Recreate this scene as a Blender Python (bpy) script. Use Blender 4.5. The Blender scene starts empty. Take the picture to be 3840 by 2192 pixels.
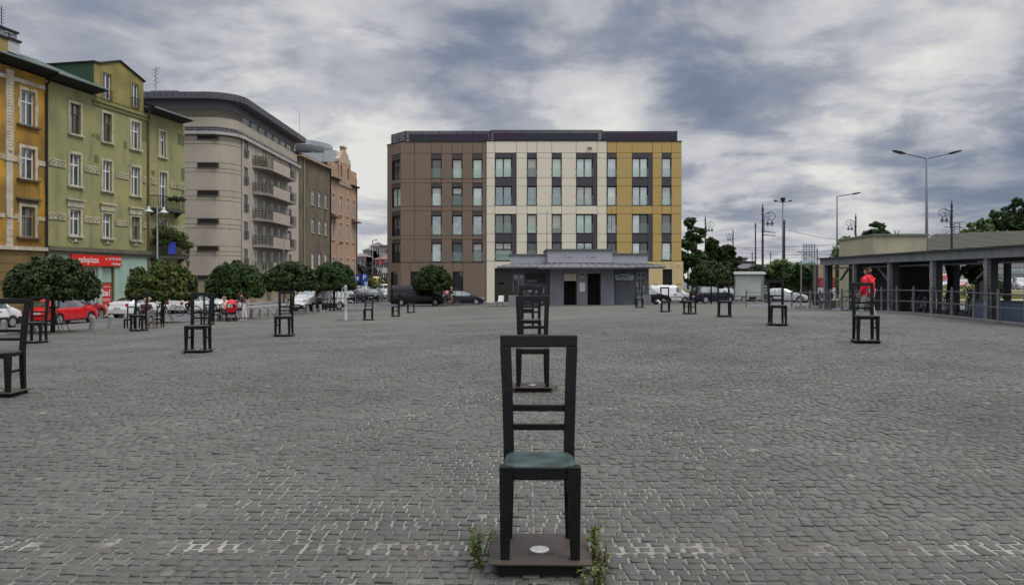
import bpy, bmesh, math, random
import numpy as np
from mathutils import Vector, Matrix
random.seed(7)
rng = np.random.default_rng(11)
SC = bpy.context.scene
COL = SC.collection
R = math.radians

# ------------------------------------------------------------------ camera, sky, sun, exposure
CAMZ = 1.75
cam_d = bpy.data.cameras.new('camera')
cam = bpy.data.objects.new('camera', cam_d); COL.objects.link(cam)
cam.location = (0, 0, CAMZ); cam.rotation_euler = (R(90), 0, 0)
cam_d.sensor_width = 36; cam_d.lens = 26.25; cam_d.shift_y = -51/3840
cam_d.clip_start = 0.1; cam_d.clip_end = 6000
SC.camera = cam

SUN_EL, SUN_AZ = 58, 118          # degrees; azimuth measured from +y towards +x
world = bpy.data.worlds.new('World'); SC.world = world; world.use_nodes = True
SKY_STRENGTH = 0.1
def build_sky():
    nt = world.node_tree; nt.nodes.clear(); N = nt.nodes.new; L = nt.links.new
    out = N('ShaderNodeOutputWorld'); bg = N('ShaderNodeBackground'); bg.inputs['Strength'].default_value = SKY_STRENGTH
    L(bg.outputs[0], out.inputs['Surface'])
    sky = N('ShaderNodeTexSky'); sky.sky_type = 'NISHITA'; sky.sun_disc = False
    sky.sun_elevation = R(SUN_EL); sky.sun_rotation = R(SUN_AZ)
    tc = N('ShaderNodeTexCoord')
    def math_(op, a, b=None, clamp=False):
        n = N('ShaderNodeMath'); n.operation = op; n.use_clamp = clamp
        for i, v in enumerate((a, b)):
            if v is None: continue
            if isinstance(v, (int, float)): n.inputs[i].default_value = v
            else: L(v, n.inputs[i])
        return n.outputs[0]
    def vmath(op, a, b=None):
        n = N('ShaderNodeVectorMath'); n.operation = op
        for i, v in enumerate((a, b)):
            if v is None: continue
            if isinstance(v, tuple): n.inputs[i].default_value = v
            else: L(v, n.inputs[i])
        return n
    d = vmath('NORMALIZE', tc.outputs['Generated']).outputs[0]
    sep = N('ShaderNodeSeparateXYZ'); L(d, sep.inputs[0])
    z = math_('MAXIMUM', sep.outputs[2], 0.0)
    zz = math_('ADD', z, 0.16)
    px = math_('DIVIDE', sep.outputs[0], zz); py = math_('DIVIDE', sep.outputs[1], zz)
    cmb = N('ShaderNodeCombineXYZ'); L(px, cmb.inputs[0]); L(py, cmb.inputs[1])
    def noise(vec, scale, detail, rough, off=(0,0,0), dist=0.0):
        m = N('ShaderNodeMapping'); m.inputs['Location'].default_value = off; L(vec, m.inputs['Vector'])
        n = N('ShaderNodeTexNoise'); n.inputs['Scale'].default_value = scale; n.inputs['Detail'].default_value = detail
        n.inputs['Roughness'].default_value = rough; n.inputs['Distortion'].default_value = dist
        L(m.outputs[0], n.inputs['Vector']); return n
    n1 = noise(cmb.outputs[0], 0.62, 6, 0.52, (3.1, 1.7, 0), 0.35).outputs['Fac']
    n2 = noise(cmb.outputs[0], 1.9, 7, 0.56, (7.3, 2.2, 0), 0.3).outputs['Fac']
    w1 = noise(d, 4.2, 8, 0.62, (1.0, 4.0, 2.0)).outputs['Color']
    wv = vmath('SUBTRACT', w1, (0.5, 0.5, 0.5)).outputs[0]
    sc_ = N('ShaderNodeVectorMath'); sc_.operation = 'SCALE'; L(wv, sc_.inputs[0]); sc_.inputs['Scale'].default_value = 0.30
    dw = vmath('NORMALIZE', vmath('ADD', d, sc_.outputs[0]).outputs[0]).outputs[0]
    lum = math_('ADD', math_('MULTIPLY', math_('SUBTRACT', n1, 0.5), 0.95), math_('MULTIPLY', math_('SUBTRACT', n2, 0.5), 0.85))
    n3 = noise(cmb.outputs[0], 5.2, 7, 0.6, (2.3, 9.2, 0), 0.25).outputs['Fac']
    lum = math_('ADD', lum, math_('MULTIPLY', math_('SUBTRACT', n3, 0.5), 0.42))
    es = N('ShaderNodeMapRange'); es.interpolation_type = 'SMOOTHSTEP'; L(n2, es.inputs[0]); es.inputs[1].default_value = .42; es.inputs[2].default_value = .56; es.inputs[3].default_value = -.10; es.inputs[4].default_value = .10
    lum = math_('ADD', lum, es.outputs[0])
    lum = math_('ADD', lum, 0.60)
    # the cloud banks the photograph shows, as soft patches of direction: (az tan, el tan, radius deg, weight)
    for u, v, rad, wt in ((0.53, 0.21, 5.5, .34), (0.35, 0.17, 7, .22), (0.22, 0.10, 6, .2), (0.66, 0.36, 5, .30), (0.02, 0.2, 7, .0),
                          (-0.19, 0.2, 6, .22), (-0.33, 0.255, 3.5, .2), (-0.62, 0.27, 6, .10), (-0.25, 0.09, 6, .16), (0.12, 0.26, 5, .16),
                          (0.265, 0.205, 4.5, -.36), (0.67, 0.21, 5.5, -.42), (0.62, 0.13, 5, -.24), (0.0, 0.29, 5.5, -.25), (0.25, 0.37, 7, -.26), (-0.05, 0.365, 7, -.24),
                          (-0.42, 0.33, 6, -.17), (-0.62, 0.36, 7, -.18), (0.33, 0.11, 4, -.12), (0.44, 0.235, 4, -.22)):
        c = Vector((u, 1, v)).normalized()
        dt = vmath('DOT_PRODUCT', dw, tuple(c)).outputs['Value']
        mr = N('ShaderNodeMapRange'); mr.interpolation_type = 'SMOOTHERSTEP'; L(dt, mr.inputs[0])
        mr.inputs[1].default_value = math.cos(R(rad*1.5)); mr.inputs[2].default_value = 1.0
        mr.inputs[3].default_value = 0; mr.inputs[4].default_value = wt*0.66
        lum = math_('ADD', lum, mr.outputs[0])
    ramp = N('ShaderNodeValToRGB'); e = ramp.color_ramp.elements
    e[0].position = 0.05; e[0].color = (.19, .23, .31, 1)
    e[1].position = 1.0; e[1].color = (.83, .82, .785, 1)
    for p, c in ((.27, (.27, .305, .39, 1)), (.47, (.405, .422, .475, 1)), (.65, (.55, .562, .605, 1)), (.83, (.69, .69, .685, 1))):
        x = e.new(p); x.color = c
    L(lum, ramp.inputs['Fac'])
    # brightness added to the sky above the view to light fronts, beyond CIE overcast
    zen = math_('MULTIPLY', math_('ADD', math_('MULTIPLY', math_('MAXIMUM', math_('SUBTRACT', z, 0.345), 0.0), 4.8), 1.0), 1/SKY_STRENGTH)
    cs = N('ShaderNodeVectorMath'); cs.operation = 'SCALE'; L(ramp.outputs[0], cs.inputs[0]); L(zen, cs.inputs['Scale'])
    mix = N('ShaderNodeMix'); mix.data_type = 'RGBA'; mix.inputs[0].default_value = 0.96
    L(sky.outputs[0], mix.inputs[6]); L(cs.outputs[0], mix.inputs[7])
    L(mix.outputs[2], bg.inputs['Color'])
build_sky()
sun_d = bpy.data.lights.new('sun', 'SUN'); sun_d.energy = 1.5; sun_d.angle = R(24); sun_d.color = (1, .965, .91)
sun = bpy.data.objects.new('sun', sun_d); COL.objects.link(sun); sun.location = (20, 20, 60)
sdir = Vector((math.sin(R(SUN_AZ))*math.cos(R(SUN_EL)), math.cos(R(SUN_AZ))*math.cos(R(SUN_EL)), math.sin(R(SUN_EL))))
sun.rotation_euler = (-sdir).to_track_quat('-Z', 'Y').to_euler()
vs = SC.view_settings
SC.display_settings.display_device = 'sRGB'
vs.view_transform = 'Standard'; vs.look = 'None'; vs.gamma = 1; vs.exposure = -0.1; vs.use_curve_mapping = False

# ------------------------------------------------------------------ helpers
class MB:
    """collects boxes, prisms, tubes and builds them as one mesh object"""
    def __init__(s): s.v = []; s.f = []; s.m = []; s.mi = 0
    def add(s, vs_, fs):
        b = len(s.v); s.v += [tuple(p) for p in vs_]
        s.f += [tuple(i+b for i in f) for f in fs]; s.m += [s.mi]*len(fs); return s
    def box(s, x0, x1, y0, y1, z0, z1):
        return s.add([(x0,y0,z0),(x1,y0,z0),(x1,y1,z0),(x0,y1,z0),(x0,y0,z1),(x1,y0,z1),(x1,y1,z1),(x0,y1,z1)],
                     [(3,2,1,0),(4,5,6,7),(0,1,5,4),(1,2,6,5),(2,3,7,6),(3,0,4,7)])
    def cbox(s, c, d): return s.box(c[0]-d[0]/2, c[0]+d[0]/2, c[1]-d[1]/2, c[1]+d[1]/2, c[2]-d[2]/2, c[2]+d[2]/2)
    def hexa(s, lo, hi):      # two quads (4 points each), joined
        return s.add(list(lo)+list(hi), [(3,2,1,0),(4,5,6,7),(0,1,5,4),(1,2,6,5),(2,3,7,6),(3,0,4,7)])
    def prism(s, poly, z0, z1):   # poly in xy, counter-clockwise
        n = len(poly)
        return s.add([(x,y,z0) for x,y in poly]+[(x,y,z1) for x,y in poly],
                     [tuple(range(n-1,-1,-1)), tuple(range(n,2*n))]+[(i,(i+1)%n,(i+1)%n+n,i+n) for i in range(n)])
    def prismx(s, poly, x0, x1):  # poly in yz extruded along x
        n = len(poly)
        return s.add([(x0,y,z) for y,z in poly]+[(x1,y,z) for y,z in poly],
                     [tuple(range(n-1,-1,-1)), tuple(range(n,2*n))]+[(i,(i+1)%n,(i+1)%n+n,i+n) for i in range(n)])
    def prismy(s, poly, y0, y1):  # poly in xz extruded along y
        n = len(poly)
        return s.add([(x,y1,z) for x,z in poly]+[(x,y0,z) for x,z in poly],
                     [tuple(range(n-1,-1,-1)), tuple(range(n,2*n))]+[(i,(i+1)%n,(i+1)%n+n,i+n) for i in range(n)])
    def tube(s, pts, r, n=8, cap=True):
        pts = [Vector(p) for p in pts]; rs = r if isinstance(r, (list, tuple)) else [r]*len(pts)
        b = len(s.v); up = None
        for i, p in enumerate(pts):
            t = (pts[min(i+1, len(pts)-1)]-pts[max(i-1, 0)]).normalized()
            a = up if up is not None else (Vector((0,0,1)) if abs(t.z) < .9 else Vector((1,0,0)))
            x = a - t*a.dot(t)
            if x.length < 1e-5: x = t.orthogonal()
            x.normalize(); y = t.cross(x); up = x
            for k in range(n):
                q = 2*math.pi*k/n; s.v.append(tuple(p+(x*math.cos(q)+y*math.sin(q))*rs[i]))
        for i in range(len(pts)-1):
            for k in range(n):
                a0 = b+i*n; s.f.append((a0+k, a0+(k+1)%n, a0+n+(k+1)%n, a0+n+k)); s.m.append(s.mi)
        if cap:
            s.f.append(tuple(b+k for k in range(n-1,-1,-1))); s.m.append(s.mi)
            e = b+(len(pts)-1)*n; s.f.append(tuple(e+k for k in range(n))); s.m.append(s.mi)
        return s
    def lathe(s, prof, n=16, c=(0,0,0), axis='z'):
        b = len(s.v)
        for r, h in prof:
            for k in range(n):
                q = 2*math.pi*k/n; x, y = r*math.cos(q), r*math.sin(q)
                p = (x, y, h) if axis == 'z' else ((x, h, y) if axis == 'y' else (h, x, y))
                s.v.append((p[0]+c[0], p[1]+c[1], p[2]+c[2]))
        for i in range(len(prof)-1):
            for k in range(n):
                a0 = b+i*n; f = (a0+k, a0+(k+1)%n, a0+n+(k+1)%n, a0+n+k)
                s.f.append(f if axis != 'y' else f[::-1]); s.m.append(s.mi)
        s.f.append(tuple(b+k for k in range(n-1,-1,-1))); s.m.append(s.mi)
        e = b+(len(prof)-1)*n; s.f.append(tuple(e+k for k in range(n))); s.m.append(s.mi)
        return s
    def mesh(s, name, mats, smooth=False):
        me = bpy.data.meshes.new(name); me.from_pydata(s.v, [], s.f)
        mats = mats if isinstance(mats, (list, tuple)) else [mats]
        for m in mats: me.materials.append(m)
        if len(mats) > 1: me.polygons.foreach_set('material_index', s.m)
        if smooth: me.polygons.foreach_set('use_smooth', [True]*len(me.polygons))
        me.update(); return me
    def build(s, name, mats, parent=None, loc=(0,0,0), rz=0, smooth=False):
        return put(name, s.mesh(name, mats, smooth), parent, loc, rz)
def put(name, me, parent=None, loc=(0,0,0), rz=0, scale=None, rot=None):
    o = bpy.data.objects.new(name, me); COL.objects.link(o)
    o.location = loc
    o.rotation_euler = rot if rot else (0, 0, rz)
    if scale: o.scale = scale if isinstance(scale, (tuple, list)) else (scale,)*3
    if parent: o.parent = parent
    return o
def tag(o, label=None, cat=None, group=None, kind=None):
    if label: o['label'] = label
    if cat: o['category'] = cat
    if group: o['group'] = group
    if kind: o['kind'] = kind
    return o
def thing(name, label, cat, loc=(0,0,0), rz=0, group=None, scale=None):
    o = bpy.data.objects.new(name, None); COL.objects.link(o); o.empty_display_size = .2
    o.location = loc; o.rotation_euler = (0,0,rz)
    if scale: o.scale = (scale,)*3
    return tag(o, label, cat, group)
KIDS = {}
def kids(o): return [c for c in bpy.data.objects if c.parent == o]
def dup(root, loc, rz=0, label=None, scale=None, group=None):
    """a copy of a thing with copies of its parts and sub-parts; mesh data is shared"""
    if root.name not in KIDS: KIDS[root.name] = [(c, kids(c)) for c in kids(root)]
    r = root.copy(); COL.objects.link(r); r.location = loc; r.rotation_euler = (0,0,rz)
    if scale: r.scale = scale if isinstance(scale, tuple) else (scale,)*3
    if label: r['label'] = label
    if group: r['group'] = group
    for c, g in KIDS[root.name]:
        c2 = c.copy(); COL.objects.link(c2); c2.parent = r
        for d in g:
            d2 = d.copy(); COL.objects.link(d2); d2.parent = c2
    return r
def np_mesh(name, V, F, mat, smooth=False):
    """V (n,3), F (m,k) arrays to a mesh"""
    me = bpy.data.meshes.new(name); n, (m, k) = len(V), F.shape
    me.vertices.add(n); me.vertices.foreach_set('co', V.astype(np.float32).ravel())
    me.loops.add(m*k); me.loops.foreach_set('vertex_index', F.astype(np.int32).ravel())
    me.polygons.add(m); me.polygons.foreach_set('loop_start', np.arange(0, m*k, k, dtype=np.int32))
    if smooth: me.polygons.foreach_set('use_smooth', np.ones(m, dtype=bool))
    me.materials.append(mat); me.update(calc_edges=True); return me
_tc = {}
def text_mesh(txt, size, mat, depth=.004, bold=0.0):
    k = (txt, size, mat.name, bold)
    if k in _tc: return _tc[k]
    cu = bpy.data.curves.new('lettering', 'FONT'); cu.body = txt; cu.size = size; cu.extrude = depth; cu.align_x = 'CENTER'; cu.align_y = 'CENTER'; cu.offset = bold
    o = bpy.data.objects.new('lettering', cu); COL.objects.link(o)
    me = bpy.data.meshes.new_from_object(o.evaluated_get(bpy.context.evaluated_depsgraph_get()))
    bpy.data.objects.remove(o); bpy.data.curves.remove(cu)
    me.materials.clear(); me.materials.append(mat); me.name = 'lettering'; _tc[k] = me; return me
def lettering(txt, size, mat, parent, loc, wide=1.0, bold=0.0, rz=0, name='lettering'):
    return put(name, text_mesh(txt, size, mat, bold=bold), parent, loc, rot=(R(90), 0, rz), scale=(wide, 1, 1))

# ------------------------------------------------------------------ materials
MT = {}
def mat(name, col, rough=.7, col2=None, scale=1.0, detail=5, lo=.35, hi=.65, bump=0, bscale=40, metal=0, spec=.5, stretch=None, coat=0, island=0, dirt=None, dscale=.5, trans=0):
    if name in MT: return MT[name]
    m = bpy.data.materials.new(name); m.use_nodes = True; nt = m.node_tree; N = nt.nodes.new; L = nt.links.new
    b = nt.nodes['Principled BSDF']
    b.inputs['Base Color'].default_value = (*col, 1); b.inputs['Roughness'].default_value = rough
    b.inputs['Metallic'].default_value = metal; b.inputs['Specular IOR Level'].default_value = spec
    if coat: b.inputs['Coat Weight'].default_value = coat; b.inputs['Coat Roughness'].default_value = .04
    geo = N('ShaderNodeNewGeometry'); vec = geo.outputs['Position']
    cur = None
    def noise(sc, de=5, st=None, ro=.55):
        v = vec
        if st:
            mp = N('ShaderNodeMapping'); mp.inputs['Scale'].default_value = st; L(vec, mp.inputs['Vector']); v = mp.outputs[0]
        n = N('ShaderNodeTexNoise'); n.inputs['Scale'].default_value = sc; n.inputs['Detail'].default_value = de; n.inputs['Roughness'].default_value = ro
        L(v, n.inputs['Vector']); return n.outputs['Fac']
    def mix(fac, a, bcol):
        x = N('ShaderNodeMix'); x.data_type = 'RGBA'; L(fac, x.inputs[0])
        if isinstance(a, tuple): x.inputs[6].default_value = (*a, 1)
        else: L(a, x.inputs[6])
        if isinstance(bcol, tuple): x.inputs[7].default_value = (*bcol, 1)
        else: L(bcol, x.inputs[7])
        return x.outputs[2]
    def rng_(f, a, c, o0=0., o1=1.):
        r = N('ShaderNodeMapRange'); L(f, r.inputs[0]); r.inputs[1].default_value = a; r.inputs[2].default_value = c
        r.inputs[3].default_value = o0; r.inputs[4].default_value = o1; return r.outputs[0]
    cur = col
    if col2: cur = mix(rng_(noise(scale, detail, stretch), lo, hi), cur, col2)
    if dirt: cur = mix(rng_(noise(dscale, 6, (1, 1, .25), .65), .5, .72, 0, .8), cur, dirt)
    if island:
        r = rng_(geo.outputs['Random Per Island'], 0, 1, 1-island, 1+island)
        sc_ = N('ShaderNodeVectorMath'); sc_.operation = 'SCALE'
        if isinstance(cur, tuple): sc_.inputs[0].default_value = cur
        else: L(cur, sc_.inputs[0])
        L(r, sc_.inputs['Scale']); cur = sc_.outputs[0]
    if not isinstance(cur, tuple): L(cur, b.inputs['Base Color'])
    if bump:
        bp = N('ShaderNodeBump'); bp.inputs['Strength'].default_value = bump; bp.inputs['Distance'].default_value = .02
        L(noise(bscale, 4), bp.inputs['Height']); L(bp.outputs[0], b.inputs['Normal'])
    if trans:
        tr = N('ShaderNodeBsdfTranslucent'); 
        if isinstance(cur, tuple): tr.inputs[0].default_value = (*cur, 1)
        else: L(cur, tr.inputs[0])
        ms = N('ShaderNodeMixShader'); ms.inputs[0].default_value = trans
        L(b.outputs[0], ms.inputs[1]); L(tr.outputs[0], ms.inputs[2]); L(ms.outputs[0], nt.nodes['Material Output'].inputs[0])
    MT[name] = m; return m
def glass_sheet(name, tint, alpha):
    m = bpy.data.materials.new(name); m.use_nodes = True; nt = m.node_tree; N = nt.nodes.new; L = nt.links.new
    b = nt.nodes['Principled BSDF']; b.inputs['Base Color'].default_value = (*tint, 1); b.inputs['Roughness'].default_value = .06
    t = N('ShaderNodeBsdfTransparent'); ms = N('ShaderNodeMixShader'); ms.inputs[0].default_value = alpha
    L(t.outputs[0], ms.inputs[1]); L(b.outputs[0], ms.inputs[2]); L(ms.outputs[0], nt.nodes['Material Output'].inputs[0])
    MT[name] = m; return m
def pane_mat(name, col, mirror, rough=.03):
    """window glass: what stands behind it (blind, dark room) under a mirror-like sheet"""
    m = bpy.data.materials.new(name); m.use_nodes = True; nt = m.node_tree; N = nt.nodes.new; L = nt.links.new
    b = nt.nodes['Principled BSDF']; b.inputs['Base Color'].default_value = (*col, 1); b.inputs['Roughness'].default_value = .5
    g = N('ShaderNodeBsdfGlossy'); g.inputs['Roughness'].default_value = rough; g.inputs['Color'].default_value = (.86, .95, .92, 1)
    lw = N('ShaderNodeLayerWeight'); lw.inputs['Blend'].default_value = .35
    mr = N('ShaderNodeMapRange'); L(lw.outputs['Fresnel'], mr.inputs[0]); mr.inputs[1].default_value = 0; mr.inputs[2].default_value = 1
    mr.inputs[3].default_value = mirror; mr.inputs[4].default_value = 1
    geo = N('ShaderNodeNewGeometry'); nz = N('ShaderNodeTexNoise'); nz.inputs['Scale'].default_value = .8; L(geo.outputs['Position'], nz.inputs['Vector'])
    bp = N('ShaderNodeBump'); bp.inputs['Strength'].default_value = .06; bp.inputs['Distance'].default_value = .1; L(nz.outputs['Fac'], bp.inputs['Height']); L(bp.outputs[0], g.inputs['Normal'])
    ms = N('ShaderNodeMixShader'); L(mr.outputs[0], ms.inputs[0]); L(b.outputs[0], ms.inputs[1]); L(g.outputs[0], ms.inputs[2])
    L(ms.outputs[0], nt.nodes['Material Output'].inputs[0]); MT[name] = m; return m

m_white = mat('white_paint', (.72,.72,.70), .5, (.6,.6,.58), 2)
m_black = mat('black_matt', (.012,.012,.013), .7)
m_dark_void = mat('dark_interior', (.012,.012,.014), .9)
m_iron = mat('dark_iron', (.018,.02,.022), .45, metal=.3)
m_galv = mat('galvanised_steel', (.30,.31,.32), .45, (.22,.23,.24), 3, metal=.5)
m_steel = mat('grey_blue_steel', (.215,.235,.25), .5, (.17,.187,.20), 1.6, dirt=(.07,.065,.06), dscale=2)
m_asphalt = mat('asphalt', (.125,.125,.13), .85, (.095,.095,.10), .35, bump=.5, bscale=60)
m_pave = mat('concrete_paving', (.24,.235,.22), .85, (.17,.165,.155), .8, bump=.3)
m_kerb = mat('granite_kerb', (.27,.265,.25), .8, (.19,.19,.18), 4, bump=.3)
m_concrete = mat('concrete', (.30,.29,.265), .85, (.2,.195,.18), 3, bump=.3)
m_grass = mat('grass', (.075,.115,.025), .9, (.12,.13,.045), 1.2, bump=.8, bscale=14)
m_pane_dark = pane_mat('pane_dark_room', (.02,.023,.024), .10)
m_pane_mid = pane_mat('pane_net_curtain', (.12,.125,.12), .13)
m_pane_pale = pane_mat('pane_pale_blind', (.66,.74,.66), .30)
m_pane_green = pane_mat('pane_green_blind', (.44,.58,.47), .28)
m_pane_grey = pane_mat('pane_grey_blind', (.50,.56,.57), .40)
m_pane_sky = pane_mat('pane_mirror', (.05,.07,.075), .55)
m_rail_glass = glass_sheet('balustrade_glass', (.50,.62,.55), .11)
m_red_sign = mat('red_sign', (.62,.02,.015), .4)
m_lamp_glass = mat('lamp_glass', (.6,.62,.6), .2)
# ------------------------------------------------------------------ the lie of the land (the square falls away to the left and to the back)
_CP = np.array([(0.16,4.6,-1.785),(0.3,10.8,-1.64),(8.1,16.85,-1.47),(8.1,22.5,-1.42),(8.3,28.9,-1.48),(8.4,35,-1.66),(8.5,41.1,-1.83),(8.76,51,-1.98),
    (-7.3,17,-1.70),(-7.0,22.9,-1.77),(-7.7,40.2,-2.24),(-7.1,10.5,-1.66),(-25.8,49,-2.52),(-24.3,42,-2.48),(-8.9,74,-2.62),(2,63,-2.28),(0,80,-2.56),
    (15.8,75,-2.4),(23,65,-2.09),(27,74,-2.29),(11.7,24.5,-1.45),(17.3,31,-1.46),(17.3,41.5,-1.73),(17.3,25.4,-1.55),(-14.4,28.6,-2.02),(-14.05,21.8,-1.89),
    (-14,34,-2.1),(-30,60,-2.7),(12,80,-2.5)])
def _feat(x, y):
    X = x/20; Y = y/40
    return np.stack([np.ones_like(X), X, Y, X*X, X*Y, Y*Y, Y*Y*Y, X*Y*Y, X*X*Y], -1)
_A = _feat(_CP[:,0], _CP[:,1]); _lam = np.eye(9)*.02; _lam[0,0] = 0
_c = np.linalg.solve(_A.T@_A+_lam, _A.T@_CP[:,2]); _res = _CP[:,2]-_A@_c
def _ker(x, y): return np.exp(-((x[...,None]-_CP[:,0])**2+(y[...,None]-_CP[:,1])**2)/(2*7.0**2))
_w = np.linalg.solve(_ker(_CP[:,0], _CP[:,1])+np.eye(len(_CP))*.04, _res)
def GN(x, y):
    x = np.clip(np.asarray(x, float), -33, 24); y = np.clip(np.asarray(y, float), 3.5, 82)
    return _feat(x, y)@_c+_ker(x, y)@_w+CAMZ
def G(x, y): return float(GN(np.array([x]), np.array([y]))[0])

# bank of higher land beyond the canopy on the right
def bank(x, y):
    x = np.asarray(x, float); y = np.asarray(y, float)
    t = np.clip((y-52)/14, 0, 1)*np.clip((x/np.maximum(y, 1)-.405)/.05, 0, 1)
    return t*t*(3-2*t)*1.0
def GB(x, y): return G(x, y)+float(bank(x, y))
def grid_sheet(name, xs, ys, zf, m):
    X, Y = np.meshgrid(np.array(xs), np.array(ys)); Z = zf(X, Y)
    V = np.stack([X, Y, Z], -1).reshape(-1, 3); nx, ny = len(xs), len(ys)
    i = np.arange(nx-1)[None,:]+np.arange(ny-1)[:,None]*nx; i = i.ravel()
    return np_mesh(name, V, np.stack([i, i+1, i+1+nx, i+nx], -1), m, True)
xs = [-4000,-1500,-600,-250,-120,-70]+list(np.arange(-50, 51, 1.5))+[60,80,120,250,600,1500,4000]
ys = [-4000,-1500,-600,-250,-120,-60]+list(np.arange(-30, 121, 1.5))+[140,180,250,400,700,1500,4000]
ground = put('road', grid_sheet('road', xs, ys, lambda x, y: GN(x, y)-.05+bank(x, y), m_asphalt)); tag(ground, kind='structure')

# left edge of the square, following the line of bollards
EDGE = [(-26,-30),(-24,5),(-20.6,20),(-19.9,28.4),(-19.1,34),(-18.2,39.5),(-16.3,46),(-14.4,54),(-12.9,62),(-12.3,66.5)]
def left_edge(y):
    return float(np.interp(y, [e[1] for e in EDGE], [e[0] for e in EDGE]))
PL_R, PL_Y0, PL_Y1 = 17.25, -30.0, 66.5
def paved_material():
    m = bpy.data.materials.new('cobbled_square'); m.use_nodes = True; nt = m.node_tree; N = nt.nodes.new; L = nt.links.new
    b = nt.nodes['Principled BSDF']; b.inputs['Roughness'].default_value = .8
    geo = N('ShaderNodeNewGeometry')
    mp = N('ShaderNodeMapping'); mp.inputs['Rotation'].default_value = (0,0,R(1.2)); L(geo.outputs['Position'], mp.inputs['Vector'])
    wn = N('ShaderNodeTexNoise'); wn.inputs['Scale'].default_value = 2.5; L(mp.outputs[0], wn.inputs['Vector'])
    wa = N('ShaderNodeVectorMath'); wa.operation = 'SCALE'; wa.inputs['Scale'].default_value = .05; L(wn.outputs['Color'], wa.inputs[0])
    ad = N('ShaderNodeVectorMath'); L(mp.outputs[0], ad.inputs[0]); L(wa.outputs[0], ad.inputs[1])
    br = N('ShaderNodeTexBrick'); L(ad.outputs[0], br.inputs['Vector'])
    br.inputs['Scale'].default_value = 1; br.inputs['Brick Width'].default_value = .118; br.inputs['Row Height'].default_value = .088
    br.inputs['Mortar Size'].default_value = .006; br.inputs['Mortar Smooth'].default_value = .3; br.inputs['Bias'].default_value = 0
    br.inputs['Color1'].default_value = (.080,.077,.065,1); br.inputs['Color2'].default_value = (.114,.109,.09,1); br.inputs['Mortar'].default_value = (.12,.115,.10,1)
    n1 = N('ShaderNodeTexNoise'); n1.inputs['Scale'].default_value = .22; n1.inputs['Detail'].default_value = 6; L(geo.outputs['Position'], n1.inputs['Vector'])
    mr = N('ShaderNodeMapRange'); L(n1.outputs['Fac'], mr.inputs[0]); mr.inputs[1].default_value = .3; mr.inputs[2].default_value = .7; mr.inputs[3].default_value = .72; mr.inputs[4].default_value = 1.25
    sc_ = N('ShaderNodeVectorMath'); sc_.operation = 'SCALE'; L(br.outputs['Color'], sc_.inputs[0]); L(mr.outputs[0], sc_.inputs['Scale'])
    L(sc_.outputs[0], b.inputs['Base Color'])
    bp = N('ShaderNodeBump'); bp.inputs['Strength'].default_value = .8; bp.inputs['Distance'].default_value = .012; bp.invert = True
    L(br.outputs['Fac'], bp.inputs['Height']); L(bp.outputs[0], b.inputs['Normal']); return m
m_cobbled = paved_material()
COB_Y0, COB_Y1 = 3.9, 31.0
def plaza_sheet(name, y0, y1, dz, m):
    V = []; F = []; ny = max(2, int((y1-y0)/1.0)); nx = 36
    for j in range(ny+1):
        y = y0+(y1-y0)*j/ny; xl = left_edge(y)
        for i in range(nx+1):
            x = xl+(PL_R-xl)*i/nx; V.append((x, y, dz))
    V = np.array(V); V[:,2] += GN(V[:,0], V[:,1])
    k = (np.arange(nx)[None,:]+np.arange(ny)[:,None]*(nx+1)).ravel()
    return np_mesh(name, V, np.stack([k, k+1, k+2+nx, k+1+nx], -1), m, True)
plaza = put('plaza', plaza_sheet('plaza', COB_Y1, PL_Y1, 0, m_cobbled)); tag(plaza, kind='structure')
put('rear_paving', plaza_sheet('rear_paving', PL_Y0, COB_Y0, 0, m_cobbled), plaza)
m_sand = mat('joint_sand', (.25,.238,.20), .95, (.095,.09,.074), .8, detail=7, lo=.42, hi=.60, bump=.6, bscale=160)
put('joint_bed', plaza_sheet('joint_bed', COB_Y0, COB_Y1, -.0075, m_sand), plaza)

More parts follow.
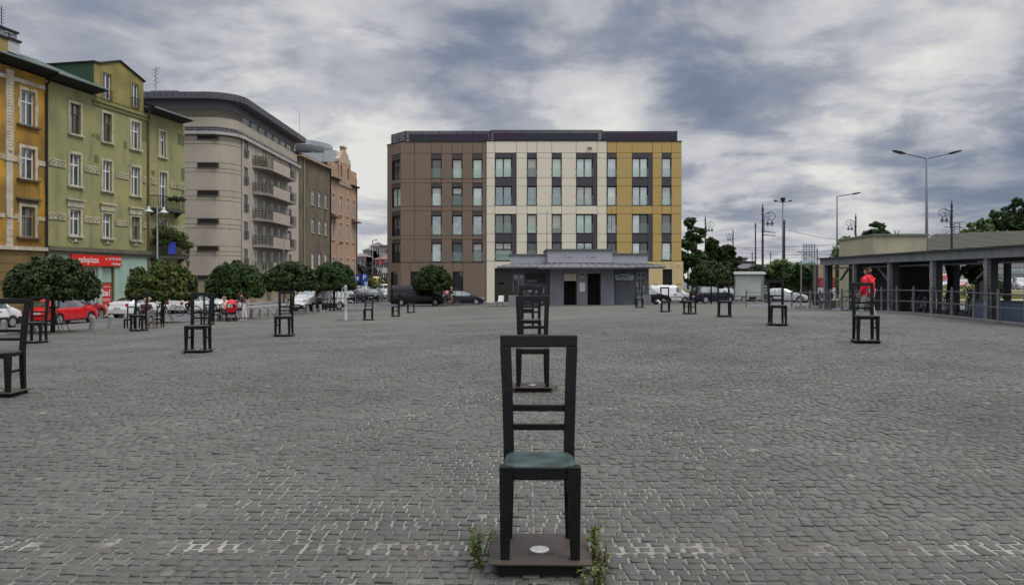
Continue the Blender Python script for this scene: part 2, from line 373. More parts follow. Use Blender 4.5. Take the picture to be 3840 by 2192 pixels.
def cobble_material():
    m = bpy.data.materials.new('cobble_stone'); m.use_nodes = True; nt = m.node_tree; N = nt.nodes.new; L = nt.links.new
    b = nt.nodes['Principled BSDF']; b.inputs['Roughness'].default_value = .62
    geo = N('ShaderNodeNewGeometry'); oi = N('ShaderNodeObjectInfo')
    a = N('ShaderNodeMath'); L(geo.outputs['Random Per Island'], a.inputs[0]); L(oi.outputs['Random'], a.inputs[1])
    fr = N('ShaderNodeMath'); fr.operation = 'FRACT'; L(a.outputs[0], fr.inputs[0])
    rp = N('ShaderNodeValToRGB'); e = rp.color_ramp.elements
    e[0].position = 0; e[0].color = (.088,.087,.077,1); e[1].position = 1; e[1].color = (.20,.19,.16,1)
    for p, c in ((.2,(.104,.102,.089,1)),(.4,(.114,.111,.094,1)),(.55,(.106,.111,.103,1)),(.68,(.124,.113,.091,1)),(.82,(.115,.119,.096,1)),(.95,(.132,.127,.107,1)),(.985,(.14,.134,.113,1))):
        x = e.new(p); x.color = c
    L(fr.outputs[0], rp.inputs['Fac'])
    n0 = N('ShaderNodeTexNoise'); n0.inputs['Scale'].default_value = .42; n0.inputs['Detail'].default_value = 6; n0.inputs['Roughness'].default_value = .62; L(geo.outputs['Position'], n0.inputs['Vector'])
    n1 = N('ShaderNodeTexNoise'); n1.inputs['Scale'].default_value = 55; n1.inputs['Detail'].default_value = 6; n1.inputs['Roughness'].default_value = .7; L(geo.outputs['Position'], n1.inputs['Vector'])
    n0b = N('ShaderNodeMath'); n0b.operation = 'MULTIPLY_ADD'; L(n0.outputs['Fac'], n0b.inputs[0]); n0b.inputs[1].default_value = 1.9; n0b.inputs[2].default_value = -.45
    s = N('ShaderNodeMath'); L(n0b.outputs[0], s.inputs[0]); L(n1.outputs['Fac'], s.inputs[1])
    mr = N('ShaderNodeMapRange'); L(s.outputs[0], mr.inputs[0]); mr.inputs[1].default_value = .6; mr.inputs[2].default_value = 1.4; mr.inputs[3].default_value = .40; mr.inputs[4].default_value = .93
    sc_ = N('ShaderNodeVectorMath'); sc_.operation = 'SCALE'; L(rp.outputs[0], sc_.inputs[0]); L(mr.outputs[0], sc_.inputs['Scale']); L(sc_.outputs[0], b.inputs['Base Color'])
    bp = N('ShaderNodeBump'); bp.inputs['Strength'].default_value = .35; bp.inputs['Distance'].default_value = .006; L(n1.outputs['Fac'], bp.inputs['Height']); L(bp.outputs[0], b.inputs['Normal'])
    return m
m_cobble = cobble_material()
m_cobble_side = mat('soil_stained_sett_side', (.04,.037,.031), .95); m_cobble_sanded = mat('sand_covered_sett_side', (.18,.172,.145), .95, (.085,.08,.066), 1.3, lo=.42, hi=.6)  # row-facing sett sides darkened: joint shade put into the colour
def build_cobbles():
    """running-bond setts, row by row; the nearest 300 are objects, the rest one mesh"""
    ca, sa = math.cos(R(-1.2)), math.sin(R(-1.2))
    recs = []   # cx, cy, hx, hy
    v = COB_Y0-.2; 
    while v < COB_Y1+.3:
        h = rng.uniform(.082, .104)
        ext = .74*max(v, 4.2)+.7; n = int(2*ext/.085)+8
        w = rng.uniform(.076, .130, n); e = -ext+np.cumsum(w)-rng.uniform(0, .12)
        cx = e-w/2; ok = cx < ext
        cx, w = cx[ok], w[ok]
        recs.append(np.stack([cx, np.full(len(cx), v+h/2), w/2, np.full(len(cx), h/2)], -1)); v += h
    C = np.concatenate(recs); n = len(C)
    x0 = C[:,0]+.17; y0 = C[:,1]
    # the seam that runs along the row of chairs
    yy = y0+(C[:,0])*sa; 
    gap = np.where(np.abs(y0-4.93) < .12, .0088, .0042)+rng.uniform(-.0008, .0012, n)
    wav = .012*np.sin(C[:,0]*1.7+y0*.6)+rng.normal(0, .0022, n)
    tilt = rng.normal(0, .03, (n, 2)); dz = rng.normal(0, .0026, n)
    low = rng.random(n) < .03; dz[low] -= .006
    cor = np.array([(-1,-1),(1,-1),(1,1),(-1,1)], float)
    jit = rng.normal(0, .0034, (n,4,2))
    def ring(shrink, drop):
        P = np.empty((n,4,3))
        hx = (C[:,2]-gap*1.35-shrink)[:,None]; hy = (C[:,3]-gap*.85-shrink)[:,None]
        P[...,0] = C[:,0:1]+cor[:,0]*hx+jit[...,0]; P[...,1] = C[:,1:2]+wav[:,None]+cor[:,1]*hy+jit[...,1]
        P[...,2] = dz[:,None]-drop+tilt[:,0:1]*cor[:,0]*hx+tilt[:,1:2]*cor[:,1]*hy
        X = P[...,0]*ca-P[...,1]*sa+.0; Y = P[...,0]*sa+P[...,1]*ca
        P[...,0] = X+.05; P[...,1] = Y; return P
    top = ring(.009, -.003); mid = ring(.0015, .003); bot = ring(-.0005, .026)
    gz = GN(top[...,0].mean(1), top[...,1].mean(1))
    V = np.concatenate([top, mid, bot], 1); V[...,2] += gz[:,None,None][:,0]
    cx_, cy_ = V[:,:4,0].mean(1), V[:,:4,1].mean(1)
    le = np.interp(cy_, [e[1] for e in EDGE], [e[0] for e in EDGE])
    ok = (cx_ > le+.08) & (cx_ < PL_R-.08) & (cy_ > COB_Y0+.03) & (cy_ < COB_Y1-.02)
    V = V[ok]; cx_, cy_ = cx_[ok], cy_[ok]; n = len(V)
    fl = [(0,1,2,3)]
    for a in (0, 4):
        for k in range(4): fl.append((a+k, a+4+k, a+4+(k+1)%4, a+(k+1)%4))
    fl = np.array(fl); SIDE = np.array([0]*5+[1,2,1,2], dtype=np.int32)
    vis = np.abs(cx_) < .692*cy_ 
    sc = np.where(vis & (cy_ > 4.27), cy_, 99); near = np.argsort(sc)[:300]
    isn = np.zeros(n, bool); isn[near] = True
    for i in near:
        c = V[i,:4].mean(0)
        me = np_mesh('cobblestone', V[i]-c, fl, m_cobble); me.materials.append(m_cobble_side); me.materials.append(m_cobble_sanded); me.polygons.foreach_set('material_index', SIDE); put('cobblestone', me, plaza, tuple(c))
    W = V[~isn]; F = (fl[None]+12*np.arange(len(W))[:,None,None]).reshape(-1, 4)
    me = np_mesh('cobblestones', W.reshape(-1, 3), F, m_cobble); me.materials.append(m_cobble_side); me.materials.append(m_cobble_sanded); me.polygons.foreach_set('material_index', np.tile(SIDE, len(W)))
    bv = []; bx_ = np.linspace(-4.2, 4.2, 85)
    bV = np.array([(x, y+.012*math.sin(x*2.1)-.021*x, G(x, y)-.0035) for y in (4.80, 5.02) for x in bx_]); bF = np.array([(i, i+1, i+86, i+85) for i in range(84)])
    put('sanded_joint_band', np_mesh('sanded_joint_band', bV, bF, mat('pale_joint_sand', (.29,.278,.24), .95, (.11,.10,.085), 2.2, lo=.40, hi=.56, bump=.5, bscale=150)), plaza)
    s = put('cobblestones', me, plaza); tag(s, kind='stuff')
build_cobbles()
# joint line under the row of chairs: a strip of light stones set end to end
def along(x0, y0, x1, y1, w, dz, h, name, m, parent, step=1.0, kind=None):
    n = max(1, int(math.hypot(x1-x0, y1-y0)/step)); b = MB()
    ux, uy = (x1-x0), (y1-y0); l = math.hypot(ux, uy); px_, py_ = -uy/l*w/2, ux/l*w/2
    for i in range(n):
        a, c = i/n, (i+1)/n
        q = []
        for t, s in ((a,-1),(a,1),(c,1),(c,-1)):
            x, y = x0+ux*t+px_*s, y0+uy*t+py_*s; q.append((x, y, G(x, y)+dz))
        q = [q[1], q[0], q[3], q[2]]
        b.hexa([(p[0],p[1],p[2]-.1) for p in q], [(p[0],p[1],p[2]+h) for p in q])
    return b.build(name, m, parent)
m_pale_stone = mat('pale_joint_stone', (.145,.138,.12), .85, (.07,.067,.058), 7, lo=.42, hi=.58)
along(.143-.02, 3.95, .62, 27.5, .022, 0, .006, 'drain_line', m_pale_stone, plaza)
for i in range(len(EDGE)-1):
    if EDGE[i+1][1] > 10: along(EDGE[i][0]-.08, EDGE[i][1], EDGE[i+1][0]-.08, EDGE[i+1][1], .16, 0, .012, 'kerb', m_kerb, plaza)
along(-12.3, PL_Y1+.08, 17.25, PL_Y1+.08, .16, 0, .012, 'kerb', m_kerb, plaza, 2)
along(PL_R+.1, -20, PL_R+.1, 49, .2, 0, .03, 'kerb', m_concrete, plaza, 2)
# pavements in front of the houses
FX, FY = -30.3574, 48.7; FU = (0.19423, 0.98096)       # the line the old house fronts stand on
def fxy(s, out): return FX+FU[0]*s+FU[1]*out, FY+FU[1]*s-FU[0]*out
pv = MB()
for s0 in np.arange(-14, 30, 2.0):
    q = [fxy(s0, 3.0), fxy(s0+2, 3.0), fxy(s0+2, -.3), fxy(s0, -.3)]
    q = [(x, y, G(x, y)) for x, y in q]
    pv.hexa([(x,y,z-.3) for x,y,z in q], [(x,y,z+.07) for x,y,z in q])
tag(pv.build('pavement', m_pave), kind='structure')
pv = MB()
for x0 in np.arange(-14, 22, 3.0):
    q = [(x0,77.4),(x0+3,77.4),(x0+3,80.3),(x0,80.3)]; q = [(x, y, G(x, y)) for x, y in q]
    pv.hexa([(x,y,z-.3) for x,y,z in q], [(x,y,z+.08) for x,y,z in q])
tag(pv.build('pavement', m_pave), kind='structure')
pv = MB()
for (a, c) in (((-26.4,74.5),(-26.4,83)),((-26.4,83),(-26.2,99)),((-26.2,99),(-25,112)),((-25,112),(-23.8,126))):
    q = [a, c, (c[0]-5, c[1]), (a[0]-9, a[1])]; q = [(x, y, G(x, y)) for x, y in q]
    pv.hexa([(x,y,z-.3) for x,y,z in q], [(x,y,z+.08) for x,y,z in q])
q = [(-45,74.5),(-26.4,74.5),(-26.4,76.2),(-45,76.2)]; q = [(x, y, G(x, y)) for x, y in q]
pv.hexa([(x,y,z-.3) for x,y,z in q], [(x,y,z+.08) for x,y,z in q])
tag(pv.build('pavement', m_pave), kind='structure')
# grass bank on the right beyond the canopy, and grass beyond the side street
tag(put('grass_bank', grid_sheet('grass_bank', np.arange(20, 130, 1.5), np.arange(52, 84, 1.5), lambda x, y: GN(x, y)-.05+bank(x, y)+np.where(bank(x, y) > .02, .03, -.12), m_grass)), kind='structure')
tag(put('lawn', grid_sheet('lawn', np.arange(-46, -15, 3.0), np.arange(150, 172, 3.0), lambda x, y: GN(x, y)-.02+np.clip((y-150)/20, 0, 1)*1.1, m_grass)), kind='structure')
tag(put('lawn', grid_sheet('lawn', np.arange(18.6, 25, 2.0), np.arange(84, 130, 3.0), lambda x, y: GN(x, y)-.01+np.clip((y-84)/30, 0, 1)*1.5, m_grass)), kind='structure')

# ------------------------------------------------------------------ foliage
def leaf_quads(P, Nrm, size, mat_, name):
    """one bent diamond per point"""
    n = len(P); up = rng.normal(0, 1, (n,3)); a = np.cross(Nrm, up); a /= np.linalg.norm(a, axis=1)[:,None]+1e-9
    b = np.cross(Nrm, a); s = (size*rng.uniform(.7, 1.3, n))[:,None]
    V = np.stack([P-a*s, P+b*s*.62-Nrm*s*.12, P+a*s-Nrm*s*.28, P-b*s*.62-Nrm*s*.12], 1).reshape(-1, 3)
    return np_mesh(name, V, np.arange(4*n).reshape(-1, 4), mat_)
def clump_points(centres, rad, per, squash=.8, droop=.2):
    P = []; Nn = []
    for (c, r) in zip(centres, rad):
        k = int(per*(r*r)); d = rng.normal(0, 1, (k,3)); d /= np.linalg.norm(d, axis=1)[:,None]
        rr = r*rng.uniform(.55, 1.08, k)**.6
        p = d*rr[:,None]; p[:,2] *= squash; P.append(p+c)
        nn = d+rng.normal(0, .45, (k,3)); nn[:,2] += .55; nn /= np.linalg.norm(nn, axis=1)[:,None]; Nn.append(nn)
    return np.concatenate(P), np.concatenate(Nn)
m_leaf_dark = mat('leaf_dark_green', (.040,.064,.014), .6, (.014,.026,.006), 1.6, island=.5, trans=.2, spec=.25)
m_leaf_ball = mat('leaf_mid_green', (.044,.080,.015), .6, (.016,.034,.008), 1.8, island=.5, trans=.2, spec=.25)
m_leaf_light = mat('leaf_yellow_green', (.082,.106,.017), .6, (.028,.047,.010), 1.8, island=.5, trans=.2, spec=.25)
m_leaf_far = mat('leaf_far_green', (.046,.085,.023), .6, (.019,.041,.012), .35, island=.45, trans=.2, spec=.25)
m_leaf_fresh = mat('leaf_fresh_green', (.10,.16,.035), .55, (.05,.09,.02), .6, island=.4, trans=.25)
m_leaf_purple = mat('leaf_dark_purple', (.03,.014,.028), .6, island=.4)
m_bark = mat('bark', (.04,.034,.028), .9, (.022,.019,.016), 8, bump=.6)
def ball_crown(seed, mat_):
    """the clipped globe of a ball maple: shallow dome, flat underside, ragged lower fringe; about 4 m wide, base at z=0"""
    global rng
    keep = rng; rng = np.random.default_rng(seed)
    cs, rs = [], []
    for i in range(74):
        az = rng.uniform(0, 2*math.pi); u = rng.uniform(-.12, 1)
        rr = math.sqrt(max(0, 1-max(u, 0)**2.2))*rng.uniform(.86, 1.02)
        cs.append(np.array([1.66*rr*math.cos(az), 1.66*rr*math.sin(az), .46+1.12*u*rng.uniform(.9, 1.06)])); rs.append(rng.uniform(.26, .42))
    for i in range(34):
        az = rng.uniform(0, 2*math.pi); rr = rng.uniform(0, 1.35); cs.append(np.array([rr*math.cos(az), rr*math.sin(az), rng.uniform(.3, .95)])); rs.append(.5)
    P, Nn = clump_points(cs, rs, 900)
    cs2 = [np.array([1.6*math.cos(q), 1.6*math.sin(q), .3+rng.uniform(-.08,.08)]) for q in np.linspace(0, 6.28, 26)]+[np.array([.9*math.cos(q), .9*math.sin(q), .3]) for q in np.linspace(0, 6.28, 14)]
    Pa, Na = clump_points(cs2, [.33]*40, 800); P = np.concatenate([P, Pa]); Nn = np.concatenate([Nn, Na])
    k = 700; az = rng.uniform(0, 2*math.pi, k); rr = 1.82*np.sqrt(rng.uniform(.3, 1, k))
    P2 = np.stack([rr*np.cos(az), rr*np.sin(az), rng.uniform(.08, .5, k)], -1); N2 = rng.normal(0, .5, (k,3)); N2[:,2] += .6; N2 /= np.linalg.norm(N2, axis=1)[:,None]
    me = leaf_quads(np.concatenate([P, P2]), np.concatenate([Nn, N2]), .105, mat_, 'crown'); rng = keep
    return me
def branches(seed, trunk_h, r0, reach, n):
    rs = random.Random(seed); b = MB()
    b.tube([(0,0,-.1),(.02,.01,trunk_h*.5),(0,0,trunk_h),(.03,0,trunk_h+.5)], [r0*1.15,r0,r0*.9,r0*.6], 8)
    for i in range(n):
        a = 2*math.pi*i/n+rs.uniform(-.3,.3); q = reach*rs.uniform(.7,1)
        b.tube([(0,0,trunk_h-.08+rs.uniform(0,.2)),(q*.5*math.cos(a),q*.5*math.sin(a),trunk_h+.28),(q*math.cos(a),q*math.sin(a),trunk_h+.5+rs.uniform(0,.5))], [r0*.5,r0*.32,r0*.12], 5)
    return b.mesh('trunk', m_bark, True)
CROWN = [ball_crown(5, m_leaf_dark), ball_crown(8, m_leaf_light), ball_crown(13, m_leaf_ball)]
TRUNK = [branches(3, 1.42, .085, 1.3, 8), branches(9, 1.42, .085, 1.3, 9)]
m_stake = mat('stake_wood', (.16,.15,.13), .8)
_stake = MB().tube([(.62,0,0),(.11,0,1.02)], .018, 5).mesh('stake', m_stake)
_guard = MB()
for k in range(10):
    a = 2*math.pi*k/10; _guard.tube([(.22*math.cos(a), .22*math.sin(a), 0.95),(.26*math.cos(a), .26*math.sin(a), 1.5)], .012, 5)
for zz in (.98, 1.45): _guard.tube([(.24*math.cos(2*math.pi*k/12), .24*math.sin(2*math.pi*k/12), zz) for k in range(13)], .012, 5)
_guard = _guard.mesh('tree_guard', m_iron)
_grate = MB().box(-.75,.75,-.75,.75,0,.02).mesh('tree_grate', m_iron)
def ball_tree(x, y, w, h, zb, kind, label, rz, grp='clipped ball trees round the square', stakes=True):
    """w, h: crown width and height in metres; zb: world height of its underside"""
    g = G(x, y); s = .92; t = thing('ball_tree', label, 'tree', (x, y, g), rz, grp)
    put('trunk', TRUNK[kind%2], t, scale=(s, s, (zb-g+.1)/1.42)); put('crown', CROWN[kind], t, (0,0,zb-g), scale=(w/3.95, w/3.95, h/1.92))
    if stakes:
        put('tree_guard', _guard, t); put('tree_grate', _grate, t)
        for k in range(6): put('stake', _stake, t, (0,0,0), 2*math.pi*k/6+.3)
    return t
ball_tree(-18.15, 29.5, 3.4, 1.85, .93, 0, 'dark round-headed tree with stakes in front of the red hatchback', .4)
ball_tree(-18.25, 39, 3.6, 2.15, .66, 1, 'yellow-green round-headed tree beside the reading man', 1.9)
ball_tree(-16.5, 44.5, 3.4, 2.4, .62, 2, 'round-headed tree above the red pram', 3.1)
ball_tree(-15.4, 52, 3.95, 2.2, .9, 0, 'round-headed tree in front of the balcony block with the white van bonnet under it', 4.4)
ball_tree(-13.95, 58.5, 3.55, 2.45, .85, 2, 'round-headed tree over the seated dark-haired person', 5.3)
ball_tree(-7.65, 72.2, 4.0, 2.65, .62, 0, 'round-headed tree in front of the brown facade by the black van', 2.4, stakes=False)
ball_tree(17.6, 66, 4.15, 2.4, 1.12, 0, 'round-headed tree over the navy off-road car left of the white notice board', .9, stakes=False)
def lobed_crown(lobes, per, size, m, name='crown'):
    cs, rs = [], []
    for (x, y, z, r) in lobes:
        for i in range(int(18*r)+8):
            d = rng.normal(0, 1, 3); d /= np.linalg.norm(d); q = r*rng.uniform(.55, 1.0)
            cs.append(np.array([x, y, z])+d*q*np.array([1,1,.9])); rs.append(rng.uniform(.28, .5)*max(.8, r*.45))
    P, Nn = clump_points(cs, rs, per)
    return leaf_quads(P, Nn, size, m, name)
def big_tree(name, label, x, y, lobes, h, m, per=230, size=.26, grp='tall trees beyond the square', z=None):
    z = GB(x, y) if z is None else z
    t = thing(name, label, 'tree', (x, y, z), 0, grp)
    put('crown', lobed_crown(lobes, per, size, m), t)
    b = MB(); b.tube([(0,0,-.3),(.1,0,h*.3),(-.1,.1,h*.6),(0,0,h*.85)], [.32,.26,.18,.06], 8)
    for i, (lx, ly, lz, r) in enumerate(lobes): b.tube([(0,0,h*.3+.3*i),(lx*.6,ly*.6,(h*.35+lz)/2),(lx,ly,lz)], [.14,.1,.04], 5)
    b.build('trunk', m_bark, t, smooth=True); return t
big_tree('broadleaf_tree', 'leafy tree just behind the right end of the yellow facade', 23.5, 96, [(-1.2,0,6.2,2.2),(0,1,4.2,2.4),(.3,0,8.2,1.3),(-.6,0,9.6,.7),(1.4,0,3,1.8)], 9, m_leaf_far)
big_tree('broadleaf_tree', 'wide bushy tree between the yellow facade and the tram poles', 26.9, 98, [(0,0,5.7,1.8),(1.6,.5,4.8,1.7),(-2,0,5,1.7),(2.0,0,3.0,1.6),(.0,-.5,3.2,2.2),(-.6,0,7.0,.9),(1.6,0,6.3,.7)], 8, m_leaf_dark)
big_tree('broadleaf_tree', 'round tree showing above the roof of the pale concrete building', 58.5, 120, [(0,0,7.8,2.4),(-3,0,6.6,1.8),(3,0,6.8,1.6),(.2,0,9.6,1.2)], 10, m_leaf_far)
SL = lambda L_, k: [(a*k, b_*k, c*k, d*k) for a, b_, c, d in L_]
big_tree('broadleaf_tree', 'smaller pale green tree above the far roof of the long hall', 122.6, 196, SL([(0,0,8,2.4),(-1.8,0,7.3,1.7),(2,0,7.2,1.9),(.5,0,9.7,1.2)], 1.68), 13, m_leaf_fresh, size=.36, per=110, z=-.4)
big_tree('broadleaf_tree', 'large dark tree at the right edge behind the long hall', 133, 200, SL([(0,0,8.5,3),(-3.6,0,7.4,2.4),(3,0,9.5,3),(-1.5,0,10.6,1.8),(5.5,0,8,2.6),(1.5,0,12,2)], 1.8), 20, m_leaf_far, size=.42, per=70, z=-1.5)
big_tree('conifer_tree', 'narrow pale green tree beside the left end of the pale concrete building', 24.6, 56, [(0,0,2.6,.75),(.1,0,3.7,.65),(-.2,0,1.6,.9),(.35,0,4.5,.4)], 4.6, m_leaf_fresh, per=220, size=.12, grp=None)
big_tree('broadleaf_tree', 'bluish tree behind the pipe frame at the end of the canopy', 29, 74, [(0,0,3.2,1.3),(1.3,0,2.6,1.1),(-1.3,.2,2.6,1.0)], 3.6, m_leaf_far, grp=None)
big_tree('plum_tree', 'dark purple-leaved tree at the end of the side street', -33, 172, [(0,0,4.6,2.1),(-1.6,0,3.4,1.6),(1.5,0,3.6,1.6)], 5, m_leaf_purple, per=60, size=.3, grp=None)
# ------------------------------------------------------------------ the bronze chairs
m_bronze = mat('dark_bronze', (.0045,.006,.006), .55, (.010,.0125,.011), 6, lo=.45, hi=.75, bump=.25, bscale=45, metal=.0, spec=.22)
m_patina = mat('green_patina', (.050,.088,.080), .5, (.012,.018,.019), 6, detail=9, lo=.36, hi=.64, bump=.35, bscale=50, spec=.35)
m_plate = mat('rusted_plate', (.066,.048,.038), .6, (.036,.029,.026), 5, detail=8, lo=.38, hi=.62, bump=.25, bscale=80, spec=.4)
m_plinth = mat('black_plinth', (.008,.008,.008), .9)
m_ring = mat('brushed_steel_ring', (.62,.60,.56), .35, metal=.6)
def bev(mb, name, m, off=.006, seg=2):
    bm = bmesh.new(); vs_ = [bm.verts.new(v) for v in mb.v]
    for f in mb.f: bm.faces.new([vs_[i] for i in f])
    bmesh.ops.bevel(bm, geom=bm.edges[:], offset=off, segments=seg, affect='EDGES', profile=.6)
    me = bpy.data.meshes.new(name); bm.to_mesh(me); bm.free(); me.materials.append(m)
    me.polygons.foreach_set('use_smooth', [False]*len(me.polygons)); return me
def quadbox(c0, d0, c1, d1):
    """tapered bar from section centre c0 (size d0) to c1 (size d1); sections are horizontal"""
    def sec(c, d): return [(c[0]-d[0]/2,c[1]-d[1]/2,c[2]),(c[0]+d[0]/2,c[1]-d[1]/2,c[2]),(c[0]+d[0]/2,c[1]+d[1]/2,c[2]),(c[0]-d[0]/2,c[1]+d[1]/2,c[2])]
    return MB().hexa(sec(c0, d0), sec(c1, d1))
ZP = .072
cm = {}
for s in (-1, 1):
    cm['front_leg', s] = bev(quadbox((s*.211,-.178,ZP), (.055,.058), (s*.2035,-.172,.628), (.084,.08)), 'leg', m_bronze)
    b = MB(); S = lambda c, w, d: [(c[0]-w/2,c[1]-d/2,c[2]),(c[0]+w/2,c[1]-d/2,c[2]),(c[0]+w/2,c[1]+d/2,c[2]),(c[0]-w/2,c[1]+d/2,c[2])]
    lv = [S((s*.203,.200,ZP), .058, .056), S((s*.197,.188,.36), .064, .062), S((s*.196,.190,.66), .068, .064), S((s*.206,.222,1.02), .070, .058), S((s*.2195,.268,1.305), .072, .052)]
    for q in lv: b.v += q
    b.f.append((3,2,1,0))
    for k in range(4):
        for e in range(4): b.f.append((k*4+e, k*4+(e+1)%4, k*4+4+(e+1)%4, k*4+4+e))
    b.f.append((16,17,18,19)); b.m = [0]*len(b.f)
    cm['back_post', s] = bev(b, 'back_post', m_bronze, .005, 2)
    cm['stretcher', s] = bev(MB().hexa([(s*.2-.014,-.145,.33),(s*.2+.014,-.145,.33),(s*.198+.014,.165,.335),(s*.198-.014,.165,.335)],
                                       [(s*.2-.014,-.145,.365),(s*.2+.014,-.145,.365),(s*.198+.014,.165,.37),(s*.198-.014,.165,.37)]), 'stretcher', m_bronze, .004, 1)
    cm['side_rail', s] = bev(MB().box(s*.2-.018, s*.2+.018, -.135, .16, .565, .615), 'side_rail', m_bronze, .004, 1)
cm['top_rail'] = bev(MB().hexa([(-.254,.250,1.304),(.254,.250,1.304),(.254,.292,1.304),(-.254,.292,1.304)], [(-.2565,.264,1.382),(.2565,.264,1.382),(.2565,.304,1.382),(-.2565,.304,1.382)]), 'top_rail', m_bronze, .008, 2)
for k, (z0, z1, y0) in enumerate(((.768,.809,.190),(.889,.932,.203))):
    cm['slat', k] = bev(MB().box(-.178, .178, y0, y0+.03, z0, z1), 'slat', m_bronze, .006, 2)
cm['apron'] = bev(MB().box(-.165, .165, -.192, -.155, .545, .622), 'apron', m_bronze, .005, 1)
cm['back_rail'] = bev(MB().box(-.17, .17, .175, .205, .56, .61), 'back_rail', m_bronze, .005, 1)
def seat_mesh():
    V = []; F = []; n = 14
    for lay in (0, 1):
        for j in range(n+1):
            for i in range(n+1):
                u, v = i/n*2-1, j/n*2-1; w = .232-.022*(v+1)/2
                e = max(abs(u), abs(v)); rnd = .020*max(0, (e-.8)/.2)**2
                x = u*w; y = v*.198+.006
                z = (.638-.012*(1-u*u)*(1-v*v)-rnd-.006*(v < -.85)) if lay == 0 else .606
                V.append((x, y, z))
    k = (n+1)**2
    for j in range(n):
        for i in range(n):
            a = j*(n+1)+i; F.append((a, a+1, a+n+2, a+n+1)); F.append((a+k, a+k+n+1, a+k+n+2, a+k+1))
    ed = [i for i in range(n)]+[n+j*(n+1) for j in range(n)]+[(n+1)*n+n-i for i in range(n)]+[(n+1)*(n-j) for j in range(n)]
    for a, c in zip(ed, ed[1:]+ed[:1]): F.append((a, a+k, c+k, c))
    me = bpy.data.meshes.new('seat'); me.from_pydata(V, [], F); me.materials.append(m_patina); me.polygons.foreach_set('use_smooth', [True]*len(F)); return me
cm['seat'] = seat_mesh()
cm['base_plate'] = bev(MB().box(-.310, .310, -.268, .268, .060, .072), 'base_plate', m_plate, .002, 1)
cm['plinth'] = MB().box(-.255, .255, -.215, .215, -.12, .059).mesh('plinth', m_plinth)
cm['light_cover'] = MB().box(-.075, .085, -.105, .005, .0722, .0752).mesh('light_cover', m_plate)
cm['light_ring'] = MB().lathe([(.059,.0752),(.059,.082),(.046,.084),(.044,.080),(.030,.080),(.028,.084),(0.001,.085)], 28, (.0,-.045,0)).mesh('light_ring', m_ring)
def bronze_chair(loc, rz, label):
    t = thing('bronze_chair', label, 'chair sculpture', loc, rz, 'bronze chairs standing in rows on the square')
    for s in (-1, 1):
        put('leg', cm['front_leg', s], t); put('back_post', cm['back_post', s], t); put('stretcher', cm['stretcher', s], t); put('side_rail', cm['side_rail', s], t)
    for k in (0, 1): put('slat', cm['slat', k], t)
    for k in ('top_rail', 'apron', 'back_rail', 'seat', 'base_plate', 'plinth'): put(k, cm[k], t)
    lc = put('light_cover', cm['light_cover'], t); put('light_ring', cm['light_ring'], lc)
    return t
chair0 = bronze_chair((.172, 4.678, -.005), R(-1.0), 'big bronze chair closest to the viewer, with teal seat, plants at its base plate')
cm['seat_dull'] = cm['seat'].copy(); cm['seat_dull'].materials.clear(); cm['seat_dull'].materials.append(mat('dull_patina', (.030,.042,.040), .55, (.016,.02,.019), 7, lo=.4, hi=.66, bump=.3, bscale=50))
def chair(x, y, rz, label):
    r = dup(chair0, (x, y, G(x, y)-.003), R(rz), label)
    for c in kids(r):
        if c.data == cm['seat']: c.data = cm['seat_dull']
    return r
chair(.305, 11.05, -1.5, 'bronze chair seen through the back frame of the closest chair')
chair(.43, 17.25, -2, 'bronze chair third in the centre row, directly behind the framed chair')
chair(.47, 24.2, -1, 'bronze chair fourth in the centre row, seen through the chairs before it')
chair(-7.33, 10.7, 3, 'bronze chair cut by the left edge of the photo, white van behind it')
chair(-7.25, 17.25, 4, 'bronze chair in front of the parked bicycle and the yellow-green round-headed tree')
chair(-7.05, 23.1, 0, 'bronze chair in front of the white flatbed van bonnet')
chair(-7.75, 40.3, 2, 'bronze chair on its own between the white water pump and the side street sign')
chair(-7.05, 45.2, -70, 'bronze chair turned sideways before the rear of the black van')
chair(-6.85, 50.6, 2, 'low-looking bronze chair against the dark side of the black van')
chair(-14.1, 22.1, 8, 'bronze chair in front of the red hatchback')
chair(-14.45, 28.9, 3, 'bronze chair just in front of the reading man')
chair(-14.0, 34.3, 5, 'bronze chair between the reading man and the beige-dressed old woman')
chair(8.12, 17.15, -9, 'bronze chair in front of the woman in red')
chair(8.1, 22.8, -7, 'bronze chair between the notice board and the pipe frame')
chair(8.3, 29.2, -8, 'bronze chair in front of the dark SUV and the tree beside the notice board')
chair(8.4, 35.3, -72, 'bronze chair turned sideways at the front end of the white van')
chair(8.5, 41.4, -4, 'bronze chair framing the white van side')
chair(8.76, 51.3, 2, 'bronze chair by the right corner of the grey pavilion')
